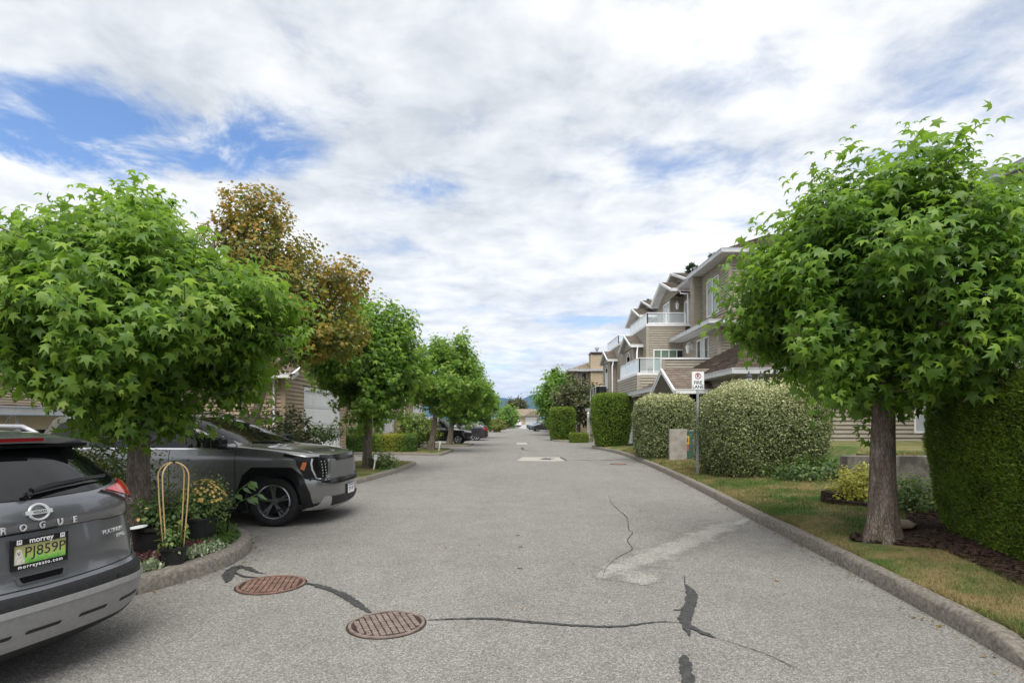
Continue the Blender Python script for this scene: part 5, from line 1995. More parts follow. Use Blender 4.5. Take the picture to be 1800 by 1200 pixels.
mat('plate_white', (.80, .81, .82), .4)
mat('ink', (.02, .025, .02), .5)
mat('ink_blue', (.06, .09, .22), .5)
mat('white_ink', (.82, .82, .82), .5)


def pchip(xk, yk):
    xk, yk = np.array(xk, float), np.array(yk, float)
    h = np.diff(xk)
    dl = np.diff(yk) / h
    m_ = np.zeros(len(xk))
    for i in range(1, len(xk) - 1):
        if dl[i - 1] * dl[i] > 0:
            w1, w2 = 2 * h[i] + h[i - 1], h[i] + 2 * h[i - 1]
            m_[i] = (w1 + w2) / (w1 / dl[i - 1] + w2 / dl[i])
    m_[0], m_[-1] = dl[0], dl[-1]

    def f(x):
        x = min(max(x, xk[0]), xk[-1])
        i = min(int(np.searchsorted(xk, x, side='right')) - 1, len(xk) - 2)
        t = (x - xk[i]) / h[i]
        return ((1 + 2 * t) * (1 - t) ** 2 * yk[i] + t * (1 - t) ** 2 * h[i] * m_[i] + t * t * (3 - 2 * t) * yk[i + 1] + t * t * (t - 1) * h[i] * m_[i + 1])
    return f


class Body:
    """car body as a stack of rounded plan outlines: x forward, y left, z up"""
    def __init__(s, rows, er=3.0, ef=3.0):
        # rows: z, rear x, front x, half width, rear rounding length, front rounding length
        A = np.array(rows, float)
        s.rows = A
        s.xr, s.xf, s.w, s.lr, s.lf = (pchip(A[:, 0], A[:, k]) for k in (1, 2, 3, 4, 5))
        s.er, s.ef = er, ef
        s.z0, s.z1 = A[0, 0], A[-1, 0]

    def rear(s, y, z):
        w = s.w(z)
        k = min(abs(y) / w, .9995)
        return s.xr(z) + s.lr(z) * (1 - (1 - k ** s.er) ** (1 / s.er))

    def front(s, y, z):
        w = s.w(z)
        k = min(abs(y) / w, .9995)
        return s.xf(z) - s.lf(z) * (1 - (1 - k ** s.ef) ** (1 / s.ef))

    def side(s, x, z):
        w = s.w(z)
        a = x - s.xr(z)
        if a < s.lr(z):
            k = 1 - max(a, 0) / s.lr(z)
            return w * max(0, 1 - k ** s.er) ** (1 / s.er)
        b = s.xf(z) - x
        if b < s.lf(z):
            k = 1 - max(b, 0) / s.lf(z)
            return w * max(0, 1 - k ** s.ef) ** (1 / s.ef)
        return w

    def ring(s, z, n=13):
        w, xr, xf, lr, lf = s.w(z), s.xr(z), s.xf(z), s.lr(z), s.lf(z)
        P = []
        for i in range(-n, n + 1):          # rear, from right (-y) to left (+y)
            a = math.pi / 2 * i / n
            y = w * math.copysign(abs(math.sin(a)) ** (2 / s.er), a)
            x = xr + lr * (1 - abs(math.cos(a)) ** (2 / s.er))
            P.append((x, y))
        ns = 14
        for i in range(1, ns):
            P.append((xr + lr + (xf - lf - xr - lr) * i / ns, w))
        for i in range(n, -n - 1, -1):
            a = math.pi / 2 * i / n
            y = w * math.copysign(abs(math.sin(a)) ** (2 / s.ef), a)
            x = xf - lf * (1 - abs(math.cos(a)) ** (2 / s.ef))
            P.append((x, y))
        for i in range(1, ns):
            P.append((xf - lf + (xr + lr - xf + lf) * i / ns, -w))
        return [(x, y, z) for x, y in P]

    def mesh(s, sub=3):
        zs = []
        A = s.rows[:, 0]
        for a, b in zip(A[:-1], A[1:]):
            k = max(1, min(5, int((b - a) / .03))) if b - a > .02 else 2
            zs += [a + (b - a) * i / k for i in range(k)]
        zs.append(A[-1])
        rings = [s.ring(z) for z in zs]
        n = len(rings[0])
        V = [p for r in rings for p in r]
        F = []
        for j in range(len(rings) - 1):
            for i in range(n):
                F.append((j * n + i, (j + 1) * n + i, (j + 1) * n + (i + 1) % n, j * n + (i + 1) % n))
        F.append(tuple(range(n)))
        F.append(tuple((len(rings) - 1) * n + i for i in range(n - 1, -1, -1)))
        me = bpy.data.meshes.new('body')
        me.from_pydata(V, [], F)
        bm = bmesh.new()
        bm.from_mesh(me)
        bmesh.ops.recalc_face_normals(bm, faces=bm.faces[:])
        bm.to_mesh(me)
        bm.free()
        return me

    def map(s, kind, sg=-1):
        """function from panel coordinates (u, v) to a surface point and its outward normal"""
        def raw(u, v):
            if kind == 'rear': return Vector((s.rear(u, v), u, v))
            if kind == 'front': return Vector((s.front(u, v), u, v))
            return Vector((u, sg * s.side(u, v), v))

        def f(u, v, off=0.0):
            p = raw(u, v)
            e = .006
            du = raw(u + e, v) - raw(u - e, v)
            dv = raw(u, v + e) - raw(u, v - e)
            n = du.cross(dv)
            if n.length < 1e-9: n = Vector((0, 0, 1))
            n.normalize()
            out = Vector((-1, 0, 0)) if kind == 'rear' else Vector((1, 0, 0)) if kind == 'front' else Vector((0, sg, 0))
            if n.dot(out) < 0: n = -n
            return p + n * off
        return f


def rounded(poly, r=.02, k=4):
    out = []
    n = len(poly)
    for i in range(n):
        p0, p, p1 = Vector(poly[i - 1]), Vector(poly[i]), Vector(poly[(i + 1) % n])
        a, b = (p0 - p), (p1 - p)
        rr = min(r, a.length * .45, b.length * .45)
        A, B = p + a.normalized() * rr, p + b.normalized() * rr
        for j in range(k + 1):
            t = j / k
            out.append(tuple((1 - t) ** 2 * A + 2 * t * (1 - t) * p + t * t * B))
    return out


def panel(name, poly, fn, m, parent, off=.004, thick=.012, step=.06, r=.02, bulge=0.0):
    """curved plate that follows the body: outline in panel coordinates"""
    P = rounded(poly, r) if r else poly
    bm = bmesh.new()
    vs_ = [bm.verts.new((p[0], p[1], 0)) for p in P]
    try:
        bm.faces.new(vs_)
    except ValueError:
        pass
    xs_ = [p[0] for p in P]
    zs_ = [p[1] for p in P]
    for ax, lo, hi in ((0, min(xs_), max(xs_)), (1, min(zs_), max(zs_))):
        k = int((hi - lo) / step)
        for i in range(1, k + 1):
            co = [0, 0, 0]
            co[ax] = lo + (hi - lo) * i / (k + 1)
            no = [0, 0, 0]
            no[ax] = 1
            bmesh.ops.bisect_plane(bm, geom=bm.verts[:] + bm.edges[:] + bm.faces[:], plane_co=co, plane_no=no)
    bmesh.ops.triangulate(bm, faces=[f for f in bm.faces if len(f.verts) > 4])
    bm.verts.ensure_lookup_table()
    edge = [e for e in bm.edges if e.is_boundary]
    bverts = {v for e in edge for v in e.verts}
    uv = {v: (v.co.x, v.co.y) for v in bm.verts}
    cx, cz = (min(xs_) + max(xs_)) / 2, (min(zs_) + max(zs_)) / 2
    low = {}
    for v in bverts:
        low[v] = bm.verts.new(fn(uv[v][0], uv[v][1], off - thick))
    for v, (a, b) in uv.items():
        bl = bulge * max(0, 1 - ((a - cx) / (max(xs_) - cx + 1e-6)) ** 2) * max(0, 1 - ((b - cz) / (max(zs_) - cz + 1e-6)) ** 2) if bulge else 0
        v.co = fn(a, b, off + bl)
    for e in edge:
        a, b = e.verts
        bm.faces.new((a, b, low[b], low[a]))
    bmesh.ops.recalc_face_normals(bm, faces=bm.faces[:])
    # make sure the plate faces outwards
    score = 0.0
    bm.normal_update()
    for f in bm.faces:
        vv = [v for v in f.verts if v in uv]
        if len(vv) == len(f.verts):
            a, b = uv[vv[0]]
            score += f.calc_area() * f.normal.dot(fn(a, b, off + .02) - fn(a, b, off))
    if score < 0:
        bmesh.ops.reverse_faces(bm, faces=bm.faces[:])
    me = bpy.data.meshes.new(name)
    bm.to_mesh(me)
    bm.free()
    me.polygons.foreach_set('use_smooth', [True] * len(me.polygons))
    me.set_sharp_from_angle(angle=R(50))
    return link(name, me, m, parent)


def strip(name, pts, fn, w, m, parent, off=.003, thick=.006):
    """thin band along a line in panel coordinates"""
    P = []
    n = len(pts)
    L, Rr = [], []
    for i, p in enumerate(pts):
        t = Vector(pts[min(i + 1, n - 1)]) - Vector(pts[max(i - 1, 0)])
        t.normalize()
        nn = Vector((-t.y, t.x))
        L.append(Vector(p) + nn * w / 2)
        Rr.append(Vector(p) - nn * w / 2)
    V, F = [], []
    sub = []
    for i in range(n - 1):
        k = max(1, int((Vector(pts[i + 1]) - Vector(pts[i])).length / .05))
        for j in range(k):
            t = j / k
            sub.append((L[i].lerp(L[i + 1], t), Rr[i].lerp(Rr[i + 1], t)))
    sub.append((L[-1], Rr[-1]))
    for a, b in sub:
        V += [fn(a.x, a.y, off), fn(b.x, b.y, off), fn(a.x, a.y, off - thick), fn(b.x, b.y, off - thick)]
    for i in range(len(sub) - 1):
        a = 4 * i
        F += [(a, a + 1, a + 5, a + 4), (a, a + 4, a + 6, a + 2), (a + 1, a + 3, a + 7, a + 5)]
    mb = MB()
    mb.add(V, F)
    o = mb.build(name, m, parent, smooth=R(40))
    bm = bmesh.new()
    bm.from_mesh(o.data)
    bm.normal_update()
    bm.faces.ensure_lookup_table()
    a0 = sub[0][0]
    if bm.faces[0].normal.dot(fn(a0.x, a0.y, off + .02) - fn(a0.x, a0.y, off)) < 0:
        bmesh.ops.reverse_faces(bm, faces=bm.faces[:])
        bm.to_mesh(o.data)
    bm.free()
    return o


def cut_arches(me, cutters):
    a = bpy.data.objects.new('a', me)
    C.objects.link(a)
    tmp = []
    for c in cutters:
        b = bpy.data.objects.new('b', c)
        C.objects.link(b)
        md = a.modifiers.new('m', 'BOOLEAN')
        md.operation = 'DIFFERENCE'
        md.object = b
        md.solver = 'EXACT'
        tmp.append(b)
    dg = bpy.context.evaluated_depsgraph_get()
    out = bpy.data.meshes.new_from_object(a.evaluated_get(dg))
    for o in tmp + [a]:
        bpy.data.objects.remove(o)
    return out


def arch_cutter(x, r, w, flat=None, rz=None):
    """wheel-arch prism along y; flat: list of (dx, z) outline instead of a circle"""
    mb = MB()
    if flat is None:
        flat = [(r * math.cos(a), rz + r * math.sin(a)) for a in [2 * math.pi * i / 28 for i in range(28)]]
    n = len(flat)
    for sg in (-1, 1):
        V = [(x + a, sg * w, b) for a, b in flat] + [(x + a, sg * (w - .42), b) for a, b in flat]
        F = [(i, (i + 1) % n, n + (i + 1) % n, n + i) for i in range(n)] + [tuple(range(n - 1, -1, -1)), tuple(range(n, 2 * n))]
        if sg < 0: F = [f[::-1] for f in F]
        mb.add(V, F)
    me = bpy.data.meshes.new('cut')
    me.from_pydata(mb.v, [], mb.f)
    bm = bmesh.new()
    bm.from_mesh(me)
    bmesh.ops.recalc_face_normals(bm, faces=bm.faces[:])
    bm.to_mesh(me)
    bm.free()
    return me


def wheel(parent, x, y, r, wd, rim_r, spokes, sg, rim_m, face_m=None, detail=True, twin=False):
    """y: outer face; sg: side (-1 right)"""
    M = Matrix.Translation((x, y, r)) @ Matrix.Rotation(R(90) * (1 if sg < 0 else -1), 4, 'X')
    mb = MB()
    mb.lathe([(rim_r, -wd * .95), (r - .03, -wd), (r, -wd * .88), (r, -wd * .12), (r - .02, -.006), (r - .055, .004), (rim_r + .018, -.008), (rim_r + .004, -.018)], 40, M, close=False)
    t = mb.build('wheel', MATS['tyre'], parent, smooth=R(35))
    mb = MB()
    mb.lathe([(rim_r + .006, -.016), (rim_r - .006, -.010), (rim_r - .02, -.014), (rim_r - .028, -.05), (rim_r - .035, -wd * .9)], 40, M, close=False)
    for k in range(spokes):
        a = 2 * math.pi * k / spokes + .3
        if twin:
            for da in (-.10, .16):
                p0 = M @ Vector((.05 * math.cos(a), .05 * math.sin(a), -.055))
                p1 = M @ Vector(((rim_r - .012) * math.cos(a + da), (rim_r - .012) * math.sin(a + da), -.024))
                mb.beam(p0, p1, .034, .030, M.to_3x3() @ Vector((0, 0, 1)))
        else:
            p0 = M @ Vector((.04 * math.cos(a), .04 * math.sin(a), -.04))
            p1 = M @ Vector(((rim_r - .012) * math.cos(a), (rim_r - .012) * math.sin(a), -.022))
            mb.beam(p0, p1, .07, .03, M.to_3x3() @ Vector((0, 0, 1)))
    mb.lathe([(.0001, -.03), (.05, -.032), (.06, -.05), (.075, -.08)], 18, M, close=False)
    mb.build('rim', rim_m, t, smooth=R(30))
    mb = MB()
    mb.lathe([(.0001, -.10), (rim_r * .72, -.10), (rim_r * .72, -.13), (.0001, -.13)], 24, M, close=False)
    mb.lathe([(.0001, -wd * .8), (rim_r, -wd * .8)], 24, M, close=False)
    mb.build('brake_disc', MATS['alloy_dark'], t, smooth=R(30))
    return t


def finish_body(root, B, m, arches):
    me = cut_arches(B.mesh(), arches)
    me.polygons.foreach_set('use_smooth', [True] * len(me.polygons))
    me.set_sharp_from_angle(angle=R(38))
    me.materials.clear()
    return link('body', me, m, root)


# ---- the nearest car: gunmetal crossover seen from behind
def crossover():
    yaw = R(165)              # heading: left in the picture and a little away
    root = empty('parked_car', (0, 0, 0), yaw)
    tag(root, 'gunmetal grey crossover parked nearest on the left, rear hatch towards the camera', 'car', 'parked cars')
    hd = Vector((math.cos(yaw), math.sin(yaw), 0))
    root.location = Vector((-2.91, 3.50, 0)) + hd * 2.235
    rows = [
        (.20, -2.06, 2.05, .80, .55, .6), (.235, -2.17, 2.12, .86, .55, .6), (.30, -2.245, 2.22, .90, .55, .65), (.42, -2.285, 2.28, .915, .55, .7), (.52, -2.305, 2.30, .918, .55, .7),
        (.585, -2.305, 2.31, .918, .55, .7), (.61, -2.290, 2.31, .918, .56, .7), (.66, -2.262, 2.30, .92, .58, .7), (.72, -2.250, 2.28, .92, .60, .7), (.80, -2.245, 2.26, .918, .62, .7), (.93, -2.228, 2.18, .915, .64, .7), (.965, -2.222, 2.10, .914, .64, .7),
        (1.00, -2.242, 2.0, .910, .62, .7), (1.08, -2.232, 1.6, .900, .62, .8), (1.13, -2.218, 1.25, .885, .62, .8), (1.17, -2.190, 1.05, .865, .60, .8), (1.22, -2.150, .95, .825, .56, .7),
        (1.35, -2.055, .70, .735, .52, .6), (1.48, -1.955, .42, .645, .50, .6), (1.57, -1.885, .18, .585, .48, .6), (1.625, -1.83, -.05, .55, .46, .6), (1.655, -1.74, -.25, .49, .44, .6), (1.672, -1.50, -.5, .36, .36, .5), (1.680, -1.1, -.8, .15, .2, .2)]
    rows = [(1.2 + (q[0] - 1.2) * .80 if q[0] > 1.2 else q[0],) + q[1:] for q in rows]
    B = Body(rows, 2.7, 2.6)
    P = MATS['paint_gunmetal']
    finish_body(root, B, P, [arch_cutter(-1.36, .375, 1.2, rz=.36), arch_cutter(1.36, .375, 1.2, rz=.36)])
    rear = B.map('rear')
    sr, sl = B.map('side', -1), B.map('side', 1)
    K, G = MATS['plastic_black'], MATS['gloss_black']
    g = panel('rear_window', [(-.68, 1.220), (-.60, 1.192), (-.4, 1.172), (0, 1.162), (.4, 1.172), (.60, 1.192), (.68, 1.220), (.555, 1.460), (.0, 1.482), (-.555, 1.460)], rear, MATS['car_glass'], root, .006, .01, .06, .03)
    # spoiler
    mb = MB()
    n = 24
    prof = [(-.02, 1.577), (-.30, 1.550), (-.345, 1.537), (-.33, 1.502), (-.25, 1.490), (-.10, 1.490)]
    V, F = [], []
    for i in range(n + 1):
        y = -.57 + 1.14 * i / n
        c = 1 - .10 * abs(y / .57) ** 3
        dz = -.045 * abs(y / .57) ** 2.5
        for (dx, z) in prof:
            V.append((-1.66 + dx * c + .05 * abs(y / .57) ** 3, y, z + dz))
    k = len(prof)
    for i in range(n):
        for j in range(k):
            F.append((i * k + j, i * k + (j + 1) % k, (i + 1) * k + (j + 1) % k, (i + 1) * k + j))
    F += [tuple(range(k)), tuple(n * k + j for j in range(k - 1, -1, -1))]
    mb.add(V, F)
    sp = mb.build('spoiler', P, root, smooth=R(35))
    mb = MB()
    for i in range(12):
        y0, y1 = -.19 + .38 * i / 12, -.19 + .38 * (i + 1) / 12
        mb.box((-2.008, y0, 1.512), (-1.98, y1, 1.532))
    mb.build('brake_light', MATS['lamp_dark_red'], sp)
    mb = MB()
    mb.box((-1.98, -.50, 1.470), (-1.86, .50, 1.492))
    mb.build('spoiler_underside', G, sp)
    for sg in (1, -1):
        # pillar trim beside the glass
        panel('pillar_trim', [(sg * .555, 1.465), (sg * .68, 1.218), (sg * .74, 1.222), (sg * .60, 1.470)], rear, G, root, .010, .012, .05, .01)
        # tail lamp: red upper, clear lower, wrapping the corner
        t = panel('tail_lamp', [(sg * .44, 1.158), (sg * .60, 1.180), (sg * .72, 1.208), (sg * .80, 1.192), (sg * .868, 1.150), (sg * .893, 1.085), (sg * .895, 1.0), (sg * .80, 1.01), (sg * .66, 1.075), (sg * .55, 1.125)], rear, MATS['lamp_dark'], root, .020, .03, .03, .012)
        panel('lamp_lens', [(sg * .48, 1.154), (sg * .60, 1.172), (sg * .72, 1.198), (sg * .80, 1.183), (sg * .862, 1.143), (sg * .886, 1.088), (sg * .79, 1.072), (sg * .67, 1.10)], rear, MATS['lamp_red'], t, .027, .012, .03, .01)
        panel('reverse_lens', [(sg * .72, 1.066), (sg * .886, 1.074), (sg * .890, 1.020), (sg * .80, 1.024)], rear, MATS['lamp_clear'], t, .027, .012, .03, .008)
        panel('reflector', [(sg * .73, .405), (sg * .80, .415), (sg * .80, .445), (sg * .73, .435)], rear, MATS['lamp_red'], root, .014, .012, .03, .006)
        s_ = B.map('side', sg)
        # side glass and black arch cladding
        panel('side_window', [(-1.75, 1.16), (-1.6, 1.36), (-1.2, 1.47), (.15, 1.47), (.75, 1.18), (.7, 1.13), (-1.5, 1.11)], s_, MATS['car_glass'], root, .004, .01, .08, .03)
        pts = [(-1.36 + .405 * math.cos(a), .36 + .405 * math.sin(a)) for a in [math.pi * i / 16 for i in range(17)]]
        strip('arch_cladding', pts, s_, .075, K, root, .010, .02)
        pts = [(1.36 + .405 * math.cos(a), .36 + .405 * math.sin(a)) for a in [math.pi * i / 16 for i in range(17)]]
        strip('arch_cladding', pts, s_, .075, K, root, .010, .02)
        panel('sill', [(-.95, .22), (.95, .22), (.95, .34), (-.95, .34)], s_, K, root, .008, .01, .1, .01)
        wheel(root, -1.36, sg * .885, .355, .235, .235, 5, sg, MATS['alloy'])
        wheel(root, 1.36, sg * .885, .355, .235, .235, 5, sg, MATS['alloy'])
    # hatch shut lines
    strip('hatch_seam', [(-.89, 1.03), (-.80, .90), (-.78, .74), (-.72, .655), (0, .638), (.72, .655), (.78, .74), (.80, .90), (.89, 1.03)], rear, .008, G, root, .0025, .004)
    strip('hatch_crease', [(-.80, .955), (-.47, .962), (-.42, .972), (.42, .972), (.47, .962), (.80, .955)], rear, .006, G, root, .002, .004)
    # black step, satin skid and lower valance
    panel('bumper_step', [(-.905, .50), (-.905, .60), (-.80, .625), (0, .612), (.80, .625), (.905, .60), (.905, .50), (0, .525)], rear, K, root, .008, .014, .06, .01)
    sk = panel('skid_plate', [(-.86, .50), (-.50, .522), (.50, .522), (.86, .50), (.83, .355), (.56, .305), (-.56, .305), (-.83, .355)], rear, MATS['satin_grey'], root, .016, .02, .06, .03)
    strip('bright_edge', [(-.86, .508), (-.50, .528), (.50, .528), (.86, .508)], rear, .034, MATS['silver_plastic'], sk, .024, .02)
    for u in (-.62, -.30, .02, .30, .60):
        panel('slot', [(u - .10, .382), (u + .10, .382), (u + .085, .402), (u - .115, .402)], rear, MATS['plastic_black'], sk, .0185, .01, .05, .01)
    panel('valance', [(-.84, .35), (-.56, .30), (.56, .30), (.84, .35), (.80, .22), (-.80, .22)], rear, K, root, .010, .012, .06, .02)
    # tailgate handle
    h = panel('handle', [(-.135, .668), (-.155, .722), (.155, .722), (.135, .668)], rear, P, root, .010, .012, .04, .012)
    panel('handle_recess', [(-.115, .676), (-.13, .714), (.13, .714), (.115, .676)], rear, G, h, .0115, .01, .04, .01)
    for u in (-.5, .5):
        panel('parking_sensor', [(u - .012, .555), (u + .012, .555), (u + .012, .58), (u - .012, .58)], rear, G, root, .012, .01, .05, .011)
    # wiper
    mb = MB()
    A = [rear(u, v, o) for u, v, o in ((.03, 1.185, .05), (-.12, 1.205, .05), (-.32, 1.222, .045), (-.52, 1.225, .04))]
    mb.tube(A, [.020, .015, .011, .007], 8)
    Bp = [rear(u, v, o) for u, v, o in ((-.05, 1.212, .028), (-.3, 1.237, .026), (-.56, 1.238, .026))]
    mb.tube(Bp, .008, 6)
    c = rear(.05, 1.175, .02)
    mb.lathe([(.022, 0), (.022, .012), (.016, .035), (.001, .04)], 14, Matrix.Translation(c) @ Matrix.Rotation(R(-68), 4, 'Y'))
    mb.build('wiper', MATS['gloss_black'], root, smooth=R(40))

    # letters seen from behind: text u runs towards the car's right (-y)
    def on_rear(u0, v0, base, slant=0.0):
        return lambda co: rear(u0 - co.x, v0 + co.y, base + co.z)
    ch = MATS['chrome']
    lt = mat('badge_metal', (.66, .67, .68), .25, .35)
    for ch_, u in zip('ROGUE', (.212, .108, .0, -.108, -.205)):
        place_text(ch_, .052, None, lt, root, 'badge_letter', fn=on_rear(u - .01, 1.006, .008), depth=.003, bold=.0006, spacing=1.0)
    place_text('PLATINUM', .042, None, lt, root, 'badge_lettering', fn=on_rear(-.53, .872, .006), depth=.002)
    place_text('AWD', .040, None, lt, root, 'badge_lettering', fn=on_rear(-.60, .828, .006), depth=.002)
    # round emblem with a cross bar
    mb = MB()
    nseg = 40
    V, F = [], []
    cz_, cy_ = 1.085, .0
    for i in range(nseg):
        a = 2 * math.pi * i / nseg
        for rr, oo in ((.045, .004), (.050, .014), (.057, .014), (.062, .004)):
            V.append(rear(cy_ + rr * 1.05 * math.cos(a), cz_ + rr * .86 * math.sin(a), oo))
    for i in range(nseg):
        j = (i + 1) % nseg
        for q in range(3):
            F.append((i * 4 + q, j * 4 + q, j * 4 + q + 1, i * 4 + q + 1))
    mb.add(V, F)
    em = mb.build('emblem', lt, root, smooth=R(50))
    panel('emblem_bar', [(-.075, cz_ - .012), (.075, cz_ - .012), (.075, cz_ + .012), (-.075, cz_ + .012)], rear, lt, em, .014, .012, .05, .004)
    place_text('NISSAN', .021, None, MATS['ink'], em, 'emblem_letters', fn=on_rear(0, cz_, .0145), depth=.001, spacing=1.1)
    # licence plate in its dealer frame
    pu, pv = .005, .852
    M = Matrix.Translation((rear(pu, pv)[0] - .012, pu, pv)) @ Matrix.Rotation(R(-2), 4, 'Y')

    def pl(co, o=0.0):
        return M @ Vector((-o - co[2], -co[0], co[1]))

    def pbox(mb, x0, x1, y0, y1, o0, o1):
        Pp = [pl((x, y, 0), o) for o in (o0, o1) for y in (y0, y1) for x in (x0, x1)]
        mb.add(Pp, [(0, 1, 3, 2), (4, 6, 7, 5), (0, 4, 5, 1), (2, 3, 7, 6), (0, 2, 6, 4), (1, 5, 7, 3)])
    mb = MB()
    pbox(mb, -.163, .163, -.092, .092, -.01, .004)
    pbox(mb, -.163, -.150, -.092, .092, .004, .010)
    pbox(mb, .150, .163, -.092, .092, .004, .010)
    pbox(mb, -.15, .15, .054, .092, .004, .010)
    pbox(mb, -.15, .15, -.092, -.060, .004, .010)
    fr = mb.build('plate_frame', G, root, bevel=.0015)
    mp_ = mat('plate_green', (.2, .4, .08), .4)
    t = NT(mp_)
    v = t.coord((1, 1, 1), 'Object')
    sx = t.new('ShaderNodeSeparateXYZ')
    t.l.new(v, sx.inputs[0])
    nz = t.noise(v, 38, 4)
    fac = t.math('ADD', t.math('MULTIPLY', t.math('SUBTRACT', sx.outputs[2], .785), 9.0), t.math('MULTIPLY', t.math('SUBTRACT', nz, .5), .9))
    t.color(t.ramp(fac, [(.0, (.10, .36, .05)), (.35, (.30, .55, .12)), (.65, (.42, .40, .14)), (1.0, (.34, .33, .15))]))
    mb = MB()
    pbox(mb, -.15, .15, -.060, .054, .004, .0055)
    plt = mb.build('licence_plate', mp_, root)
    tx = lambda x, y, o: (lambda co: pl((co.x + x, co.y + y, co.z), o))
    place_text('PJ859P', .088, None, MATS['ink'], plt, 'plate_number', fn=tx(.028, .004, .006), depth=.0006, spacing=1.0)
    place_text('morrey', .046, None, MATS['white_ink'], fr, 'frame_lettering', fn=tx(.0, .074, .0105), depth=.0006, bold=.0006)
    place_text('morreyauto.com', .030, None, MATS['white_ink'], fr, 'frame_lettering', fn=tx(.0, -.076, .0105), depth=.0006, spacing=1.28, bold=.0006)
    for x in (-.125, .125):
        mb = MB()
        pbox(mb, x - .014, x + .014, .060, .087, .0102, .0112)
        q = mb.build('frame_logo', MATS['white_ink'], fr)
        place_text('M', .026, None, MATS['ink'], q, 'logo_letter', fn=tx(x, .0735, .0115), depth=.0004)
    # pale bear picture printed at the left of the plate
    mb = MB()
    pts = [(-.146, -.058), (-.146, -.02), (-.142, .012), (-.134, .030), (-.122, .034), (-.111, .028), (-.106, .010), (-.100, -.012), (-.092, -.035), (-.09, -.058)]
    mb.add([pl((a, b, 0), .0062) for a, b in pts], [tuple(range(len(pts)))])
    mb.build('plate_picture', noisy('bear_print', (.55, .50, .40), (.72, .68, .60), 60, .5, 0), plt)
    mb = MB()
    for a, b, rr in ((-.130, .012, .0035), (-.117, .012, .0035), (-.1235, .002, .005)):
        mb.add([pl((a + rr * math.cos(k), b + rr * math.sin(k), 0), .0068) for k in [2 * math.pi * j / 8 for j in range(8)]], [tuple(range(8))])
    mb.build('plate_picture_mark', MATS['ink'], plt)
    # roof rails
    for sg in (1, -1):
        mb = MB()
        mb.tube([(-1.45, sg * .54, 1.55), (-1.3, sg * .55, 1.60), (-.3, sg * .56, 1.61), (.1, sg * .54, 1.55)], .018, 8)
        mb.build('roof_rail', MATS['silver_plastic'], root, smooth=True)
    return root


crossover()


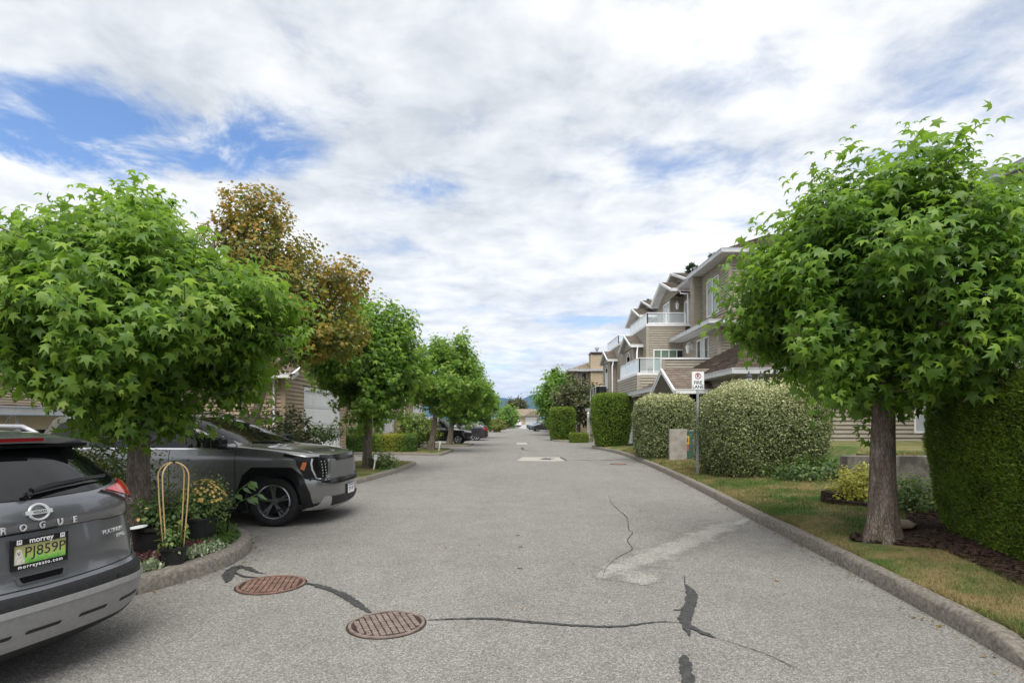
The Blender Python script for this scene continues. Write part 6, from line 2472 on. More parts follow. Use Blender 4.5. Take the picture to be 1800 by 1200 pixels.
# ---- boxy electric SUV with its nose towards the road
def electric_suv():
    yaw = R(-3)
    root = empty('parked_car', (0, 0, 0), yaw)
    tag(root, 'grey boxy electric SUV parked nose towards the road behind the nearest tree', 'car', 'parked cars')
    rot = Matrix.Rotation(yaw, 3, 'Z')
    root.location = Vector((-3.69, 8.76, 0)) - rot @ Vector((1.62, -.965, 0))
    rows = [
        (.20, -2.25, 2.20, .86, .5, .75), (.24, -2.36, 2.36, .92, .5, .8), (.34, -2.45, 2.47, .965, .5, .85), (.46, -2.48, 2.495, .980, .5, .85), (.62, -2.49, 2.495, .985, .5, .80),
        (.70, -2.49, 2.480, .985, .5, .78), (.745, -2.49, 2.445, .985, .5, .76), (.80, -2.49, 2.445, .987, .5, .75), (.95, -2.49, 2.435, .990, .5, .72), (1.04, -2.49, 2.415, .990, .5, .68), (1.085, -2.488, 2.395, .985, .5, .66), (1.115, -2.486, 2.33, .975, .5, .62),
        (1.15, -2.48, 2.19, .965, .5, .58), (1.19, -2.47, 1.95, .953, .5, .56), (1.225, -2.46, 1.64, .942, .5, .62), (1.245, -2.455, 1.43, .934, .5, .70),
        (1.30, -2.44, 1.26, .905, .5, .75), (1.42, -2.40, .99, .855, .5, .75), (1.55, -2.35, .68, .800, .5, .72), (1.64, -2.31, .45, .762, .5, .70), (1.70, -2.24, .25, .715, .5, .68), (1.735, -2.1, .0, .62, .5, .6), (1.755, -1.8, -.35, .42, .4, .5), (1.762, -1.3, -.7, .1, .2, .2)]
    B = Body(rows, 3.4, 2.9)
    P, K, G = MATS['paint_greyev'], MATS['plastic_black'], MATS['gloss_black']
    arch = [(-.50, .0), (-.50, .50), (-.40, .74), (-.27, .86), (.27, .86), (.40, .74), (.50, .50), (.53, .0)]
    inner = [(-.43, .0), (-.43, .46), (-.35, .68), (-.24, .785), (.24, .785), (.35, .68), (.43, .46), (.46, .0)]
    finish_body(root, B, P, [arch_cutter(1.62, 0, 1.2, flat=inner), arch_cutter(-1.48, 0, 1.2, flat=inner)])
    front, rear = B.map('front'), B.map('rear')
    for sg in (-1, 1):
        s_ = B.map('side', sg)
        for x in (1.62, -1.48):
            pts = [(x + a, b) for a, b in [(-.57, .24), (-.57, .50), (-.46, .80), (-.31, .925), (.31, .925), (.46, .80), (.56, .52), (.60, .24)]]
            ip = [(x + a, b) for a, b in [(.455, .24), (.43, .46), (.35, .68), (.24, .785), (-.24, .785), (-.35, .68), (-.43, .46), (-.43, .24)]]
            panel('arch_cladding', pts + ip, s_, G, root, .012, .03, .05, .015)
            wheel(root, x, sg * .955, .385, .255, .265, 5, sg, MATS['alloy'], twin=True)
        # window band, one pane behind the other with dark pillars
        w = panel('side_window', [(-2.15, 1.265), (-1.95, 1.225), (.93, 1.215), (1.06, 1.235), (.50, 1.585), (.30, 1.640), (-1.7, 1.640), (-1.95, 1.60)], s_, MATS['car_glass'], root, .005, .01, .08, .03)
        for x0, x1 in ((-.42, -.36), (-1.42, -1.36), (.52, .56)):
            strip('pillar', [((x0 + x1) / 2, 1.225), ((x0 + x1) / 2 - .02, 1.63)], s_, x1 - x0, G, w, .008, .01)
        strip('belt_trim', [(-2.35, 1.46), (-2.18, 1.30), (-2.0, 1.215), (-1.8, 1.205), (1.0, 1.200)], s_, .022, MATS['chrome'], root, .010, .014)
        # door seams, sill and handles
        for x in (1.04, -.02, -1.12):
            strip('door_seam', [(x, 1.20), (x, .36)], s_, .009, G, root, .002, .004)
        strip('door_seam', [(1.04, .36), (-1.0, .36)], s_, .009, G, root, .002, .004)
        panel('sill', [(-.96, .22), (1.10, .22), (1.10, .37), (-.96, .37)], s_, K, root, .010, .012, .1, .01)
        strip('sill_trim', [(-.9, .30), (1.05, .30)], s_, .02, MATS['silver_plastic'], root, .016, .01)
        for x in (.10, -1.0):
            strip('door_handle', [(x, 1.03), (x + .2, 1.03)], s_, .028, P, root, .018, .02)
        # mirror
        mb = MB()
        mb.box((.80, sg * .95, 1.20), (.93, sg * 1.06, 1.24))
        arm = mb.build('mirror', G, root, bevel=.012)
        mb = MB()
        mb.box((.78, sg * 1.02, 1.225), (.96, sg * 1.24, 1.385))
        q = mb.build('mirror_shell', G, arm, bevel=.03)
        # head lamp: dark vertical unit with bright edge, amber marker towards the fender
        hl = panel('head_lamp', [(sg * .62, 1.045), (sg * .80, 1.075), (sg * .972, 1.075), (sg * .965, .94), (sg * .92, .74), (sg * .72, .69), (sg * .65, .80)], front, MATS['lamp_black'], root, .008, .016, .035, .02)
        strip('light_signature', [(sg * .86, 1.05), (sg * .875, .98), (sg * .865, .88), (sg * .82, .745), (sg * .72, .70), (sg * .60, .70)], front, .016, MATS['alloy_bright'], hl, .014, .014)
        panel('amber_marker', [(sg * .912, 1.0), (sg * .940, 1.0), (sg * .950, .90), (sg * .928, .87)], front, MATS['amber'], hl, .018, .01, .03, .008)
        mb = MB()
        for i in range(6):
            for j in range(2):
                c = front(sg * (.70 + .055 * j - .01 * i * .4), 1.0 - .045 * i, .012)
                mb.lathe([(.001, 0), (.013, 0), (.013, .008), (.001, .012)], 8, Matrix.Translation(c) @ Matrix.Rotation(R(90), 4, 'Y'))
        mb.build('lamp_cube', MATS['alloy_bright'], hl)['kind'] = 'stuff'
        panel('lamp_brow', [(.0, 0), (.0, 0.0)], s_, G, root) if False else None
        strip('lamp_brow', [(2.14, 1.055), (1.98, 1.085), (1.80, 1.115)], s_, .04, G, root, .006, .01)
        panel('lamp_housing', [(1.80, 1.105), (2.05, 1.088), (2.20, 1.06), (2.25, .98), (2.24, .78), (2.18, .70), (2.10, .84), (2.02, 1.0), (1.96, 1.05)], s_, MATS['lamp_black'], root, .007, .012, .04, .015)
        # tail lamps
        panel('tail_lamp', [(sg * .70, 1.25), (sg * .93, 1.25), (sg * .95, .85), (sg * .86, .85), (sg * .84, 1.1)], rear, MATS['lamp_red'], root, .01, .016, .05, .02)
    panel('windscreen', [(-.80, 1.275), (-.5, 1.258), (.0, 1.252), (.5, 1.258), (.80, 1.275), (.735, 1.56), (.66, 1.675), (0, 1.70), (-.66, 1.675), (-.735, 1.56)], front, MATS['car_glass'], root, .006, .012, .06, .03)
    panel('rear_window', [(-.76, 1.28), (.76, 1.28), (.66, 1.62), (-.66, 1.62)], rear, MATS['car_glass'], root, .006, .012, .06, .03)
    # nose: closed grey grille panel, dark upper lip, silver lower spoiler
    gp = panel('grille_panel', [(-.58, .80), (-.66, .73), (.66, .73), (.58, .80), (.56, 1.03), (-.56, 1.03)], front, MATS['grille_grey'], root, .008, .012, .05, .02)
    strip('bonnet_lip', [(-.74, 1.072), (-.55, 1.062), (.55, 1.062), (.74, 1.072)], front, .045, G, root, .016, .02)
    panel('grille_slot', [(-.40, .995), (-.46, 1.05), (.46, 1.05), (.40, .995)], front, G, gp, .014, .012, .05, .01)
    panel('bumper_notch', [(-.50, .640), (-.76, .665), (-.78, .722), (-.50, .715), (.50, .715), (.78, .722), (.76, .665), (.50, .640)], front, G, root, .018, .025, .05, .008)
    panel('lower_intake', [(-.52, .30), (-.62, .44), (.62, .44), (.52, .30)], front, K, root, .008, .014, .05, .02)
    panel('chin', [(-.94, .22), (-.95, .34), (-.66, .36), (.66, .36), (.95, .34), (.94, .22)], front, K, root, .006, .012, .05, .02)
    for sg in (-1, 1):
        panel('skid_corner', [(sg * .56, .27), (sg * .62, .44), (sg * .72, .45), (sg * .78, .31), (sg * .86, .285), (sg * .86, .262), (sg * .6, .255)], front, MATS['silver_plastic'], root, .018, .024, .05, .012)
    strip('skid_lip', [(-.86, .272), (-.6, .265), (.6, .265), (.86, .272)], front, .028, MATS['silver_plastic'], root, .020, .024)
    # plate
    px_ = front(0, .50, .015)
    mb = MB()
    mb.box((px_.x - .02, -.155, .425), (px_.x + .012, .155, .585))
    pb = mb.build('plate_bracket', K, root, bevel=.004)
    mb = MB()
    mb.box((px_.x + .012, -.15, .43), (px_.x + .016, .15, .58))
    plate = mb.build('licence_plate', MATS['plate_white'], pb)
    fm = lambda v0: (lambda co: Vector((px_.x + .0175 + co.z, co.x, v0 + co.y)))
    place_text('EJ4 18T', .075, None, MATS['ink_blue'], plate, 'plate_number', fn=fm(.505), depth=.0006)
    mb = MB()
    mb.box((px_.x + .0161, -.13, .555), (px_.x + .0168, .13, .572))
    mb.build('plate_band', MATS['ink_blue'], plate)
    # bonnet badge
    def bn(co):
        x = 2.20 + co.y
        lo, hi = 1.09, 1.2
        for _ in range(24):
            m_ = (lo + hi) / 2
            if B.front(co.x, m_) > x: lo = m_
            else: hi = m_
        return Vector((x, co.x, lo + .006 + co.z))
    def bn2(co):
        return bn(Vector((co.x, -co.y * -1, co.z)))
    place_text('KIA', .10, None, MATS['chrome'], root, 'badge_lettering', fn=lambda co: bn(Vector((co.x, -co.y, co.z))) if False else bn(Vector((co.x, co.y, co.z))), depth=.002, spacing=.9)
    # bonnet creases
    for sg in (-1, 1):
        mb = MB()
        mb.tube([bn(Vector((sg * (.62 + .10 * t), -.75 * (1 - t) + .02, -.004))) for t in (0, .25, .5, .75, 1)], .006, 6)
        mb.build('bonnet_crease', P, root, smooth=True)
    # roof rails, shark fin
    for sg in (-1, 1):
        mb = MB()
        mb.tube([(-1.9, sg * .66, 1.70), (-1.75, sg * .67, 1.765), (-.1, sg * .67, 1.775), (.15, sg * .64, 1.70)], .018, 8)
        mb.build('roof_rail', G, root, smooth=True)
    # wipers
    mb = MB()
    for y0, y1 in ((-.15, -.68), (.45, -.05)):
        mb.tube([front(y0, 1.262, .03), front((y0 + y1) / 2, 1.28, .03), front(y1, 1.29, .022)], .009, 6)
    mb.build('wiper', G, root, smooth=True)
    # steering wheel and seat backs are hidden by the dark glass
    return root


electric_suv()


# ---- simpler cars further away
def far_car(loc, yaw, paint_m, label, L=4.6, W=1.84, H=1.66, hatch=0.45, hood=1.0, rim='alloy_bright', pickup=False, lights=True, plate=True):
    root = empty('parked_car', loc, yaw)
    tag(root, label, 'car', 'parked cars')
    h = L / 2
    w = W / 2
    wr = .34 if not pickup else .39
    xb = -h
    cab_rear = -h + hatch if not pickup else -h + L * .36
    rows = [(.22, -h + .12, h - .14, w - .08, .45, .6), (.32, -h + .03, h - .04, w - .02, .45, .65), (.55, -h, h, w, .45, .65), (.75, -h + .01, h - .02, w, .45, .65), (.88, -h + .02, h - .10, w, .45, .62),
            (.96, -h + .03, h - .30, w - .005, .45, .6), (1.02, -h + .04, h - hood * .8, w - .015, .45, .6), (1.06, -h + .07 if not pickup else -h + .05, h - hood - .05, w - .03, .45, .6)]
    if pickup:
        rows += [(1.10, cab_rear - .05, h - hood - .15, w - .05, .3, .6)]
    t0 = h - hood - .2
    rows += [(1.16, cab_rear - hatch * .8 if not pickup else cab_rear, t0, w - .06, .45, .6), (H - .25, cab_rear - hatch * .25 if not pickup else cab_rear + .08, t0 - .5, w - .16, .42, .55), (H - .1, cab_rear - .02 if not pickup else cab_rear + .12, t0 - .8, w - .21, .4, .5), (H - .04, cab_rear + .12, t0 - 1.0, w - .28, .4, .45), (H, cab_rear + .5, t0 - 1.3, .2, .2, .2)]
    B = Body(rows, 3.0, 2.8)
    fx, rx_ = h - .88, -h + .92
    finish_body(root, B, paint_m, [arch_cutter(fx, wr + .04, 1.3, rz=wr), arch_cutter(rx_, wr + .04, 1.3, rz=wr)])
    fr, rr = B.map('front'), B.map('rear')
    for sg in (-1, 1):
        s_ = B.map('side', sg)
        xa = cab_rear - hatch * .35 if not pickup else cab_rear + .12
        panel('side_window', [(xa, 1.13), (xa + hatch * .5, H - .14), (t0 - .95, H - .14), (t0 - .12, 1.12)], s_, MATS['car_glass'], root, .005, .01, .12, .03)
        strip('door_seam', [(0.0, 1.08), (0.0, .34)], s_, .012, MATS['gloss_black'], root, .002, .004)
        strip('arch_trim', [(rx_ + (wr + .06) * math.cos(a), wr + (wr + .06) * math.sin(a)) for a in [math.pi * i / 10 for i in range(11)]], s_, .05, MATS['plastic_black'], root, .008, .015)
        strip('arch_trim', [(fx + (wr + .06) * math.cos(a), wr + (wr + .06) * math.sin(a)) for a in [math.pi * i / 10 for i in range(11)]], s_, .05, MATS['plastic_black'], root, .008, .015)
        panel('sill', [(rx_ + .45, .23), (fx - .45, .23), (fx - .45, .33), (rx_ + .45, .33)], s_, MATS['plastic_black'], root, .006, .01, .15, .01)
        wheel(root, fx, sg * (w - .03), wr, .22, wr * .66, 5, sg, MATS[rim])
        wheel(root, rx_, sg * (w - .03), wr, .22, wr * .66, 5, sg, MATS[rim])
        panel('tail_lamp', [(sg * (w - .30), .98), (sg * (w - .06), 1.02), (sg * (w - .02), .92), (sg * (w - .03), .82), (sg * (w - .28), .86)], rr, MATS['lamp_red'], root, .01, .015, .05, .02)
        panel('tail_lamp_side', [(-h + .12, .86), (-h + .14, 1.0), (-h + .42, .98), (-h + .34, .9)], s_, MATS['lamp_red'], root, .008, .014, .05, .02)
        panel('head_lamp', [(sg * (w - .40), .86), (sg * (w - .06), .93), (sg * (w - .02), .84), (sg * (w - .38), .76)], fr, MATS['lamp_clear'], root, .01, .015, .05, .02)
        mb = MB()
        mb.box((t0 - .35, sg * (w - .03), 1.08), (t0 - .18, sg * (w + .16), 1.22))
        mb.build('mirror', paint_m, root, bevel=.03)
    panel('windscreen', [(-w + .14, 1.14), (w - .14, 1.14), (w - .27, H - .12), (-w + .27, H - .12)], fr, MATS['car_glass'], root, .006, .012, .1, .04)
    panel('rear_window', [(-w + .16, 1.17), (w - .16, 1.17), (w - .27, H - .13), (-w + .27, H - .13)], rr, MATS['car_glass'], root, .006, .012, .1, .04)
    panel('grille', [(-.45, .55), (.45, .55), (.5, .80), (-.5, .80)], fr, MATS['gloss_black'], root, .008, .012, .1, .03)
    panel('front_bumper', [(-.8, .25), (.8, .25), (.75, .40), (-.75, .40)], fr, MATS['plastic_black'], root, .006, .012, .1, .03)
    panel('rear_bumper', [(-.8, .25), (.8, .25), (.82, .50), (-.82, .50)], rr, MATS['plastic_black'], root, .008, .012, .1, .03)
    panel('licence_plate', [(-.15, .70), (.15, .70), (.15, .83), (-.15, .83)], rr, MATS['plate_white'], root, .01, .01, .2, 0)
    return root


far_car((-5.25, 39.4, 0), R(-1), MATS['paint_black'], 'black SUV parked nose out behind the third street tree', L=5.0, W=1.98, H=1.86, hatch=.3, hood=1.15)
far_car((-4.15, 46.6, 0), R(181), MATS['paint_charcoal'], 'dark hatchback with bright alloy wheels, tail towards the road', L=4.4, W=1.8, H=1.58, hatch=.5, hood=.95)
far_car((-4.9, 51.5, 0), R(180), MATS['paint_white'], 'white car partly hidden beyond the dark hatchback', L=4.5, H=1.6)
far_car((-0.4, 122, 0), R(90), MATS['paint_black'], 'black pickup parked at the far end of the road', L=5.4, W=1.98, H=1.85, pickup=True, hood=1.2)
far_car((1.3, 132, 0), R(90), MATS['paint_white'], 'white car beside the distant black pickup', L=4.5)
far_car((4.7, 98, 0), R(200), MATS['paint_bluegrey'], 'blue grey car at the far right of the road', L=4.5, H=1.5)
far_car((5.0, 84, 0), R(190), MATS['paint_charcoal'], 'dark car parked under the bright green tree at far right', L=4.6, H=1.65)

# ---------------------------------------------------------------- smaller things
# fire lane sign
def fire_sign():
    x, y = 5.06, 15.5
    root = tag(empty('fire_lane_sign', (x, y, 0.2)), 'white no parking fire lane sign on a grey steel post', 'sign')
    mb = MB()
    mb.box((-.03, -.015, -.25), (.03, -.009, 2.72))
    mb.box((-.03, -.009, -.25), (-.02, .02, 2.72))
    mb.box((.02, -.009, -.25), (.03, .02, 2.72))
    mb.build('post', noisy('galvanised', (.30, .31, .31), (.42, .43, .43), 12, .5, .1, 80, metal=.4), root)
    mb = MB()
    w, h, z0 = .165, .242, 2.28
    mb.box((-w, -.024, z0), (w, -.018, z0 + 2 * h))
    p = mb.build('panel', noisy('sign_white', (.78, .79, .80), (.83, .84, .84), 6, .35, 0), root, bevel=.002)
    red = mat('sign_red', (.35, .02, .03), .4)
    ink = mat('sign_ink', (.015, .015, .02), .4)
    c = Vector((0, -.0255, z0 + .365))
    def ring(r0, r1, m, name):
        q = MB()
        n = 40
        V = [(c.x + r * math.cos(2 * math.pi * i / n), c.y, c.z + r * math.sin(2 * math.pi * i / n)) for i in range(n) for r in (r0, r1)]
        q.add(V, [(2 * i, 2 * i + 1, 2 * ((i + 1) % n) + 1, 2 * ((i + 1) % n)) for i in range(n)])
        return q.build(name, m, p)
    tx = lambda ox, oz, k=0: (lambda co: Vector((ox + co.x, -.0252 - k - co.z, oz + co.y)))
    place_text('P', .15, None, ink, p, 'symbol_letter', fn=tx(c.x, c.z), depth=.0004, bold=.003)
    ring(.068, .085, red, 'prohibition_ring')
    q = MB()
    q.beam(c + Vector((-.055, -.001, .055)), c + Vector((.055, -.001, -.055)), .016, .0015, (0, 1, 0))
    q.build('prohibition_bar', red, p)
    place_text('FIRE', .125, None, ink, p, 'lettering', fn=tx(0, z0 + .185), depth=.0004, bold=.0025)
    place_text('LANE', .125, None, ink, p, 'lettering', fn=tx(0, z0 + .07), depth=.0004, bold=.0025)
    for zz in (.03, .455):
        q = MB()
        q.lathe([(.001, 0), (.009, 0), (.009, .006), (.001, .008)], 8, Matrix.Translation((0, -.024, z0 + zz)) @ Matrix.Rotation(R(90), 4, 'X'))
        q.build('bolt', MATS['gutter_grey'], p)


fire_sign()

# utility enclosure: concrete surround with a green pedestal between the bushes
root = tag(empty('utility_enclosure', (5.75, 20.3, .16)), 'grey concrete utility enclosure with green cabinet and warning stickers', 'utility box')
mb = MB()
mb.box((-.12, 0, -.1), (.50, .14, 1.16))
mb.build('side_slab', MATS['concrete'], root, bevel=.012)
mb = MB()
mb.box((.74, -.35, -.1), (.98, .5, 1.14))
mb.build('side_slab', MATS['concrete'], root, bevel=.012)
mb = MB()
mb.box((.46, .1, -.05), (.78, .7, 1.05))
mb.box((.44, .08, 1.05), (.80, .72, 1.09))
g = mb.build('cabinet', noisy('utility_green', (.05, .12, .085), (.075, .16, .11), 5, .5, .05, 60), root, bevel=.01)
mb = MB()
mb.box((.50, .0955, .62), (.60, .099, .92))
st = mb.build('warning_sticker', mat('sticker_yellow', (.70, .42, .03), .5), g)
mb = MB()
mb.box((.535, .092, .70), (.565, .0945, .85))
mb.build('sticker_mark', MATS['ink'], st)
mb = MB()
mb.box((.50, .0955, .38), (.58, .099, .60))
mb.build('warning_sticker', mat('sticker_red', (.60, .10, .12), .5), g)
mb = MB()
mb.box((.62, -.55, -.1), (1.05, -.38, .26))
mb.build('base_block', MATS['wall_concrete'], root, bevel=.015)

# twin lantern post behind the big bush
root = tag(empty('lamp_post', (7.05, 16.55, .25)), 'black twin lantern lamp post behind the large variegated bush', 'street lamp')
bk = noisy('lamp_black_metal', (.02, .022, .025), (.04, .042, .05), 10, .45, .1, 60, metal=.3)
mb = MB()
mb.lathe([(.09, -.1), (.09, .25), (.05, .32), (.038, 2.35), (.055, 2.38), (.03, 2.46), (.001, 2.5)], 14)
mb.build('post', bk, root, smooth=R(40))
for sx in (-.17, .17):
    mb = MB()
    mb.tube([(0, 0, 2.2), (sx * .6, -.02, 2.16), (sx, -.03, 2.25), (sx, -.03, 2.33)], .018, 8)
    a = mb.build('arm', bk, root, smooth=True)
    mb = MB()
    Mx = Matrix.Translation((sx, -.03, 2.33))
    mb.lathe([(.03, 0), (.06, .02), (.075, .03)], 6, Mx)
    mb.lathe([(.125, .29), (.135, .31), (.05, .40), (.015, .46), (.02, .48), (.001, .50)], 6, Mx)
    for k in range(6):
        an = 2 * math.pi * k / 6
        mb.beam(Mx @ Vector((.07 * math.cos(an), .07 * math.sin(an), .03)), Mx @ Vector((.12 * math.cos(an), .12 * math.sin(an), .29)), .012, .012, (1, 0, 0))
    mb.build('lantern_cage', bk, a)
    mb = MB()
    mb.lathe([(.064, .03), (.113, .29)], 6, Mx)
    mb.build('lantern_glass', MATS['glass_blind'], a)

# concrete retaining wall, planting bed with timber edging
mb = MB()
mb.box((6.25, 10.6, .1), (9.6, 10.85, .98))
tag(mb.build('retaining_wall', MATS['wall_concrete'], None, bevel=.01), 'weathered grey concrete retaining wall behind the right trunk', 'wall')
mb = MB()
mb.box((7.5, 10.87, .3), (13, 12.4, .93))
mb.build('upper_lawn', MATS['lawn'])['kind'] = 'structure'
mb = MB()
mb.add([(8.0, 12.41, .32), (9.2, 12.41, .92), (14, 12.41, .93), (14, 19.8, .93), (9.2, 19.8, .92), (7.4, 19.8, .3), (8.0, 12.41, -.1), (14, 12.41, -.1)], [(0, 1, 4, 5), (1, 2, 3, 4), (0, 6, 7, 2, 1)])
mb.build('bank', MATS['lawn'])['kind'] = 'structure'
q = np.column_stack([rng0.uniform(7.5, 11, 6000), rng0.uniform(10.8, 12.3, 6000)])
tag(blades('upper_grass', q, np.full(6000, .92), .09, .012, MATS['lawn_blades'], rng0, lean=.8), 'grass growing on top of the retaining wall', 'grass', kind='stuff')
mb = MB()
P0 = [((5.42, 9.75), (6.6, 8.15), .32, .18), ((5.45, 9.9), (5.95, 10.55), .42, .2), ((5.4, 9.86), (5.62, 9.62), .44, .2)]
tm = tag(empty('timber_edging'), 'dark weathered timber edging round the planting bed by the right trunk', 'edging')
for (a, b, z, h) in P0:
    mb = MB()
    mb.beam((a[0], a[1], z - h / 2), (b[0], b[1], z - h / 2 - .05), .14, h)
    mb.build('timber', MATS['timber'], tm, bevel=.012)
mb = MB()
mb.beam((5.0, 7.75, .27), (5.55, 7.15, .27), .12, .14)
mb.build('edging_log', MATS['timber'], None, bevel=.03)
tag(bpy.context.scene.objects['edging_log'], 'short dark timber lying in the mulch beside the right trunk', 'timber')
mb = MB()
mb.lathe([(.001, -.03), (.13, 0), (.15, .05), (.10, .09), (.001, .11)], 12, Matrix.Translation((4.98, 7.35, .27)) @ Matrix.Scale(1.5, 4, (1, 0, 0)))
tag(mb.build('garden_stone', noisy('stone_tan', (.22, .17, .12), (.38, .30, .22), 6, .9, .4, 30, kind='Position'), None, smooth=True), 'smooth tan stone at the foot of the right trunk', 'stone')

# ---- pots on the near island
plastic_pot = noisy('pot_black', (.012, .012, .012), (.02, .02, .02), 20, .5, .1, 90)


def pot(name, label, loc, r, h, rim=.012):
    root = tag(empty(name, loc), label, 'pot')
    mb = MB()
    mb.lathe([(r * .80, 0), (r * .97, h - .03), (r + rim, h - .03), (r + rim, h), (r * .93, h), (r * .92, h - .05)], 32, close=False)
    mb.build('pot', plastic_pot, root, smooth=R(35))
    mb = MB()
    mb.lathe([(.0001, h - .05), (r * .93, h - .045)], 24, close=False)
    mb.build('potting_soil', MATS['soil'], root)
    return root


def plant_in(root, c, r, n, leaf, m, seed, tpl=OVAL, up=.6, per=6, slen=.14, tshift=0.0, name='foliage'):
    rng = np.random.default_rng(seed)
    pos, a, n_, tint, sz, p0, sd, L, rr = shoots(rng, c, r[0], r[1], r[2], r[2], n // per, per, slen, .25, .15, up, seed=seed)
    o = scatter(name, tpl, pos, a, n_, leaf * sz, np.clip(tint + tshift, 0, 1), m, root)
    mb = MB()
    for i in rng.choice(len(p0), min(22, len(p0)), replace=False):
        mb.tube([(c[0] * .6, c[1] * .6, max(.05, c[2] - r[2])), Vector(p0[i])], [.006, .003], 5, False)
    mb.build('stems', MATS['leaf_shrub'], root)
    return p0, sd


pA = pot('flower_pot', 'large black plastic pot beside the nearest trunk', (-3.98, 6.35, .135), .235, .34)
plant_in(pA, (.0, .06, .46), (.18, .16, .14), 420, .065, MATS['leaf_shrub'], 71)
rngp = np.random.default_rng(8)


def blooms(root, c, r, n, size, seed, lo=.0, hi=1.0):
    rng = np.random.default_rng(seed)
    d = rdir(rng, n)
    d[:, 2] = np.abs(d[:, 2])
    pos = np.array(c) + d * np.array(r)
    P, A, N_, T = [], [], [], []
    for p, dd in zip(pos, d):
        u = unit(np.cross(dd, [.3, .5, .8]))
        v = np.cross(dd, u)
        t = rng.uniform(lo, hi)
        for k in range(7):
            an = 2 * math.pi * k / 7
            P.append(p); A.append(u * math.cos(an) + v * math.sin(an) + dd * .3); N_.append(dd); T.append(t)
    scatter('bloom', QUAD, np.array(P), np.array(A), np.array(N_), np.full(len(P), size), np.array(T), MATS['petal'], root)


blooms(pA, (-.05, -.1, .42), (.16, .16, .14), 9, .024, 81, .4, 1)
pB = pot('flower_pot', 'black pot full of yellow flowers on the near island', (-3.82, 6.95, .135), .2, .34)
plant_in(pB, (.06, .0, .52), (.23, .22, .23), 1700, .040, MATS['leaf_shrub'], 72, tshift=.25)
blooms(pB, (.06, 0, .54), (.25, .24, .25), 190, .021, 82, 0, .7)
pC = pot('flower_pot', 'small black pot holding the bamboo hoop trellis', (-3.54, 5.95, .135), .125, .20)
plant_in(pC, (.0, .0, .30), (.10, .10, .14), 170, .06, MATS['leaf_shrub'], 73, tshift=.3, slen=.1)
tr = tag(empty('hoop_trellis', (-3.54, 5.95, .2)), 'tan bamboo hoop trellis standing in the small black pot', 'trellis')
bam = noisy('bamboo', (.46, .31, .13), (.58, .42, .20), 25, .5, .1, 120, stretch=(1, 1, .2))
for ang in (R(8), R(80)):
    mb = MB()
    pts = []
    ca, sa = math.cos(ang), math.sin(ang)
    prof = [(-.085, -.02), (-.115, .3), (-.14, .62), (-.150, .86)] + [(-.150 * math.cos(a), .86 + .15 * math.sin(a)) for a in [math.pi * i / 12 for i in range(1, 12)]] + [(.150, .86), (.14, .62), (.115, .3), (.085, -.02)]
    for r_, z_ in prof:
        pts.append((r_ * ca, r_ * sa, z_))
    mb.tube(pts, .0068, 8)
    mb.build('hoop', bam, tr, smooth=True)
mb = MB()
mb.lathe([(.02, 1.0), (.022, 1.02), (.01, 1.026)], 10)
mb.build('clip', plastic_pot, tr)
# tall leaves of a young tree beside the pots
root = tag(empty('squash_plant', (-3.62, 7.2, .14)), 'leggy plant with broad drooping leaves behind the yellow flowers', 'plant')
mb = MB()
mb.tube([(0, 0, 0), (.06, 0, .4), (.16, 0, .62), (.30, 0, .72)], .010, 6)
mb.tube([(0.03, 0, .3), (.18, -.02, .48), (.42, -.03, .58)], .008, 6)
mb.build('stem', MATS['leaf_shrub'], root, smooth=True)
P = np.array([(.12, 0, .58), (.2, 0, .66), (.28, 0, .71), (.25, 0, .52), (.33, -.03, .55), (.41, -.03, .58), (.30, .02, .74)])
for i, p in enumerate(P):
    rg = np.random.default_rng(i)
    a = np.array([[.8, -.3 + .6 * (i % 2), -.5]])
    leaf_objects(OVAL, 'oval', np.array([p]) + np.array([-3.62, 7.2, .14]), a, np.array([[.2, -.3, 1.]]), np.array([.15]), np.array([.45]), MATS['leaf_shrub'], root)
# terracotta ring and white saucer
mb = MB()
n = 30
mb.tube([(.13 * math.cos(2 * math.pi * i / n), 0.04 * math.sin(2 * math.pi * i / n), .13 + .13 * math.sin(2 * math.pi * i / n)) for i in range(n + 1)], .012, 8)
o = mb.build('terracotta_ring', noisy('terracotta', (.32, .12, .07), (.42, .17, .10), 14, .8, .2, 60), None, smooth=True)
o.location = (-3.86, 5.55, .13)
o.rotation_euler = (0, R(12), R(25))
tag(o, 'broken terracotta pot rim leaning in the ground cover by the kerb', 'pot rim')
mb = MB()
mb.lathe([(.001, 0), (.07, .004), (.095, .016), (.092, .019), (.065, .008), (.001, .006)], 24)
o = mb.build('saucer', MATS['plate_white'], None, smooth=R(40))
o.location = (-4.02, 6.12, .485)
o.rotation_euler = (R(4), R(-6), 0)
tag(o, 'white saucer on the rim of the large black pot', 'saucer')
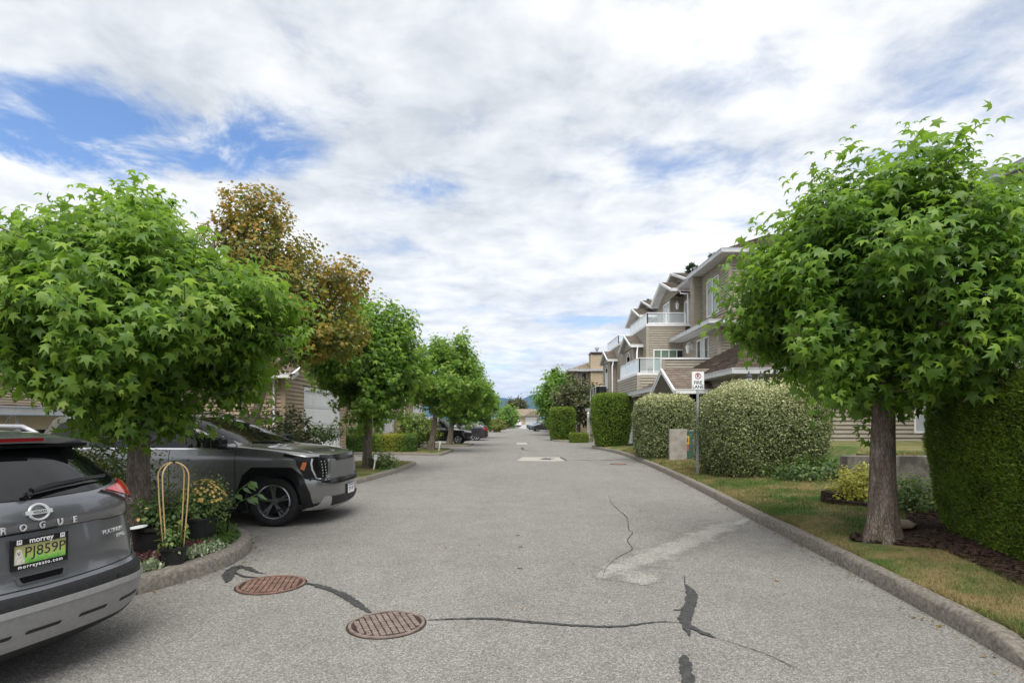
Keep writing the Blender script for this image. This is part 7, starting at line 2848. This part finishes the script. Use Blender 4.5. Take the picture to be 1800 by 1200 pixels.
# ground cover on the near island
q = sample_poly(ISL_IN[0], 2600, rng0, weight=lambda q: (q[:, 0] > -5.2) * (np.hypot(q[:, 0] + 3.98, q[:, 1] - 6.35) > .26) * (np.hypot(q[:, 0] + 3.6, q[:, 1] - 5.93) > .14) * (np.hypot(q[:, 0] + 4.5, q[:, 1] - 6.9) > .22))
n = len(q)
pp = np.repeat(q, 9, axis=0) + rng0.normal(0, .03, (n * 9, 2))
pz = .14 + rng0.uniform(0, .09, n * 9) ** 1.0
A = rng0.normal(size=(n * 9, 3)) + np.array([0, 0, .8])
side_ = (pp[:, 1] > 6.7)
pos3 = np.column_stack([pp, pz])
tint = np.clip(rng0.random(n * 9) * .6 + np.where(side_, .0, .38), 0, 1)
for name, sel, m_, lab, sz_ in (('ground_cover', ~side_ & (pp[:, 0] > -3.86 + .25 * (pp[:, 1] - 5.4)), MATS['leaf_silver'], 'silvery ground cover spilling over the near island kerb', .042),
                                ('ground_cover', side_ & (pp[:, 0] > -4.3), MATS['leaf_shrub'], 'dark green ground cover along the tip of the near island', .045),
                                ('ground_cover', ~side_ & (pp[:, 0] <= -3.86 + .25 * (pp[:, 1] - 5.4)), MATS['leaf_red'], 'reddish low plants beside the crossover on the near island', .05),
                                ('ground_cover', side_ & (pp[:, 0] <= -4.3), MATS['leaf_box'], 'light green low plants behind the nearest trunk', .06)):
    if sel.sum():
        o = scatter(name, OVAL, pos3[sel], A[sel], rng0.normal(size=(sel.sum(), 3)) + np.array([0, 0, 1]), sz_ * rng0.uniform(.5, 1.3, sel.sum()), tint[sel], m_)
        tag(o, lab, 'plant', kind='stuff')
# white plant stakes by the second and third street trees
for (x, y, lab) in ((-4.28, 17.6, 'white plant stake at the foot of the second street tree'), (-3.72, 28.9, 'white plant stake beside the third street tree')):
    mb = MB()
    mb.box((-.02, -.006, -.02), (.02, .006, .32))
    mb.box((-.05, -.008, .32), (.05, .008, .48))
    o = mb.build('plant_stake', MATS['plate_white'])
    o.location = (x, y, .11)
    o.rotation_euler = (R(6), R(9), R(10))
    tag(o, lab, 'stake')
# flag leaves behind the low hedge
rg = np.random.default_rng(12)
root = tag(empty('iris_clump', (-8.0, 29.8, .1)), 'clump of upright sword leaves behind the clipped low hedge', 'plant')
n = 60
pos = np.column_stack([rg.normal(0, .15, n), rg.normal(0, .15, n), np.zeros(n)])
scatter('foliage', QUAD, pos, np.column_stack([rg.normal(0, .22, n), rg.normal(0, .22, n), np.ones(n)]), rdir(rg, n), rg.uniform(.9, 1.5, n) * np.ones(n), rg.random(n), MATS['leaf_shrub'], root)
root.scale = (1, 1, 1)

# ---------------------------------------------------------------- aerial haze
hm = bpy.data.materials.new('haze')
hm.use_nodes = True
nt = hm.node_tree
for nd in list(nt.nodes):
    if nd.type == 'BSDF_PRINCIPLED': nt.nodes.remove(nd)
pv = nt.nodes.new('ShaderNodeVolumePrincipled')
pv.inputs['Color'].default_value = (.30, .54, 1.0, 1)
pv.inputs['Density'].default_value = .00010
pv.inputs['Anisotropy'].default_value = 0.0
nt.links.new(pv.outputs[0], nt.nodes['Material Output'].inputs['Volume'])
mb = MB()
mb.box((-9500, -3500, -2.5), (9500, 13000, 300))
hz = mb.build('haze', hm)
hz['kind'] = 'stuff'
hz['label'] = 'thin blue air haze over the distant mountains'
hz['category'] = 'haze'
